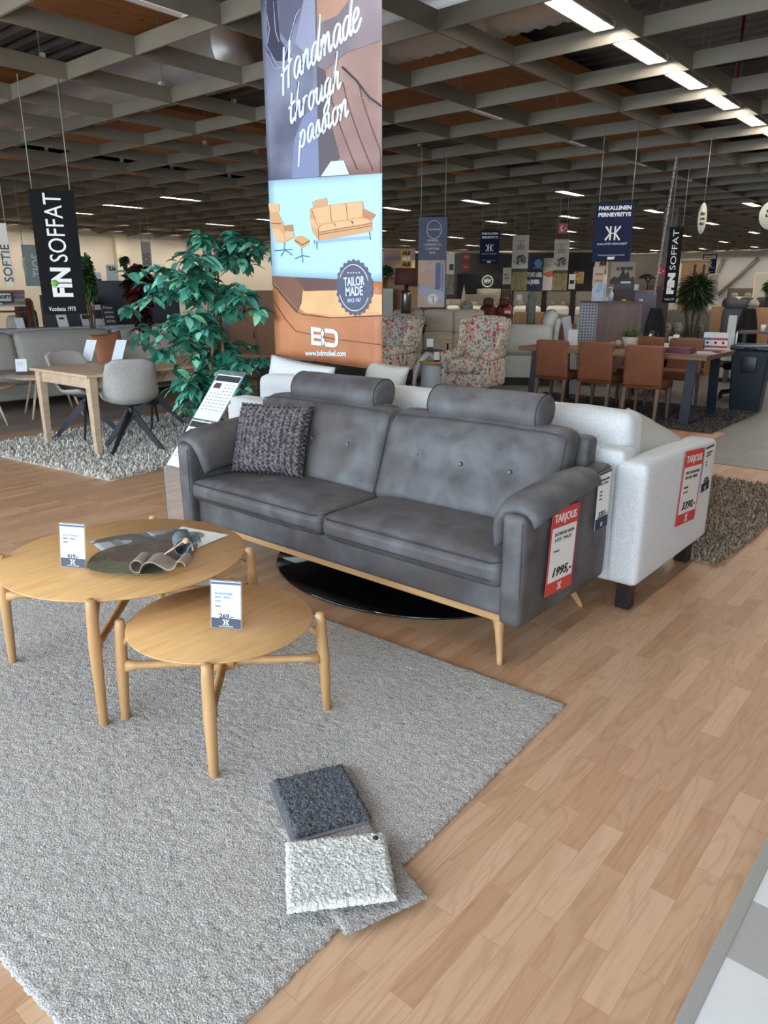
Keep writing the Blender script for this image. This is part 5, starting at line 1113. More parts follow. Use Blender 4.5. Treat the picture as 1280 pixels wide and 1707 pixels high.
t, w_, z0, z1 = banner('pale grey banner with dark letters right of the wall pillar', 236, 252, 403, 446, 20.0, plain(186, 180, 174), turn=-0.1); TX(t, 'SOS', 0, (z0+z1)/2-0.1, 0.22, plain(90, 88, 88), (z1-z0)*0.45, rot=PI/2)
# translucent banner with the craftsman picture
t, w_, z0, z1 = banner('large banner with a navy top and a craftsman photograph below, behind the table lamp', 697, 744, 362, 512, 12.0, plain(70, 78, 104, 0.5), turn=0.0); h_ = z1-z0
on(t, 'lower_picture', -w_*0.5, w_*0.46, z0, z0+h_*0.53, mat('print_workshop', srgb(150, 150, 162), srgb(196, 170, 150), scale=2.6, rough=0.5, lo=0.4, hi=0.6), label='blurred workshop photograph')
on(t, 'machine_picture', w_*0.12, w_*0.30, z0+h_*0.20, z0+h_*0.50, plain(96, 112, 150), 0.017); on(t, 'machine_picture', w_*0.34, w_*0.40, z0+h_*0.18, z0+h_*0.48, plain(120, 134, 166), 0.017)
part('hand_picture', MB().prism([(-w_*0.5, 0.27*h_), (-w_*0.1, 0.24*h_), (w_*0.12, 0.30*h_), (-w_*0.05, 0.36*h_), (-w_*0.5, 0.42*h_)], 0, 0.003, T(0, -0.0175, z0, rx=PI/2)), plain(196, 160, 140), t); part('cloth_picture', MB().prism([(-w_*0.48, 0.16*h_), (w_*0.44, 0.06*h_), (w_*0.44, 0.24*h_), (0, 0.20*h_), (-w_*0.4, 0.26*h_)], 0, 0.002, T(0, -0.0175, z0, rx=PI/2)), plain(168, 174, 200), t)
sc_ = part('round_badge', MB().lathe([(0, 0), (0.085, 0), (0.085, 0.004), (0, 0.004)], 28, T(0.02, -0.02, z0+h_*0.09, rx=PI/2)), white, t); part('badge_mark', MB().tube([(-0.01, -0.027, z0+h_*0.115), (0.03, -0.027, z0+h_*0.12), (0.02, -0.027, z0+h_*0.09), (0.035, -0.027, z0+h_*0.06), (0.0, -0.027, z0+h_*0.058)], 0.008, 5), plain(110, 120, 150), sc_)
part('ring', MB().tube([(0.11*math.cos(a)+0.02, -0.014, z1-h_*0.135+0.13*math.sin(a)) for a in [2*PI*k/32 for k in range(32)]], 0.005, 5, closed=True), plain(214, 216, 224), t)
TX(t, 'SOHVAMESTARI', 0.02, z1-h_*0.135, 0.035, white, 0.18)
for i, b_ in enumerate(('IHMINEN', 'COPPERMAC ON', 'KÄÄPTÖINE', 'TENTTI')): TX(t, b_, 0.0, z1-h_*(0.255+0.045*i), 0.045, plain(226, 226, 232), w_*(0.38, 0.6, 0.46, 0.22)[i])
# white stove banners
for (lab, a, b_, y0, y1, dist) in (('white hanging banner with a sketched chair, left one of the pair', 853, 880, 392, 484, 18.5), ('white hanging banner with a sketched chair, right one below the exit sign', 922, 947, 399, 484, 20.0)):
    t, w_, z0, z1 = banner(lab, a, b_, y0, y1, dist, plain(222, 218, 208), turn=0.0, top=3.5); h_ = z1-z0
    on(t, 'meadow_picture', -w_/2, w_/2, z0, z0+h_*0.40, mat('print_meadow', srgb(112, 102, 68), srgb(160, 142, 100), scale=6, stretch=(3, 1, 1), rough=0.6), label='printed meadow at the foot of the banner'); on(t, 'hedge_picture', -w_/2, w_/2, z0+h_*0.34, z0+h_*0.40, plain(70, 74, 40), 0.017)
    mb = MB(); rr = random.Random(4)
    for k in range(26): x = (rr.random()-0.5)*w_*0.6; z = z0+h_*(0.46+0.18*rr.random()); a_ = rr.random()*PI; mb.tube([(x, -0.016, z), (x+0.08*math.cos(a_), -0.016, z+0.08*math.sin(a_))], 0.009, 4)
    part('sketch', mb, plain(96, 94, 92), t); mb = MB().box(-0.09, 0.09, -0.018, -0.012, z1-h_*0.26, z1-h_*0.25).box(-0.09, 0.09, -0.018, -0.012, z1-h_*0.20, z1-h_*0.19).box(-0.09, -0.08, -0.018, -0.012, z1-h_*0.26, z1-h_*0.19).box(0.08, 0.09, -0.018, -0.012, z1-h_*0.26, z1-h_*0.19).box(-0.01, 0.01, -0.018, -0.012, z1-h_*0.19, z1-h_*0.13); part('emblem', mb, plain(110, 108, 104), t); TX(t, '1921', 0, z1-h_*0.225, 0.07, plain(90, 88, 86), 0.13); TX(t, 'Pohjanmaan', 0, z1-h_*0.10, 0.05, plain(120, 118, 114), 0.2)
# exit sign
def exit_sign(lab, a, b_, y0, y1, dist, hang):
    t, w_, z0, z1 = banner(lab, a, b_, y0, y1, dist, plain(200, 36, 56, 0.4), 'exit_sign', cords=hang, cat='sign', rigid=0.03); h_ = z1-z0
    on(t, 'pictogram', -w_*0.28, w_*0.05, z0+h_*0.22, z1-h_*0.22, white, 0.017); on(t, 'pictogram', -w_*0.12, w_*0.12, z0+h_*0.40, z1-h_*0.30, plain(200, 36, 56), 0.022)
    part('arrow', MB().prism([(w_*0.10, h_*0.46), (w_*0.26, h_*0.46), (w_*0.26, h_*0.36), (w_*0.40, h_*0.5), (w_*0.26, h_*0.64), (w_*0.26, h_*0.54), (w_*0.10, h_*0.54)], 0, 0.003, T(0, -0.022, z0, rx=PI/2)), white, t); return t
exit_sign('small red sign with a white pictogram and arrow hanging right of centre', 931, 946, 373, 389, 16.0, True)
# the concrete column, red sign on it, chain
S_ = Slot(1094, 1117, 21.0, 0.0, 485); conc = mat('concrete', srgb(160, 156, 150), srgb(120, 116, 110), scale=6, rough=0.9)
o = MB().box(-S_.w/2, S_.w/2, 0.0, 0.36, 0, 3.48).build('wall_column', conc); o.location = S_.p; o.rotation_euler = (0, 0, S_.rz); o['kind'] = 'structure'
exit_sign('red sign with a white pictogram on the concrete column', 1094, 1109, 444, 460, 20.7, False)
a0, b0_ = FD(1091, 13.0), FD(1104, 13.0); mb = MB()
p0 = Vector((b0_.x, b0_.y, 3.45)); p1 = Vector((a0.x, a0.y, 1.42)); n = 62
for k in range(n):
    q = (k+0.5)/n; c_ = p0.lerp(p1, q); an = (k % 2)*PI/2; ax = (p1-p0).normalized(); s1 = Vector((math.cos(an+0.6), math.sin(an+0.6), 0)); ring = [c_+ax*0.026*math.cos(t_)+s1*0.013*math.sin(t_) for t_ in [2*PI*j/10 for j in range(10)]]; mb.tube(ring, 0.0055, 5, closed=True)
o = mb.build('hanging_chain', mat('chrome_chain', srgb(190, 188, 186), rough=0.3, metal=0.8)); tag(o, 'bright steel chain hanging from the ceiling beside the concrete column', 'chain')
# oval and round hanging signs
def disc_sign(lab, a, b_, y0, y1, dist, body):
    S_ = Slot(a, b_, dist, 0.0, (y0+y1)/2); z1, z0 = ZHc(S_, y0), ZHc(S_, y1); t = thing('oval_sign' if b_-a < 20 else 'round_sign', lab, 'sign', (S_.p.x, S_.p.y, 0), S_.rz)
    part('panel', MB().lathe([(0, -0.012), (0.5, -0.012), (0.5, 0.012), (0, 0.012)], 40, T(0, 0, (z0+z1)/2, rx=PI/2) @ Matrix.Diagonal((S_.w, z1-z0, 1, 1))), plain(228, 222, 200), t)
    part('hanging_cord', MB().tube([(0, 0, z1), (0, 0, 3.55)], 0.005, 5), wire, t)
    for i, b_ in enumerate(body): TX(t, b_, 0, (z0+z1)/2+(z1-z0)*(0.14-0.16*i), (z1-z0)*0.11, black, S_.w*0.5, off=0.016, bold=0.004)
disc_sign('slim oval cream sign hanging on a cord left of the round one', 1163, 1178, 338, 390, 12.0, ['ISKU', '100', 'ISKU']); disc_sign('round cream sign cut by the right edge of the picture', 1265, 1308, 334, 383, 10.5, ['L', 'LEPO'])
o = MB().tube([(-3.3, 10.8, 3.7), (-3.3, 10.8, 4.78)], 0.018, 8).build('sprinkler_pipe', plain(120, 30, 44)); tag(o, 'dark red vertical sprinkler pipe under the steel deck at the upper right', 'pipe')

# ------------------------------------------------------------------ furniture of the middle distance
def ob(label, cat, name, px0, px1, dist, turn=0.0, group=None, y=520):
    S_ = Slot(px0, px1, dist, turn, y); t = thing(name, label, cat, (S_.p.x, S_.p.y, 0.006), S_.rz, group); t_z = lambda py: ZHc(S_, py)-0.006
    return t, S_.w, t_z
def rb(t, name, x0, x1, y0, y1, z0, z1, m, r=0.04, puff=0.015, n=4, fn=None, label=None):
    return part(name, MB().rbox(min(x0, x1), max(x0, x1), min(y0, y1), max(y0, y1), min(z0, z1), max(z0, z1), r, n, puff=(puff*0.3, puff, puff), fn=fn), m, t, label=label)
def bx(t, name, x0, x1, y0, y1, z0, z1, m, label=None): return part(name, MB().box(x0, x1, y0, y1, z0, z1), m, t, label=label)
def shop_sofa(label, a, b_, dist, ytop, m, seats=2, turn=0.0, depth=0.9, arms=True, head=False, group=None, legs=black, arm_h=0.6, split=False):
    t, w, z = ob(label, 'sofa', 'sofa', a, b_, dist, turn, group); zt = z(ytop); aw = 0.18 if arms else 0.0
    rb(t, 'base', -w/2+aw*0.5, w/2-aw*0.5, 0.0, depth, 0.1, 0.32, m, 0.03, 0)
    for k in range(seats):
        x0 = -w/2+aw+(w-2*aw)*k/seats; x1 = x0+(w-2*aw)/seats
        rb(t, 'seat_cushion', x0, x1, -0.02, depth-0.2, 0.3, 0.46, m, 0.05, 0.02)
        hb = zt if not head else zt-0.16
        if split: rb(t, 'back_cushion', x0, x1, depth-0.34, depth-0.08, 0.42, hb-(hb-0.42)*0.5, m, 0.05, 0.02, fn=lambda x, y, z_: (x, y+(z_-0.4)*0.2, z_)); rb(t, 'back_cushion', x0, x1, depth-0.27, depth+0.0, hb-(hb-0.42)*0.5, hb, m, 0.05, 0.02, fn=lambda x, y, z_: (x, y+(z_-0.4)*0.2, z_))
        else: rb(t, 'back_cushion', x0, x1, depth-0.36, depth-0.1, 0.42, hb, m, 0.06, 0.03, fn=lambda x, y, z_: (x, y+(z_-0.4)*0.25, z_))
        if head: rb(t, 'headrest', x0+0.06, x1-0.06, depth-0.22, depth-0.04, zt-0.17, zt, m, 0.05, 0.01)
    if arms:
        for q in (-1, 1): rb(t, 'armrest', q*(w/2-aw), q*w/2, -0.02, depth, 0.1, arm_h, m, 0.05, 0.01)
    for (x, y) in ((-w/2+0.1, 0.08), (w/2-0.1, 0.08), (-w/2+0.1, depth-0.08), (w/2-0.1, depth-0.08)): part('leg', MB().box(x-0.03, x+0.03, y-0.03, y+0.03, 0, 0.1), legs, t)
    return t, w, z
def cabinet(label, a, b_, dist, ytop, ybot, m, name='cabinet', cat='cabinet', depth=0.4, doors=2, turn=0.0, floor=True, dm=None):
    t, w, z = ob(label, cat, name, a, b_, dist, turn); z1 = z(ytop); z0 = 0.0 if floor else z(ybot)
    bx(t, 'body', -w/2, w/2, 0, depth, z0, z1, m)
    for k in range(doors):
        x0 = -w/2+w*k/doors+0.01; x1 = x0+w/doors-0.02; d_ = bx(t, 'door', x0, x1, -0.018, 0.0, z0+0.04, z1-0.04, dm or m); bx(d_, 'handle', x1-0.04, x1-0.025, -0.035, -0.018, (z0+z1)/2-0.06, (z0+z1)/2+0.06, black)
    return t, w, z
def poster(label, a, b_, y0, y1, dist, m, name='poster', cat='poster', turn=0.0, fr=None):
    t, w, z = ob(label, cat, name, a, b_, dist, turn, None, (y0+y1)/2); t.location.z = 0; z1, z0 = z(y0)+0.006, z(y1)+0.006
    bx(t, 'print', -w/2, w/2, -0.01, 0.01, z0, z1, m)
    if fr: part('frame', MB().box(-w/2-0.03, -w/2, -0.02, 0.02, z0-0.03, z1+0.03).box(w/2, w/2+0.03, -0.02, 0.02, z0-0.03, z1+0.03).box(-w/2, w/2, -0.02, 0.02, z1, z1+0.03).box(-w/2, w/2, -0.02, 0.02, z0-0.03, z0), fr, t)
    return t, w, z0, z1
# ---- floral wing chairs
def floral():
    m, nt, b = NT('rose_print'); N = nt.nodes; tc = N.new('ShaderNodeTexCoord')
    no = N.new('ShaderNodeTexNoise'); no.inputs['Scale'].default_value = 9; L(nt, tc.outputs['Object'], no.inputs['Vector'])
    mixv = N.new('ShaderNodeMix'); mixv.data_type = 'VECTOR'; mixv.inputs[0].default_value = 0.12; L(nt, tc.outputs['Object'], mixv.inputs[4]); L(nt, no.outputs['Color'], mixv.inputs[5])
    src = None; base = (*srgb(222, 214, 202), 1)
    for sc, hi, lo, col in ((22, 0.46, 0.36, (138, 146, 134)), (17, 0.36, 0.30, (202, 160, 134)), (11, 0.38, 0.32, (214, 128, 122)), (11.0, 0.2, 0.16, (168, 58, 70)), (34, 0.32, 0.26, (84, 98, 92))):
        v = N.new('ShaderNodeTexVoronoi'); v.inputs['Scale'].default_value = sc; v.inputs['Randomness'].default_value = 1.0; L(nt, mixv.outputs[1], v.inputs['Vector'])
        r = N.new('ShaderNodeMapRange'); r.inputs[1].default_value = hi; r.inputs[2].default_value = lo; L(nt, v.outputs['Distance'], r.inputs[0])
        g = N.new('ShaderNodeMix'); g.data_type = 'RGBA'; g.inputs[7].default_value = (*srgb(*col), 1)
        # only some of the cells bloom
        c_ = N.new('ShaderNodeSeparateColor'); L(nt, v.outputs['Color'], c_.inputs[0]); gt = N.new('ShaderNodeMath'); gt.operation = 'GREATER_THAN'; gt.inputs[1].default_value = 0.38; L(nt, c_.outputs[0], gt.inputs[0])
        mu = N.new('ShaderNodeMath'); mu.operation = 'MULTIPLY'; L(nt, r.outputs[0], mu.inputs[0]); L(nt, gt.outputs[0], mu.inputs[1]); L(nt, mu.outputs[0], g.inputs[0])
        if src is None: g.inputs[6].default_value = base
        else: L(nt, src, g.inputs[6])
        src = g.outputs[2]
    L(nt, src, b.inputs['Base Color']); b.inputs['Roughness'].default_value = 0.85; return m
fl = floral()
def wing_chair(label, x, y, rz, s_=1.0):
    t = thing('wing_chair', label, 'armchair', (x, y, 0.006), rz); t.scale = (s_,)*3
    rb(t, 'base', -0.33, 0.33, 0.0, 0.72, 0.04, 0.30, fl, 0.03, 0); rb(t, 'seat_cushion', -0.27, 0.27, -0.05, 0.60, 0.30, 0.50, fl, 0.05, 0.02, 6)
    rb(t, 'footrest', -0.30, 0.30, -0.03, 0.02, 0.05, 0.29, fl, 0.02, 0.01)
    lean = lambda x_, y_, z_: (x_*(1+0.10*max(0, z_-0.6)), y_+0.28*max(0, z_-0.45), z_)
    rb(t, 'backrest', -0.31, 0.31, 0.52, 0.72, 0.42, 1.10, fl, 0.07, 0.03, 8, fn=lean)
    for q in (-1, 1):
        rb(t, 'wing', q*0.27, q*0.36, 0.36, 0.72, 0.58, 1.08, fl, 0.04, 0.01, 6, fn=lambda x_, y_, z_: (x_*(1+0.10*max(0, z_-0.6)), y_+0.28*max(0, z_-0.45), z_))
        rb(t, 'armrest', q*0.26, q*0.40, -0.02, 0.66, 0.10, 0.50, fl, 0.03, 0.0, 4); part('arm_roll', MB().tube([(q*0.335, -0.02, 0.53), (q*0.335, -0.01, 0.535), (q*0.335, 0.3, 0.55), (q*0.335, 0.62, 0.57)], [0.07, 0.085, 0.085, 0.08], 16), fl, t)
    return t
wing_chair('floral rose patterned wing armchair right of the white pedestal table', XY(801, 9.75), 9.35, 0.12, 1.0)
wing_chair('floral rose patterned wing armchair partly behind the hanging banner, left of the pedestal table', XY(641, 9.6), 9.25, -0.15, 1.0)
# pedestal table
p = F(718, 653); t = thing('pedestal_table', 'white drum pedestal table with a wooden top between the floral chairs', 'side table', (p.x, p.y, 0.006))
part('drum', MB().lathe([(0.165, 0), (0.17, 0.02), (0.135, 0.40), (0.13, 0.43), (0, 0.43)], 32), plain(196, 206, 222, 0.35), t); part('tabletop', MB().lathe([(0, 0.43), (0.19, 0.43), (0.20, 0.445), (0.195, 0.455), (0, 0.455)], 36), topm, t, label='pale wooden top')
t = thing('price_stand', 'small price stand on the wooden top of the pedestal table', 'price stand', (p.x+0.10, p.y, 0.463), 0.5); part('sheet', MB().box(-0.04, 0.04, -0.002, 0.002, 0.0, 0.15), paper, t); part('footer', MB().box(-0.04, 0.04, -0.004, -0.002, 0.0, 0.03), black, t)
# arch table behind it
t, w, z = ob('white curved arch legged side table behind the pedestal table', 'side table', 'arch_table', 690, 745, 11.7)
pts = [(-w/2+0.02, 0, 0.0), (-w*0.46, 0, 0.18), (-w*0.30, 0, 0.42), (-w*0.05, 0, 0.56), (w*0.1, 0, 0.54), (w*0.3, 0, 0.40), (w*0.5, 0, 0.3)]
part('arch', MB().tube([tuple(p_) for p_ in pts], [0.03, 0.04, 0.05, 0.055, 0.05, 0.04, 0.03], 12), plain(226, 226, 226, 0.25), t); part('tabletop', MB().lathe([(0, 0.60), (0.17, 0.60), (0.18, 0.61), (0, 0.62)], 24, T(0.05, 0, 0)), plain(60, 50, 46), t)
t2 = thing('price_stand', 'small price stand on the dark top of the arch table', 'price stand', (t.location.x, t.location.y, 0.63), t.rotation_euler.z); part('sheet', MB().box(-0.05, 0.05, -0.002, 0.002, 0.0, 0.16), paper, t2); part('footer', MB().box(-0.05, 0.05, -0.004, -0.002, 0.0, 0.035), plain(60, 62, 72), t2)
t, w, z = ob('small oak tray standing beside the arch table price stand', 'tray', 'wooden_tray', 737, 758, 12.1); rb(t, 'board', -w/2, w/2, 0, 0.14, z(573), z(566), topm, 0.01, 0); part('stem', MB().tube([(0, 0.07, 0), (0, 0.07, z(573))], 0.015, 8), black, t)
# beige sofas
beige = mat('beige_velvet', srgb(178, 170, 156), srgb(190, 182, 168), scale=30, rough=0.85)
shop_sofa('beige three part sofa standing behind the two floral wing chairs', 650, 812, 12.6, 519, beige, 3, split=True, arms=False)
# table lamp
p = FD(677, 13.3); lh = 1.06; t = thing('table_lamp', 'table lamp with a brown drum shade and steel base behind the beige sofa', 'lamp', (p.x, p.y, 0)); S_ = Slot(657, 697, 13.3)
zz = lambda py: ZHc(S_, py)
part('lamp_shade', MB().lathe([(S_.w*0.5, zz(475)), (S_.w*0.43, zz(447)), (S_.w*0.42, zz(447)), (S_.w*0.49, zz(475))], 36), plain(96, 56, 54, 0.8), t); part('base', MB().lathe([(0.09, zz(540)), (0.09, zz(490)), (0.08, zz(485)), (0.03, zz(483)), (0, zz(483))], 24), mat('brushed_steel', srgb(130, 128, 126), rough=0.3, metal=0.9), t)
part('ball', MB().lathe([(0, zz(483))]+[(0.04*math.sin(a), zz(479)-0.04*math.cos(a)) for a in [PI*k/8 for k in range(1, 8)]]+[(0, zz(479)+0.04)], 16), black, t); part('stem', MB().tube([(0, 0, zz(476)), (0, 0, zz(462))], 0.012, 8), black, t)
t = thing('side_table', 'dark side table carrying the lamp with the brown shade', 'side table', (p.x, p.y, 0.006)); bx(t, 'tabletop', -0.3, 0.3, -0.22, 0.22, zz(540)-0.04, zz(540)-0.012, plain(70, 46, 36)); 
for (x, y) in ((-.26, -.18), (.26, -.18), (-.26, .18), (.26, .18)): bx(t, 'leg', x-0.02, x+0.02, y-0.02, y+0.02, 0, zz(540)-0.04, plain(70, 46, 36))
# shelves left of the lamp
oak2 = wood('oak_shelf', srgb(190, 142, 88), srgb(170, 122, 72), 'z', ring=20)
t, w, z = ob('oak shelf unit with a white panel at the right edge of the big banner', 'shelf', 'shelf_unit', 634, 676, 15.0)
bx(t, 'body', -w/2, w/2, 0.30, 0.34, 0, z(460), oak2); bx(t, 'side_panel', -w/2, -w/2+0.05, 0, 0.30, 0, z(460), oak2); bx(t, 'side_panel', w/2-0.05, w/2, 0, 0.30, 0, z(460), oak2); bx(t, 'shelf_board', -w/2, w/2, 0, 0.3, z(462), z(459), oak2); bx(t, 'door', -w/2+0.05, 0.0, -0.02, 0.0, 0.1, z(481), plain(206, 206, 200), 'white door panel')
t, w, z = ob('oak cabinet behind the lamp base, left of the navy craftsman banner', 'cabinet', 'cabinet', 679, 700, 14.6); bx(t, 'body', -w/2, w/2, 0, 0.4, 0, z(478), oak2); bx(t, 'door', -w/2+0.02, w/2-0.02, -0.02, 0, 0.1, z(481), oak2)
def shrub(label, px, dist, ytop, ybot, wpx, mats, n, lsz, seed, name='potted_plant', potm=None, wdk=0.3, floor=False, z_base=None, droop=0.4):
    S_ = Slot(px-wpx/2, px+wpx/2, dist, 0.0, (ytop+ybot)/2); z1, z0 = ZHc(S_, ytop), ZHc(S_, ybot); rr = random.Random(seed); base = 0.0 if floor else (z_base if z_base is not None else z0-0.12)
    t = thing(name, label, 'plant', (S_.p.x, S_.p.y, base), S_.rz); ms = [MB() for _ in mats]; cz = (z0+z1)/2-base; hz = (z1-z0)/2
    st = MB()
    for i in range(n):
        u = rr.random()*2*PI; e = math.asin(2*rr.random()-1); k = (0.55+0.45*rr.random()); c = Vector((math.cos(u)*math.cos(e)*S_.w/2*k*0.85, math.sin(u)*math.cos(e)*S_.w/2*k*0.85, cz+math.sin(e)*hz*k*0.85))
        d = Vector((c.x, c.y, (c.z-cz)*0.6+0.15*S_.w*(rr.random()-0.3))); d = d if d.length > 1e-3 else Vector((0, 0, 1)); l_ = lsz*(0.7+0.6*rr.random())
        leaf(ms[int(rr.random()*len(mats))], c-d.normalized()*l_*0.5, d, l_, l_*wdk, Vector((rr.random()-0.5, rr.random()-0.5, 1)), droop=droop, seg=3)
        if i % max(1, n//16) == 0: st.tube([(0, 0, 0.05), (c.x*0.3, c.y*0.3, c.z*0.5), tuple(c)], [0.012, 0.008, 0.003], 5, caps=False)
    for k, mb in enumerate(ms): part('foliage', mb, mats[k], t)
    part('stems', st, plain(78, 62, 44), t)
    if potm: part('pot', MB().lathe([(0.09, 0), (0.12, 0.02), (0.14, 0.2), (0.13, 0.21), (0.12, 0.18), (0, 0.17)], 20), potm, t)
    return t
g1, g2, g3 = leafmat('bush_dark', (34, 62, 34), (50, 84, 44)), leafmat('bush_mid', (58, 100, 54), (80, 124, 66)), leafmat('bush_deep', (20, 40, 26), (30, 54, 34))
shrub('small green bush on top of the oak shelf unit left of the lamp', 645, 15.0, 440, 460, 24, [g1, g2], 120, 0.10, 21)
# sale signs
def ale(label, a, b_, y0, y1, dist):
    t, w, z0, z1 = banner(label, a, b_, y0, y1, dist, plain(214, 158, 44, 0.6), 'sale_sign', cords=False, cat='sign', rigid=0.01)
    for k, c_ in enumerate((black, white, black)): TX(t, 'ALE', 0, z1-(z1-z0)*(0.2+0.31*k), (z1-z0)*0.26, c_, w*0.8, off=0.008, bold=0.008)
    part('stand_pole', MB().tube([(0, 0.03, 0), (0, 0.03, z1)], 0.012, 6), wire, t)
ale('yellow ALE sale sign above the lamp with the brown shade', 668, 686, 416, 446, 15.5); ale('yellow ALE sale sign hanging below the large navy banner', 998, 1011, 434, 458, 22.0)
t, w, z0, z1 = poster('large sunset photograph on the wall behind the yellow sale sign', 640, 692, 414, 447, 22.0, mat('print_sunset', srgb(232, 190, 130), srgb(120, 112, 124), scale=1.6, stretch=(0.4, 1, 2.2), rough=0.5, detail=2)); 
# booth walls
dark_w = mat('charcoal_wall', srgb(52, 52, 52), srgb(58, 58, 58), scale=2, rough=0.6)
def booth(n, a, b_, dist, y0, m):
    S_ = Slot(a, b_, dist, 0.0, 460); o = MB().box(-S_.w/2, S_.w/2, 0, 0.12, 0, ZHc(S_, y0)).build(n, m); o.location = S_.p; o.rotation_euler = (0, 0, S_.rz); o['kind'] = 'structure'; return o
booth('wall_booth', 742, 990, 27.0, 423, dark_w); booth('wall_niche', 762, 838, 24.9, 456, plain(16, 16, 16, 0.7)); booth('wall_pale', 1012, 1112, 26.5, 428, plain(196, 190, 178, 0.8)); booth('wall_side', 560, 742, 27.5, 420, plain(84, 80, 76, 0.8))
o = booth('trim_2', 640, 1040, 25.8, 419, plain(200, 198, 190, 0.6)); S_ = Slot(640, 1040, 25.8); o.data = o.data.copy(); 
for v in o.data.vertices:
    if v.co.z < 1: v.co.z = ZHc(S_, 421.5)
t, w, z0, z1 = poster('round green and white emblem lit on the black niche wall', 799, 826, 456, 482, 24.8, plain(16, 16, 16), name='emblem_sign', cat='sign')
zc_ = (z0+z1)/2
part('ring', MB().tube([(0.17*math.cos(a), -0.02, zc_+0.17*math.sin(a)) for a in [2*PI*k/30 for k in range(30)]], 0.02, 6, closed=True), plain(232, 236, 232), t); part('green_disc', MB().lathe([(0, 0), (0.15, 0), (0.15, 0.004), (0, 0.004)], 28, T(0, -0.016, zc_, rx=PI/2)), plain(60, 110, 80), t); TX(t, 'IMW', 0, zc_, 0.16, white, 0.22, off=0.022, bold=0.006); TX(t, 'UNELMAT', 0, z0+0.02, 0.05, white, 0.3, off=0.016)
for (y0, y1, lab, tx) in ((421, 436, 'upper red round sticker on the charcoal wall', 'ALE'), (437, 453, 'lower red round sticker on the charcoal wall', 'Poisto')):
    t, w, z0, z1 = poster(lab, 770, 784, y0, y1, 25.5, plain(206, 86, 76), name='round_sticker', cat='sticker'); 
    o = t.children[0]; o.data = bpy.data.meshes.new('print'); mb = MB().lathe([(0, 0), (0.5, 0), (0.5, 0.02), (0, 0.02)], 30, T(0, -0.0, (z0+z1)/2, rx=PI/2) @ Matrix.Diagonal((w, z1-z0, 1, 1))); o.data.from_pydata(mb.v, [], mb.f); o.data.materials.append(plain(206, 86, 76)); TX(t, tx, 0, (z0+z1)/2, 0.11, white, w*0.6, off=0.024)
t, w, z0, z1 = poster('white poster with small grey pictures left of the white hanging banner', 838, 852, 446, 474, 23.6, plain(214, 212, 208)); on(t, 'picture', -w*0.3, w*0.3, z0+(z1-z0)*0.3, z0+(z1-z0)*0.45, plain(150, 160, 150)); on(t, 'picture', -w*0.35, w*0.1, z0+(z1-z0)*0.55, z0+(z1-z0)*0.62, plain(110, 110, 108))
t, w, z0, z1 = poster('tall white poster with a landscape behind the craftsman banner', 743, 757, 423, 491, 22.5, plain(216, 214, 208)); on(t, 'landscape', -w/2, w/2, z0, z0+(z1-z0)*0.5, mat('print_rock', srgb(96, 96, 70), srgb(150, 146, 132), scale=6), label='printed rocky landscape'); on(t, 'picture', -w*0.1, w*0.4, z0+(z1-z0)*0.6, z0+(z1-z0)*0.75, plain(70, 70, 72))
t, w, z0, z1 = poster('blue banner reading NOT JUST A BED between the two white banners', 872, 904, 430, 484, 24.0, plain(28, 52, 92, 0.6), name='wall_banner', cat='banner'); h_ = z1-z0
TX(t, 'NOT JUST A BED.', 0.02, z1-h_*0.52, h_*0.17, white, w*0.92, bold=0.012); TX(t, 'IT\'S A JENSEN.', -0.02, z1-h_*0.74, h_*0.17, white, w*0.82, bold=0.012); part('badge', MB().lathe([(0, 0), (0.12, 0), (0.12, 0.004), (0, 0.004)], 24, T(w*0.25, -0.014, z1-h_*0.16, rx=PI/2)), plain(110, 170, 220), t); TX(t, 'Scandinavia', w*0.25, z1-h_*0.30, 0.06, white, 0.3)
t, w, z0, z1 = poster('white banner with an orange picture between the blue banner and the right white banner', 905, 923, 430, 484, 24.3, plain(206, 202, 196), name='wall_banner', cat='banner'); part('orange_picture', MB().prism([(-0.2, 0), (0.05, 0.10), (0.2, 0.06), (0.14, -0.05), (0, -0.08)], 0, 0.004, T(0, -0.014, z0+(z1-z0)*0.5, rx=PI/2)), plain(206, 96, 66), t); TX(t, 'JUST W', 0.05, z1-(z1-z0)*0.24, 0.11, plain(110, 110, 110), 0.3)
t, w, z0, z1 = poster('gold square wall art with curved lines', 956, 973, 453, 473, 25.4, mat('gold_art', srgb(206, 180, 116), srgb(180, 150, 84), scale=5), name='wall_art', cat='wall art'); part('curve', MB().tube([(-0.1+0.09*math.sin(a*2.2), -0.02, (z0+z1)/2+0.16*math.cos(a)) for a in [2*PI*k/24 for k in range(24)]], 0.010, 5, closed=True), plain(96, 76, 40), t)
t, w, z0, z1 = poster('small black and white poster left of the gold wall art', 948, 959, 457, 482, 24.6, plain(206, 204, 200)); on(t, 'picture', -w*0.35, w*0.3, z0+(z1-z0)*0.35, z0+(z1-z0)*0.6, black)
t, w, z0, z1 = poster('white roll up banner with two orange pictures behind the counter', 988, 1007, 444, 478, 20.0, plain(214, 208, 198), name='wall_banner', cat='banner')
for q in (0.3, 0.62): on(t, 'picture', -w*0.33, w*0.33, z0+(z1-z0)*(q-0.05), z0+(z1-z0)*(q+0.05), plain(196, 150, 120))
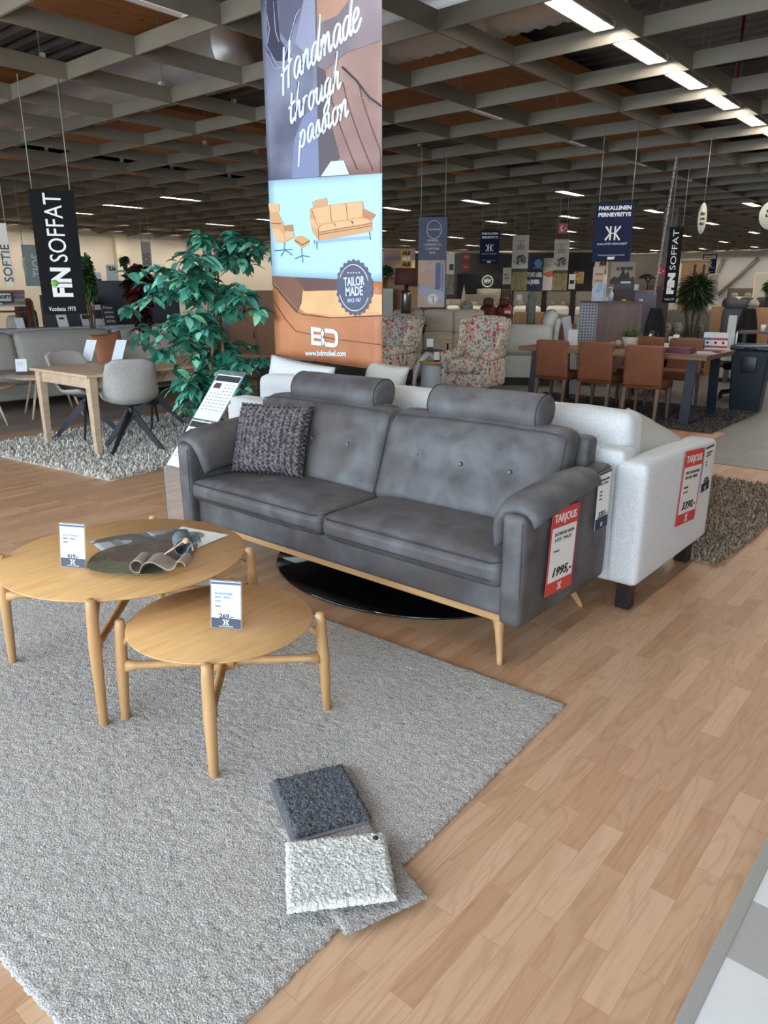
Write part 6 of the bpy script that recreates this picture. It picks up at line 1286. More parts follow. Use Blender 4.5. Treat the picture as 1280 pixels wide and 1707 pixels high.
t, w, z0, z1 = poster('white poster with a forest and a red logo on the pale wall', 1018, 1059, 437, 474, 25.9, plain(222, 222, 220)); part('forest', MB().prism([(-w/2, 0), (w/2, 0), (w*0.45, 0.25), (w*0.3, 0.18), (w*0.2, 0.42), (w*0.1, 0.3), (0, 0.5), (-w*0.1, 0.3), (-w*0.2, 0.2), (-w*0.35, 0.25), (-w/2, 0.15)], 0, 0.004, T(0, -0.014, z0, rx=PI/2)), plain(98, 100, 96), t, label='printed grey forest'); TX(t, 'MADE IN NORWAY', 0.1, z1-(z1-z0)*0.3, 0.13, plain(60, 60, 60), w*0.5, bold=0.006); on(t, 'logo_bars', -w*0.27, -w*0.18, z1-(z1-z0)*0.36, z1-(z1-z0)*0.24, plain(190, 40, 50))
# beds
def tufted_bed(label, a, b_, dist, ytop, ymat, m, tuft=True, group=None):
    t, w, z = ob(label, 'bed', 'bed', a, b_, dist, 0.0, group); zt = z(ytop); zm = max(0.42, z(ymat))
    dents = [(-w/2+w*(i+0.5+(0.5 if j % 2 else 0))/7, zm+0.1+(zt-zm-0.12)*j/3) for i in range(7) for j in range(4)] if tuft else []
    def fn(u, v):
        x = -w/2+w*u; z_ = 0.3+(zt-0.3)*v; y = 1.95
        for (dx, dz) in dents: y += 0.035*math.exp(-((x-dx)**2+(z_-dz)**2)/0.0016)
        return (x, y, z_)
    part('headboard', MB().sheet(fn, 42 if tuft else 4, 20 if tuft else 4, 0.07), m, t)
    rb(t, 'bed_base', -w/2+0.03, w/2-0.03, 0, 1.9, 0.12, zm-0.22, m, 0.03, 0); rb(t, 'mattress', -w/2+0.03, w/2-0.03, -0.02, 1.9, zm-0.22, zm, plain(226, 222, 212, 0.8), 0.05, 0.02)
    for q in (-1, 1): rb(t, 'pillow', q*0.08, q*(w/2-0.1), 1.45, 1.9, zm, zm+0.10, plain(176, 170, 154, 0.9), 0.06, 0.02)
    for (x, y) in ((-w/2+0.15, 0.1), (w/2-0.15, 0.1)): part('leg', MB().tube([(x, y, 0), (x, y, 0.13)], 0.03, 8), black, t)
taupe = mat('taupe_velvet', srgb(156, 148, 134), srgb(168, 160, 146), scale=20, rough=0.8)
for k, (a, b_, lab) in enumerate(((853, 903, 'bed with a tufted beige headboard behind the left white banner'), (908, 950, 'bed with a tufted beige headboard below the right white banner'), (956, 1000, 'bed with a tufted beige headboard left of the counter'))): tufted_bed(lab, a, b_, 19.2, 486, 512, taupe)
tufted_bed('bed with a plain beige headboard in front of the black niche', 767, 834, 20.0, 491, 512, taupe, False)
tufted_bed('bed with a taller square headboard below the green emblem', 792, 835, 22.4, 481, 500, taupe, False)
tufted_bed('bed with a dark tufted headboard right of the black niche', 836, 851, 21.5, 482, 505, plain(86, 84, 86), True)
tufted_bed('low bed with white mattress left of the patterned cushion', 742, 768, 19.0, 500, 512, taupe, False)
o = MB().add([(-0.25, 0, 0), (0.25, 0, 0), (0.25, 0.3, 0), (-0.25, 0.3, 0), (0, 0.15, 0.55)], [(3, 2, 1, 0), (0, 1, 4), (1, 2, 4), (2, 3, 4), (3, 0, 4)]).build('pyramid_stand', taupe); p = FD(768, 20.8); o.location = (p.x, p.y, 0.0); S_ = Slot(758, 778, 20.8); o.scale = (1, 1, ZHc(S_, 473)/0.55); tag(o, 'beige pointed fabric pyramid at the left of the black niche', 'display stand')
# reclining sofas
brown = leather_mat('brown_leather', srgb(98, 54, 40), srgb(116, 66, 50), srgb(88, 48, 36))
shop_sofa('dark brown leather two seat sofa with headrests behind the beige sofa', 784, 870, 15.5, 497, brown, 2, head=True)
t, w, z = ob('red card on the brown leather sofa with headrests', 'price card', 'price_card', 840, 852, 15.2); bx(t, 'card', -w/2, w/2, 0, 0.01, z(523), z(514), red_tag); bx(t, 'sheet', -w*0.42, w*0.42, -0.002, 0, z(522.5), z(518), white)
t, w, z = ob('blank white card left of the cactus', 'price card', 'price_card', 860, 869, 16.5); bx(t, 'card', -w/2, w/2, 0, 0.01, z(501), z(491), paper)
shop_sofa('small brown leather recliner right of the cactus', 896, 927, 17.0, 497, brown, 1, head=True, turn=0.5)
scp = ob('grey patterned cushion behind the beige sofa', 'cushion', 'scatter_cushion', 768, 787, 14.2); rb(scp[0], 'cover', -scp[1]/2, scp[1]/2, 0, 0.14, scp[2](522), scp[2](504), mat('fleck_grey', srgb(90, 90, 92), srgb(170, 168, 166), scale=26, rough=0.9), 0.05, 0.03)
bx(scp[0], 'rest', -0.12, 0.12, 0.0, 0.12, 0, scp[2](522), beige)
t, w, z = ob('tall grey green cactus in front of the tufted beds', 'plant', 'cactus', 877, 893, 13.5)
cm = mat('cactus_green', srgb(86, 98, 92), srgb(104, 116, 108), scale=12, rough=0.8)
pr = [(w*0.42, 0.0), (w*0.44, 0.5), (w*0.42, z(495)), (w*0.34, z(489)), (w*0.18, z(486)), (0, z(485))]; mb = MB(); vs = []; n = 32
for r_, zz_ in pr:
    for j in range(n): a = 2*PI*j/n; q = r_*(1+0.10*math.cos(a*9)); vs.append((q*math.cos(a), q*math.sin(a), zz_))
mb.add(vs, [(i*n+j, i*n+(j+1) % n, (i+1)*n+(j+1) % n, (i+1)*n+j) for i in range(len(pr)-1) for j in range(n)], True); part('stem', mb, cm, t); part('side_shoot', MB().tube([(-w*0.45, -0.05, 0.1), (-w*0.75, -0.06, 0.5), (-w*0.75, -0.06, 0.72), (-w*0.72, -0.06, 0.74)], [0.05, 0.07, 0.06, 0.02], 10), cm, t)
cabinet('low wooden slatted bench cabinet behind the white recliner and cactus', 858, 908, 14.6, 521, 560, oak2, doors=4)
# big pale recliner seen from its side
wr = mat('offwhite_leather', srgb(196, 196, 192), srgb(208, 208, 204), scale=8, rough=0.5)
t, w, z = ob('off white recliner sofa on a black plinth left of the brown chairs', 'sofa', 'recliner_sofa', 822, 936, 12.4)
bx(t, 'plinth', -w/2+0.05, w/2-0.12, 0.02, 1.2, 0.0, 0.12, black)
rb(t, 'base', -w/2, w/2-0.08, 0.0, 1.3, 0.12, 0.50, wr, 0.03, 0.0); rb(t, 'armrest', -w/2, w/2-0.12, -0.04, 0.24, 0.48, z(543), wr, 0.09, 0.02, 6); rb(t, 'seat_cushion', -w/2+0.02, w/2-0.3, 0.2, 1.1, 0.45, z(546)-0.03, wr, 0.06, 0.01)
rb(t, 'backrest', w/2-0.40, w/2-0.16, 0.15, 1.2, 0.5, z(520), wr, 0.10, 0.03, 6, fn=lambda x, y, z_: (x+0.22*(z_-0.5), y, z_)); rb(t, 'back_shell', w/2-0.16, w/2-0.08, 0.12, 1.22, 0.3, z(531), wr, 0.03, 0.0, fn=lambda x, y, z_: (x+0.12*(z_-0.3), y, z_))
cabinet('small oak slatted cabinet between the pale recliner and the counter', 934, 962, 13.5, 541, 565, oak2, doors=3)
t, w, z = ob('small white card on the slatted cabinet beside the counter', 'price card', 'price_card', 936, 943, 13.4); bx(t, 'card', -w/2, w/2, 0.1, 0.11, z(541), z(532), paper)
shop_sofa('beige armchair squeezed between the slatted cabinet and the counter', 942, 975, 14.8, 527, beige, 1)
# ---- service counters
def holes_mat():
    m, nt, b = NT('perforated_steel'); N = nt.nodes; tc = N.new('ShaderNodeTexCoord'); mp = N.new('ShaderNodeMapping'); mp.inputs['Scale'].default_value = (22, 0.0, 22); L(nt, tc.outputs['Object'], mp.inputs[0])
    v = N.new('ShaderNodeTexVoronoi'); v.inputs['Scale'].default_value = 1.0; v.inputs['Randomness'].default_value = 0.0; L(nt, mp.outputs[0], v.inputs['Vector']); r = N.new('ShaderNodeMapRange'); r.inputs[1].default_value = 0.30; r.inputs[2].default_value = 0.26; L(nt, v.outputs['Distance'], r.inputs[0])
    g = N.new('ShaderNodeMix'); g.data_type = 'RGBA'; g.inputs[6].default_value = (*srgb(150, 150, 158), 1); g.inputs[7].default_value = (*srgb(34, 36, 48), 1); L(nt, r.outputs[0], g.inputs[0]); L(nt, g.outputs[2], b.inputs['Base Color']); b.inputs['Roughness'].default_value = 0.4; return m
wal = wood('walnut_panel', srgb(112, 88, 78), srgb(92, 70, 64), 'z', ring=12); wald = wood('dark_walnut', srgb(74, 46, 40), srgb(60, 36, 32), 'z', ring=12)
t, w, z = ob('service counter with a perforated steel end and walnut front', 'counter', 'service_counter', 965, 1070, 12.6, 0.0); zt = z(502)
bx(t, 'front_panel', -w*0.20, w*0.5, 0.0, 0.7, 0.0, zt-0.03, wal, 'walnut front panel'); bx(t, 'perforated_panel', -w*0.5, -w*0.20, 0.02, 0.5, 0.12, zt-0.03, holes_mat(), 'perforated grey steel panel'); bx(t, 'worktop', -w*0.5, w*0.5, -0.02, 0.72, zt-0.03, zt, plain(92, 76, 70)); bx(t, 'plinth', -w*0.48, -w*0.22, 0.04, 0.48, 0, 0.12, black)
t2, w2, z2 = ob('taller back counter of dark walnut with a lilac grey side, behind the service counter', 'counter', 'back_counter', 1018, 1102, 14.6); bx(t2, 'body', -w2*0.5, -w2*0.05, 0, 0.6, 0, z2(484), wald); bx(t2, 'side_panel', -w2*0.05, w2*0.38, -0.02, 0.6, 0, z2(486), plain(118, 114, 130, 0.5), 'lilac grey panel'); bx(t2, 'end_panel', w2*0.38, w2*0.62, 0.0, 0.6, 0, z2(484), wald)
bx(t2, 'worktop', -w2*0.5, w2*0.5, -0.03, 0.62, z2(484), z2(482.5), plain(100, 84, 78))
def tabletop_item(label, cat, name, a, b_, dist, y0, y1, m, depth=0.1, r=0.005, tilt=0.0):
    t, w, z = ob(label, cat, name, a, b_, dist); t.location.z = z(y1)+0.006; part('body', MB().rbox(-w/2, w/2, 0, depth, 0, z(y0)-z(y1), r, 2, fn=lambda x, y, z_: (x+tilt*z_, y, z_)), m, t); return t, w, z(y0)-z(y1)
t, w, h_ = tabletop_item('grey storage box on the back counter', 'box', 'storage_box', 1020, 1053, 14.5, 472, 482, plain(84, 86, 92), 0.3); bx(t, 'papers', -w*0.2, w*0.3, 0.02, 0.2, h_, h_+0.03, white)
tabletop_item('small white box beside the grey storage box on the back counter', 'box', 'white_box', 1053, 1061, 14.5, 474, 484, white, 0.1)
tabletop_item('brown desk organiser beside the white box on the back counter', 'organiser', 'desk_organiser', 1062, 1072, 14.4, 473, 484, plain(130, 96, 76), 0.15)
tabletop_item('walnut screen panel standing on the back counter', 'panel', 'screen_panel', 1077, 1100, 15.3, 462, 483, wal, 0.04)
t, w, z = ob('black flat topped sculpture lamp on the back counter', 'lamp', 'sculpture_lamp', 1058, 1087, 14.3); t.location.z = z(483)+0.006; hh = z(457)-z(483)
part('canopy', MB().lathe([(w*0.5, hh*0.72), (w*0.42, hh*0.86), (w*0.15, hh), (0, hh), (0, hh*0.74)], 20, sy=0.6), black, t)
part('stem', MB().tube([(0.02, 0, 0), (0.03, 0, hh*0.4), (-0.03, 0, hh*0.8)], 0.014, 6).tube([(0.02, 0, 0.1), (0.07, 0, hh*0.8)], 0.012, 6), black, t)
t, w, z = ob('blue white brochure holder on the service counter', 'brochure holder', 'brochure_holder', 984, 1006, 12.55); t.location.z = zt+0.006
for k in range(3): bx(t, 'brochure', -w*0.5+0.02*k, w*0.38+0.02*k, 0.06*k, 0.06*k+0.02, 0.0, (z(470)-z(500))*(0.75+0.12*k), mat('print_brochure', srgb(150, 176, 206), srgb(214, 220, 228), scale=9))
part('acrylic_tray', MB().box(-w*0.52, w*0.55, -0.012, -0.006, 0, 0.10).box(-w*0.52, w*0.55, -0.01, 0.18, -0.004, 0.0), acr, t)
t, w, z = ob('clear pump bottle on the service counter', 'bottle', 'pump_bottle', 1013, 1020, 12.6); t.location.z = zt+0.006; part('body', MB().lathe([(0.035, 0), (0.036, 0.12), (0.015, 0.15), (0.012, 0.17), (0, 0.17)], 16), plain(190, 196, 200, 0.15), t); part('pump', MB().tube([(0, 0, 0.17), (0, 0, 0.21), (-0.05, 0, 0.205)], 0.008, 6), white, t)
t, w, z = ob('clear acrylic tray of cards beside the pump bottle', 'tray', 'card_tray', 1004, 1020, 12.7); t.location.z = zt+0.006; bx(t, 'tray', -w/2, w/2, 0, 0.12, 0, 0.06, plain(130, 136, 142, 0.2)); bx(t, 'card', -w*0.4, w*0.4, 0.04, 0.05, 0.06, 0.14, plain(170, 160, 150))
for (a, b_, c_, lab) in ((1034, 1042, (214, 180, 40), 'small yellow box on the service counter'), (1049, 1057, (40, 38, 36), 'small black stapler on the service counter'), (1063, 1070, (196, 190, 180), 'small white card pad on the service counter')):
    t, w, z = ob(lab, 'desk item', 'desk_item', a, b_, 12.6); t.location.z = zt+0.006; rb(t, 'body', -w/2, w/2, 0, 0.05, 0, 0.03, plain(*c_), 0.008, 0)
t, w, z = ob('sloping grey leaflet stand in front of the service counter', 'leaflet stand', 'leaflet_stand', 950, 966, 11.4); part('board', MB().box(-0.02, 0.10, -0.01, 0.01, 0.0, 1.15, T(0.05, 0, 0.0, ry=-0.18)), plain(150, 152, 156, 0.3), t)
# office chairs
def office_chair(label, px0, px1, dist, ytop):
    t, w, z = ob(label, 'chair', 'office_chair', px0, px1, dist); zt_ = z(ytop)
    def fn(u, v): x = (u-0.5)*w*(1-0.55*max(0, v-0.55)**1.4/0.33*abs(2*u-1)**0.2); return (x, 0.25+0.06*math.cos((u-0.5)*2.6)-0.06*(1-v), 0.50+(zt_-0.50)*v)
    part('backrest', MB().sheet(fn, 14, 14, 0.05), plain(14, 14, 16, 0.9), t); rb(t, 'seat', -0.24, 0.24, -0.25, 0.22, 0.42, 0.50, plain(14, 14, 16, 0.9), 0.03, 0.01); part('gas_lift', MB().tube([(0, 0, 0.1), (0, 0, 0.42)], 0.03, 10), black, t)
    for k in range(5): a = 2*PI*k/5; part('base_arm', MB().tube([(0, 0, 0.12), (0.28*math.cos(a), 0.28*math.sin(a), 0.07)], 0.02, 8), black, t); part('castor', MB().lathe([(0, 0), (0.025, 0.01), (0.03, 0.03), (0.025, 0.05), (0, 0.06)], 10, T(0.28*math.cos(a), 0.28*math.sin(a), 0)), black, t)
office_chair('black office chair behind the coffee pot', 1077, 1112, 11.9, 514); office_chair('black office chair behind the white packets and tubes', 1231, 1266, 11.9, 515)
# wardrobe, palm, grey sofa
t, w, z = ob('tall oak wardrobe behind the palm plant', 'wardrobe', 'wardrobe', 1128, 1172, 17.0); bx(t, 'body', -w/2, w/2, 0, 0.6, 0, z(434), oak2); bx(t, 'cornice', -w/2-0.03, w/2+0.03, -0.04, 0.62, z(436), z(433), oak2)
for k in range(3): x0 = -w/2+w*k/3+0.01; d_ = bx(t, 'door', x0, x0+w/3-0.02, -0.02, 0, 0.1, z(438), oak2); (bx(d_, 'glass_pane', x0+0.05, x0+w/3-0.07, -0.025, -0.02, z(462), z(441), plain(50, 48, 50, 0.6)) if k else None)
pm_ = [leafmat('palm_dark', (30, 44, 26), (44, 60, 34)), leafmat('palm_mid', (56, 76, 44), (76, 96, 58))]
t = shrub('large palm like plant with drooping narrow leaves at the right', 1162, 14.0, 447, 521, 76, pm_, 900, 0.24, 31, name='palm_plant', potm=plain(90, 84, 78), wdk=0.06, floor=True, droop=0.35)
t, w, z = ob('long grey sofa with patterned cushions below the palm plant', 'sofa', 'sofa', 1106, 1196, 15.2); greyf = mat('warm_grey_fabric', srgb(120, 116, 112), srgb(134, 130, 126), scale=40, rough=0.9)
rb(t, 'base', -w/2, w/2, 0, 0.9, 0.1, 0.42, greyf, 0.04, 0.01); rb(t, 'back', -w/2, w/2, 0.65, 0.9, 0.4, z(519), greyf, 0.06, 0.02)
for k in range(2): rb(t, 'seat_cushion', -w/2+w*k/2, -w/2+w*(k+1)/2, -0.03, 0.7, 0.4, 0.5, greyf, 0.04, 0.01)
fleck = mat('floral_grey', srgb(176, 170, 158), srgb(96, 92, 84), scale=16, rough=0.9)
for (a, b_, lab) in ((1108, 1122, 'grey patterned cushion at the left of the long grey sofa'), (1123, 1141, 'pale patterned cushion in the middle of the long grey sofa'), (1166, 1176, 'small patterned cushion at the right of the long grey sofa')):
    c_, cw, cz = ob(lab, 'cushion', 'scatter_cushion', a, b_, 15.55); c_.location.z = 0.53; rb(c_, 'cover', -cw/2, cw/2, 0.0, 0.12, 0, 0.36, fleck, 0.05, 0.03)
c_, cw, cz = ob('plain dark grey cushion at the right half of the long grey sofa', 'cushion', 'scatter_cushion', 1146, 1166, 15.5); c_.location.z = 0.53; rb(c_, 'cover', -cw/2, cw/2, 0.0, 0.12, 0, 0.38, plain(110, 106, 102, 0.9), 0.05, 0.03)
# right background
cabinet('oak cabinet between the palm and the grey recliner', 1184, 1206, 15.0, 512, 540, oak2, doors=1); cabinet('long oak cabinet at the right edge behind the office chair', 1244, 1300, 15.0, 513, 540, oak2, doors=2)
t, w, z = ob('dark grey recliner chair with a headrest left of the right office chair', 'armchair', 'recliner_chair', 1204, 1246, 14.2); dk = plain(84, 84, 88, 0.8)
rb(t, 'headrest', -w/2+0.03, w/2-0.02, 0.2, 0.36, z(515), z(500), dk, 0.06, 0.01); rb(t, 'backrest', -w/2, w/2, 0.22, 0.40, 0.4, z(514), dk, 0.05, 0.02); rb(t, 'seat', -w/2, w/2, -0.3, 0.3, 0.25, 0.45, dk, 0.06, 0.02); part('pedestal', MB().lathe([(0.25, 0), (0.24, 0.02), (0.03, 0.04), (0.03, 0.25), (0, 0.25)], 20), black, t)
shop_sofa('rounded cream armchair beyond the palm plant', 1160, 1198, 17.5, 503, plain(214, 208, 196, 0.8), 1)
shop_sofa('charcoal corner sofa at the right background', 1186, 1300, 18.5, 498, plain(74, 76, 78, 0.9), 3)
for (a, b_, lab) in ((1246, 1263, 'white cushion on the charcoal corner sofa'),): c_, cw, cz = ob(lab, 'cushion', 'scatter_cushion', a, b_, 18.7); c_.location.z = cz(512); rb(c_, 'cover', -cw/2, cw/2, 0.0, 0.12, 0, cz(501)-cz(512), plain(214, 206, 194, 0.9), 0.05, 0.03)
tufted_bed('bed with a taupe headboard against the far right wall', 1206, 1257, 22.5, 480, 496, plain(112, 106, 100, 0.8), False)
t, w, z0, z1 = poster('white framed panel leaning at the far right edge', 1258, 1300, 456, 497, 23.0, plain(206, 198, 180), fr=plain(226, 220, 206)); poster('pale framed panel behind the palm plant', 1182, 1196, 458, 496, 23.5, plain(170, 166, 160), fr=plain(220, 216, 206))
shrub('green leafy branches at the right edge of the picture', 1288, 15.5, 461, 492, 38, [g1, g2], 160, 0.12, 33, potm=None, floor=True)
t, w, z = ob('small price stand on the cabinet behind the white packets', 'price stand', 'price_stand', 1216, 1230, 13.9); t.location.z = 0.62; bx(t, 'sheet', -w/2, w/2, 0, 0.01, 0, z(525)-0.62, paper); bx(t, 'support', -w*0.3, w*0.3, 0.02, 0.1, -0.62+0.006, 0.0, dk)
t, w, z = ob('dark brown desk behind the office chair at the right edge', 'table', 'desk', 1236, 1300, 11.5); bx(t, 'tabletop', -w/2, w/2, 0, 0.6, z(553)-0.03, z(553), wald); bx(t, 'leg', -w/2+0.05, -w/2+0.1, 0.1, 0.15, 0, z(553)-0.03, black); bx(t, 'leg', w/2-0.1, w/2-0.05, 0.1, 0.15, 0, z(553)-0.03, black)
MZ = z(553)+0.006
t, w, z = ob('small white mug on the dark brown desk at the right edge', 'mug', 'mug', 1273, 1279, 11.55); t.location.z = MZ; part('cup', MB().lathe([(0.03, 0), (0.035, 0.09), (0.03, 0.09), (0.028, 0.01), (0, 0.01)], 16, T(0, 0.05, 0)), white, t)
# oblique grey bars on the far wall
k_ = 0
for (xa, ya, xb, yb) in ((1206, 430, 1178, 500), (1264, 430, 1196, 492)):
    P_ = []
    for (px, py) in ((xa, ya), (xb, yb)):
        d = V(px, py); q_ = 43.85/d.y; P_.append((d.x*q_, 43.85, CH+d.z*q_))
    o = MB().tube(P_, 0.09, 6).build('trim_%d' % (3+k_), plain(140, 138, 134)); o['kind'] = 'structure'; k_ += 1
# ---- left middle distance: sofa group
lg = mat('light_grey_linen', srgb(168, 166, 158), srgb(182, 180, 172), scale=50, rough=0.9)
t = thing('corner_sofa', 'long light grey sofa behind the pale oak dining table at the left', 'sofa', (-10.25, 5.4, 0.012))
OY2 = 0
rb(t, 'base', -0.35, 0.60, -2.3, 2.6, 0.14, 0.34, lg, 0.04, 0.0)
for k in range(3):
    y0 = -2.3+k*1.45; rb(t, 'seat_cushion', -0.2, 0.62, y0, y0+1.43, 0.33, 0.47, lg, 0.05, 0.02); rb(t, 'back_cushion', -0.22, 0.02, y0, y0+1.43, 0.44, 0.94, lg, 0.08, 0.03, 6, fn=lambda x, y, z: (x-0.25*(z-0.44), y, z))
rb(t, 'back_frame', -0.42, -0.28, -2.3, 2.6, 0.14, 0.72, lg, 0.03, 0.0)
for (x, y) in ((0.5, -2.1), (0.5, 0.2), (0.5, 2.3), (-0.3, -2.1), (-0.3, 2.3)): part('leg', MB().tube([(x, y, 0), (x, y, 0.15)], 0.02, 8), pale, t)
tan_c = mat('terracotta_linen', srgb(176, 116, 82), srgb(190, 130, 96), scale=60, rough=0.9)
q = F(158, 590, 0.72); scatter_cushion('terracotta orange cushion on the long light grey sofa between the two white cards', (-9.62, 5.50, 0.70), (math.radians(-16), math.radians(-4), PI/2+0.1), 0.52, 0.52, 0.14, tan_c, ear=0.10)
for (y, lab, zz_) in ((6.35, 'big cream cushion right of the terracotta one on the light grey sofa', 0.74), (6.95, 'cream cushion at the far right of the light grey sofa, nearest the fig tree', 0.72)): scatter_cushion(lab, (-9.70, y, zz_), (math.radians(-16), 0, PI/2), 0.68, 0.56, 0.16, plain(204, 198, 188, 0.9))
# taupe flat rug
tp = mat('taupe_flat_rug', srgb(128, 116, 106), srgb(144, 132, 122), scale=18, stretch=(4, 0.4, 1), rough=0.95)
o = MB().rbox(-1.35, 1.35, -2.6, 2.6, 0.0, 0.010, 0.004, 4).build('flat_rug', tp); o.location = (-9.62, 5.1, 0.0); tag(o, 'flat taupe rug under the light grey sofa and the small round tables', 'rug')
def nest_table(label, x, y, R, h_):
    t = thing('coffee_table', label, 'coffee table', (x, y, 0.012)); part('tabletop', MB().lathe([(0, h_-0.03), (R-0.03, h_-0.03), (R, h_-0.008), (R-0.003, h_), (0, h_)], 48), pale, t)
    for k in range(4): a = 2*PI*k/4+0.5; part('leg', MB().tube([(R*0.85*math.cos(a), R*0.85*math.sin(a), 0), (R*0.5*math.cos(a), R*0.5*math.sin(a), h_-0.03)], [0.011, 0.02], 10), pale, t)
nest_table('lower round pale oak coffee table cut by the left edge of the picture', -9.05, 3.45, 0.42, 0.44); nest_table('taller round pale oak coffee table behind the lower one', -9.10, 4.35, 0.48, 0.50)
def small_stand(label, x, y, zb, h_, w_, rz): 
    t = thing('price_stand', label, 'price stand', (x, y, zb), rz); M_ = T(rx=-0.25) @ VERT; part('sheet', MB().box(-w_/2, w_/2, 0, h_, -0.001, 0.001, M_), paper, t); part('footer', MB().box(-w_/2, w_/2, 0, h_*0.2, 0.001, 0.002, M_), plain(52, 56, 66), t)
    for k in range(3): part('text_line', MB().box(-w_*0.36, w_*0.2, h_*(0.8-0.1*k), h_*(0.82-0.1*k), 0.001, 0.0016, M_), plain(120, 124, 130), t)
small_stand('price stand at the left edge on the lower round pale table', -8.98, 3.50, 0.455, 0.17, 0.12, 0.7); small_stand('price stand on the taller round pale table', -9.28, 4.10, 0.515, 0.19, 0.13, 0.9)
# white partition behind the sofa and things on it
t = thing('partition', 'long low white partition with a small black tag behind the light grey sofa', 'partition', (-11.5, 6.9, 0.006))
bx(t, 'panel', -0.2, 0.2, -2.4, 2.6, 0.0, 0.955, plain(196, 204, 212, 0.4)); bx(t, 'tag_plate', 0.2, 0.21, -1.55, -1.25, 0.86, 0.93, black, 'small black tag')
for y in (-0.55, 0.75): bx(t, 'seam', 0.2, 0.203, y, y+0.01, 0, 0.955, plain(150, 156, 164))
def lean_card(label, a, b_, y0, y1, X_, m, extra=None):
    d0, d1 = V(a, (y0+y1)/2), V(b_, (y0+y1)/2); ya, yb = d0.y/d0.x*X_, d1.y/d1.x*X_; t = thing('display_card', label, 'card', (X_, (ya+yb)/2, 0.962), PI/2); w = abs(yb-ya); h_ = (y1-y0)/1275*math.hypot(X_, ya); M_ = T(rx=-0.3) @ VERT
    part('card', MB().box(-w/2, w/2, 0, h_, -0.003, 0.003, M_), m, t); part('support', MB().box(-w*0.3, w*0.3, 0.0, 0.005, -0.06, 0.003, VERT), m, t)
    if extra: extra(t, w, h_, M_)
lean_card('white card with a dark drawing leaning on the white partition', 97, 114, 525, 544, -11.45, paper, lambda t, w, h, M_: part('drawing', MB().box(-w*0.3, w*0.2, h*0.62, h*0.78, 0.003, 0.004, M_), plain(60, 60, 62), t))
def photos(t, w, h, M_):
    part('picture', MB().box(-w*0.45, w*0.15, h*0.55, h*0.95, 0.003, 0.004, M_), plain(190, 130, 70), t); part('picture', MB().box(-w*0.45, w*0.0, h*0.32, h*0.53, 0.003, 0.004, M_), plain(70, 50, 40), t); part('picture', MB().box(w*0.05, w*0.45, h*0.32, h*0.75, 0.003, 0.004, M_), plain(58, 58, 60), t)
lean_card('display board with orange and dark room photographs on the white partition', 136, 175, 507, 540, -11.5, plain(206, 206, 208), photos)
lean_card('dark leaning board with white lettering on the white partition', 174, 195, 507, 540, -11.42, plain(58, 58, 60), lambda t, w, h, M_: [text('lettering', b__, white, t, M_ @ T(0, h*(0.85-0.22*i), 0.004), h*0.16, w*0.7) for i, b__ in enumerate(('Pesee', 'sohva', 'tänään', '0%'))])
lean_card('small price card with a black foot at the left on the white partition', 27, 41, 529, 545, -11.5, paper)
# dark cabinets beyond
cabinet('dark navy cabinet behind the red leaved bush', 155, 300, 15.6, 468, 560, plain(42, 46, 58, 0.5), doors=3); cabinet('dark brown cabinet behind the black FINSOFFAT banner', 69, 152, 14.4, 492, 560, plain(52, 42, 38, 0.6), doors=2)
S_ = Slot(155, 300, 15.6); CZ = ZHc(S_, 468)
def top_item(label, a, b_, y0, m, dist=15.7, zb=None, cat='card', name='display_card', extra=None):
    t, w, z = ob(label, cat, name, a, b_, dist); zb_ = CZ if zb is None else zb; t.location.z = zb_; bx(t, 'card', -w/2, w/2, 0.1, 0.115, 0.002, z(y0)+0.006-zb_, m)
    if extra: extra(t, w, z(y0)-zb_)
    return t
top_item('small white price card on the dark navy cabinet', 165, 175, 454, paper, extra=lambda t, w, h: bx(t, 'footer', -w/2, w/2, 0.09, 0.1, 0.002, h*0.25, black)); top_item('white poster with black lettering on the dark navy cabinet', 184, 203, 441, plain(222, 220, 216), extra=lambda t, w, h: TX(t, 'TILAA', 0, h*0.75, 0.10, black, w*0.7, off=-0.088, bold=0.004))
shrub('small green plant on top of the dark navy cabinet', 207, 15.9, 425, 442, 20, [g1, g2], 90, 0.11, 41, z_base=CZ+0.0)
shrub('tall green leafy plant right behind the black FINSOFFAT banner', 146, 12.2, 414, 508, 34, [g1, g2], 420, 0.10, 42, floor=True, potm=plain(60, 56, 52), wdk=0.32)
rl = [leafmat('red_leaf', (96, 22, 34), (120, 34, 44)), leafmat('dark_leaf', (34, 40, 34), (48, 54, 44)), leafmat('black_leaf', (30, 20, 22), (44, 28, 30))]
shrub('bushy dark plant with red and black leaves left of the fig tree', 232, 11.0, 432, 522, 68, rl, 620, 0.12, 43, floor=True, potm=plain(50, 42, 40), wdk=0.4)
shrub('lower trailing part of a red leaved plant beside the white partition', 238, 10.6, 505, 548, 34, rl, 160, 0.12, 44, floor=True, potm=plain(50, 42, 40), wdk=0.4)
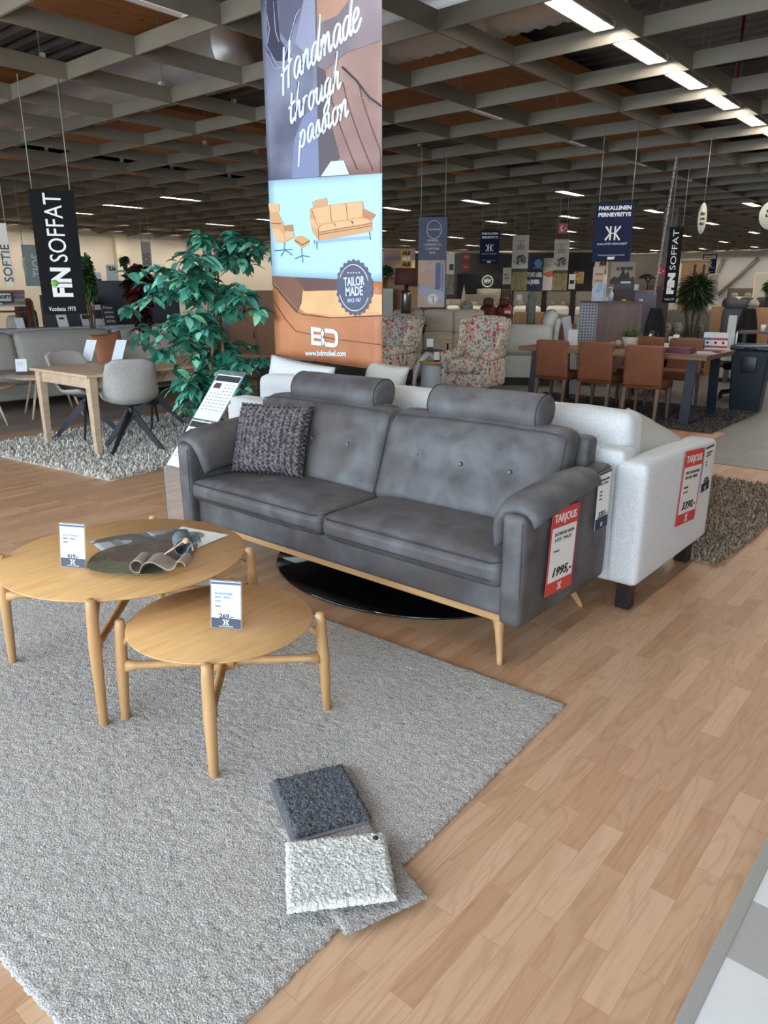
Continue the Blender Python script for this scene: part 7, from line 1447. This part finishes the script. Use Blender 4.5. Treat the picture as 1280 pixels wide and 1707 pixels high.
# far left things
shop_sofa('brown leather sofa at the far left beyond the partition', 8, 74, 17.0, 500, brown, 2); shop_sofa('cream armchair behind the partition at the left edge', -14, 52, 13.4, 531, plain(196, 188, 172, 0.9), 1, arm_h=0.7); shop_sofa('olive grey sofa right of the cream armchair at the left', 42, 74, 14.5, 521, plain(120, 116, 102, 0.9), 1)
t, w, z = ob('sample table with racks at the far left under the white sign', 'table', 'sample_table', -10, 44, 14.6); bx(t, 'tabletop', -w/2, w/2, 0, 0.6, z(511), z(508), plain(190, 186, 180)); bx(t, 'lower_shelf', -w/2, w/2, 0, 0.6, z(521), z(519), plain(70, 66, 62)); 
for x in (-w/2+0.03, w/2-0.03): bx(t, 'leg', x-0.02, x+0.02, 0.05, 0.1, 0, z(511), black)
S_ = Slot(0, 44, 14.6); za = ZHc(S_, 508)
rr = random.Random(9)
for k in range(9):
    o = MB().box(-0.17+rr.random()*0.02, 0.16, -0.12, 0.12, 0, 0.026).build('magazine', plain(rr.choice([150, 176, 200]), rr.choice([140, 166, 190]), rr.choice([130, 156, 180]))); p = FD(20, 14.9); o.location = (p.x, p.y, za+0.001+0.027*k); o.rotation_euler = (0, 0, rr.random()*0.4); tag(o, 'catalogue in the pile on the sample table at the far left', 'magazine', 'piled catalogues at the far left')
t, w, z0, z1 = poster('white framed sign reading soft at the left edge', -8, 18, 489, 502, 14.7, plain(222, 220, 218), name='brand_sign', cat='sign', fr=plain(60, 56, 54)); TX(t, 'SOFT', 0.02, (z0+z1)/2, (z1-z0)*0.6, plain(50, 50, 54), w*0.8, bold=0.004); bx(t, 'post', -0.01, 0.01, 0.02, 0.04, za, z0, black)
# black console behind the white sofa, brown board behind the fig
t = thing('console_table', 'glossy black console table behind the white sofa and the fig tree', 'table', (-5.15, 5.15, 0.006)); bx(t, 'tabletop', -1.1, 0.95, -0.2, 0.25, 0.70, 0.80, plain(14, 14, 16, 0.3)); bx(t, 'front_panel', -0.75, 0.93, -0.17, -0.14, 0.2, 0.70, plain(12, 12, 14, 0.5))
for x in (-1.05, 0.9):
    for y in (-0.16, 0.2): bx(t, 'leg', x-0.03, x+0.03, y-0.03, y+0.03, 0, 0.70, plain(14, 14, 16, 0.3))
cabinet('warm brown sideboard glimpsed through the fig tree', 380, 470, 13.5, 484, 560, plain(150, 112, 82, 0.6), doors=2)
shop_sofa('dark charcoal sofa glimpsed behind the fig tree', 255, 340, 12.5, 538, plain(82, 80, 78, 0.9), 2)
poster('white notice on the wall glimpsed behind the fig tree', 352, 372, 400, 412, 24.0, plain(206, 200, 190))
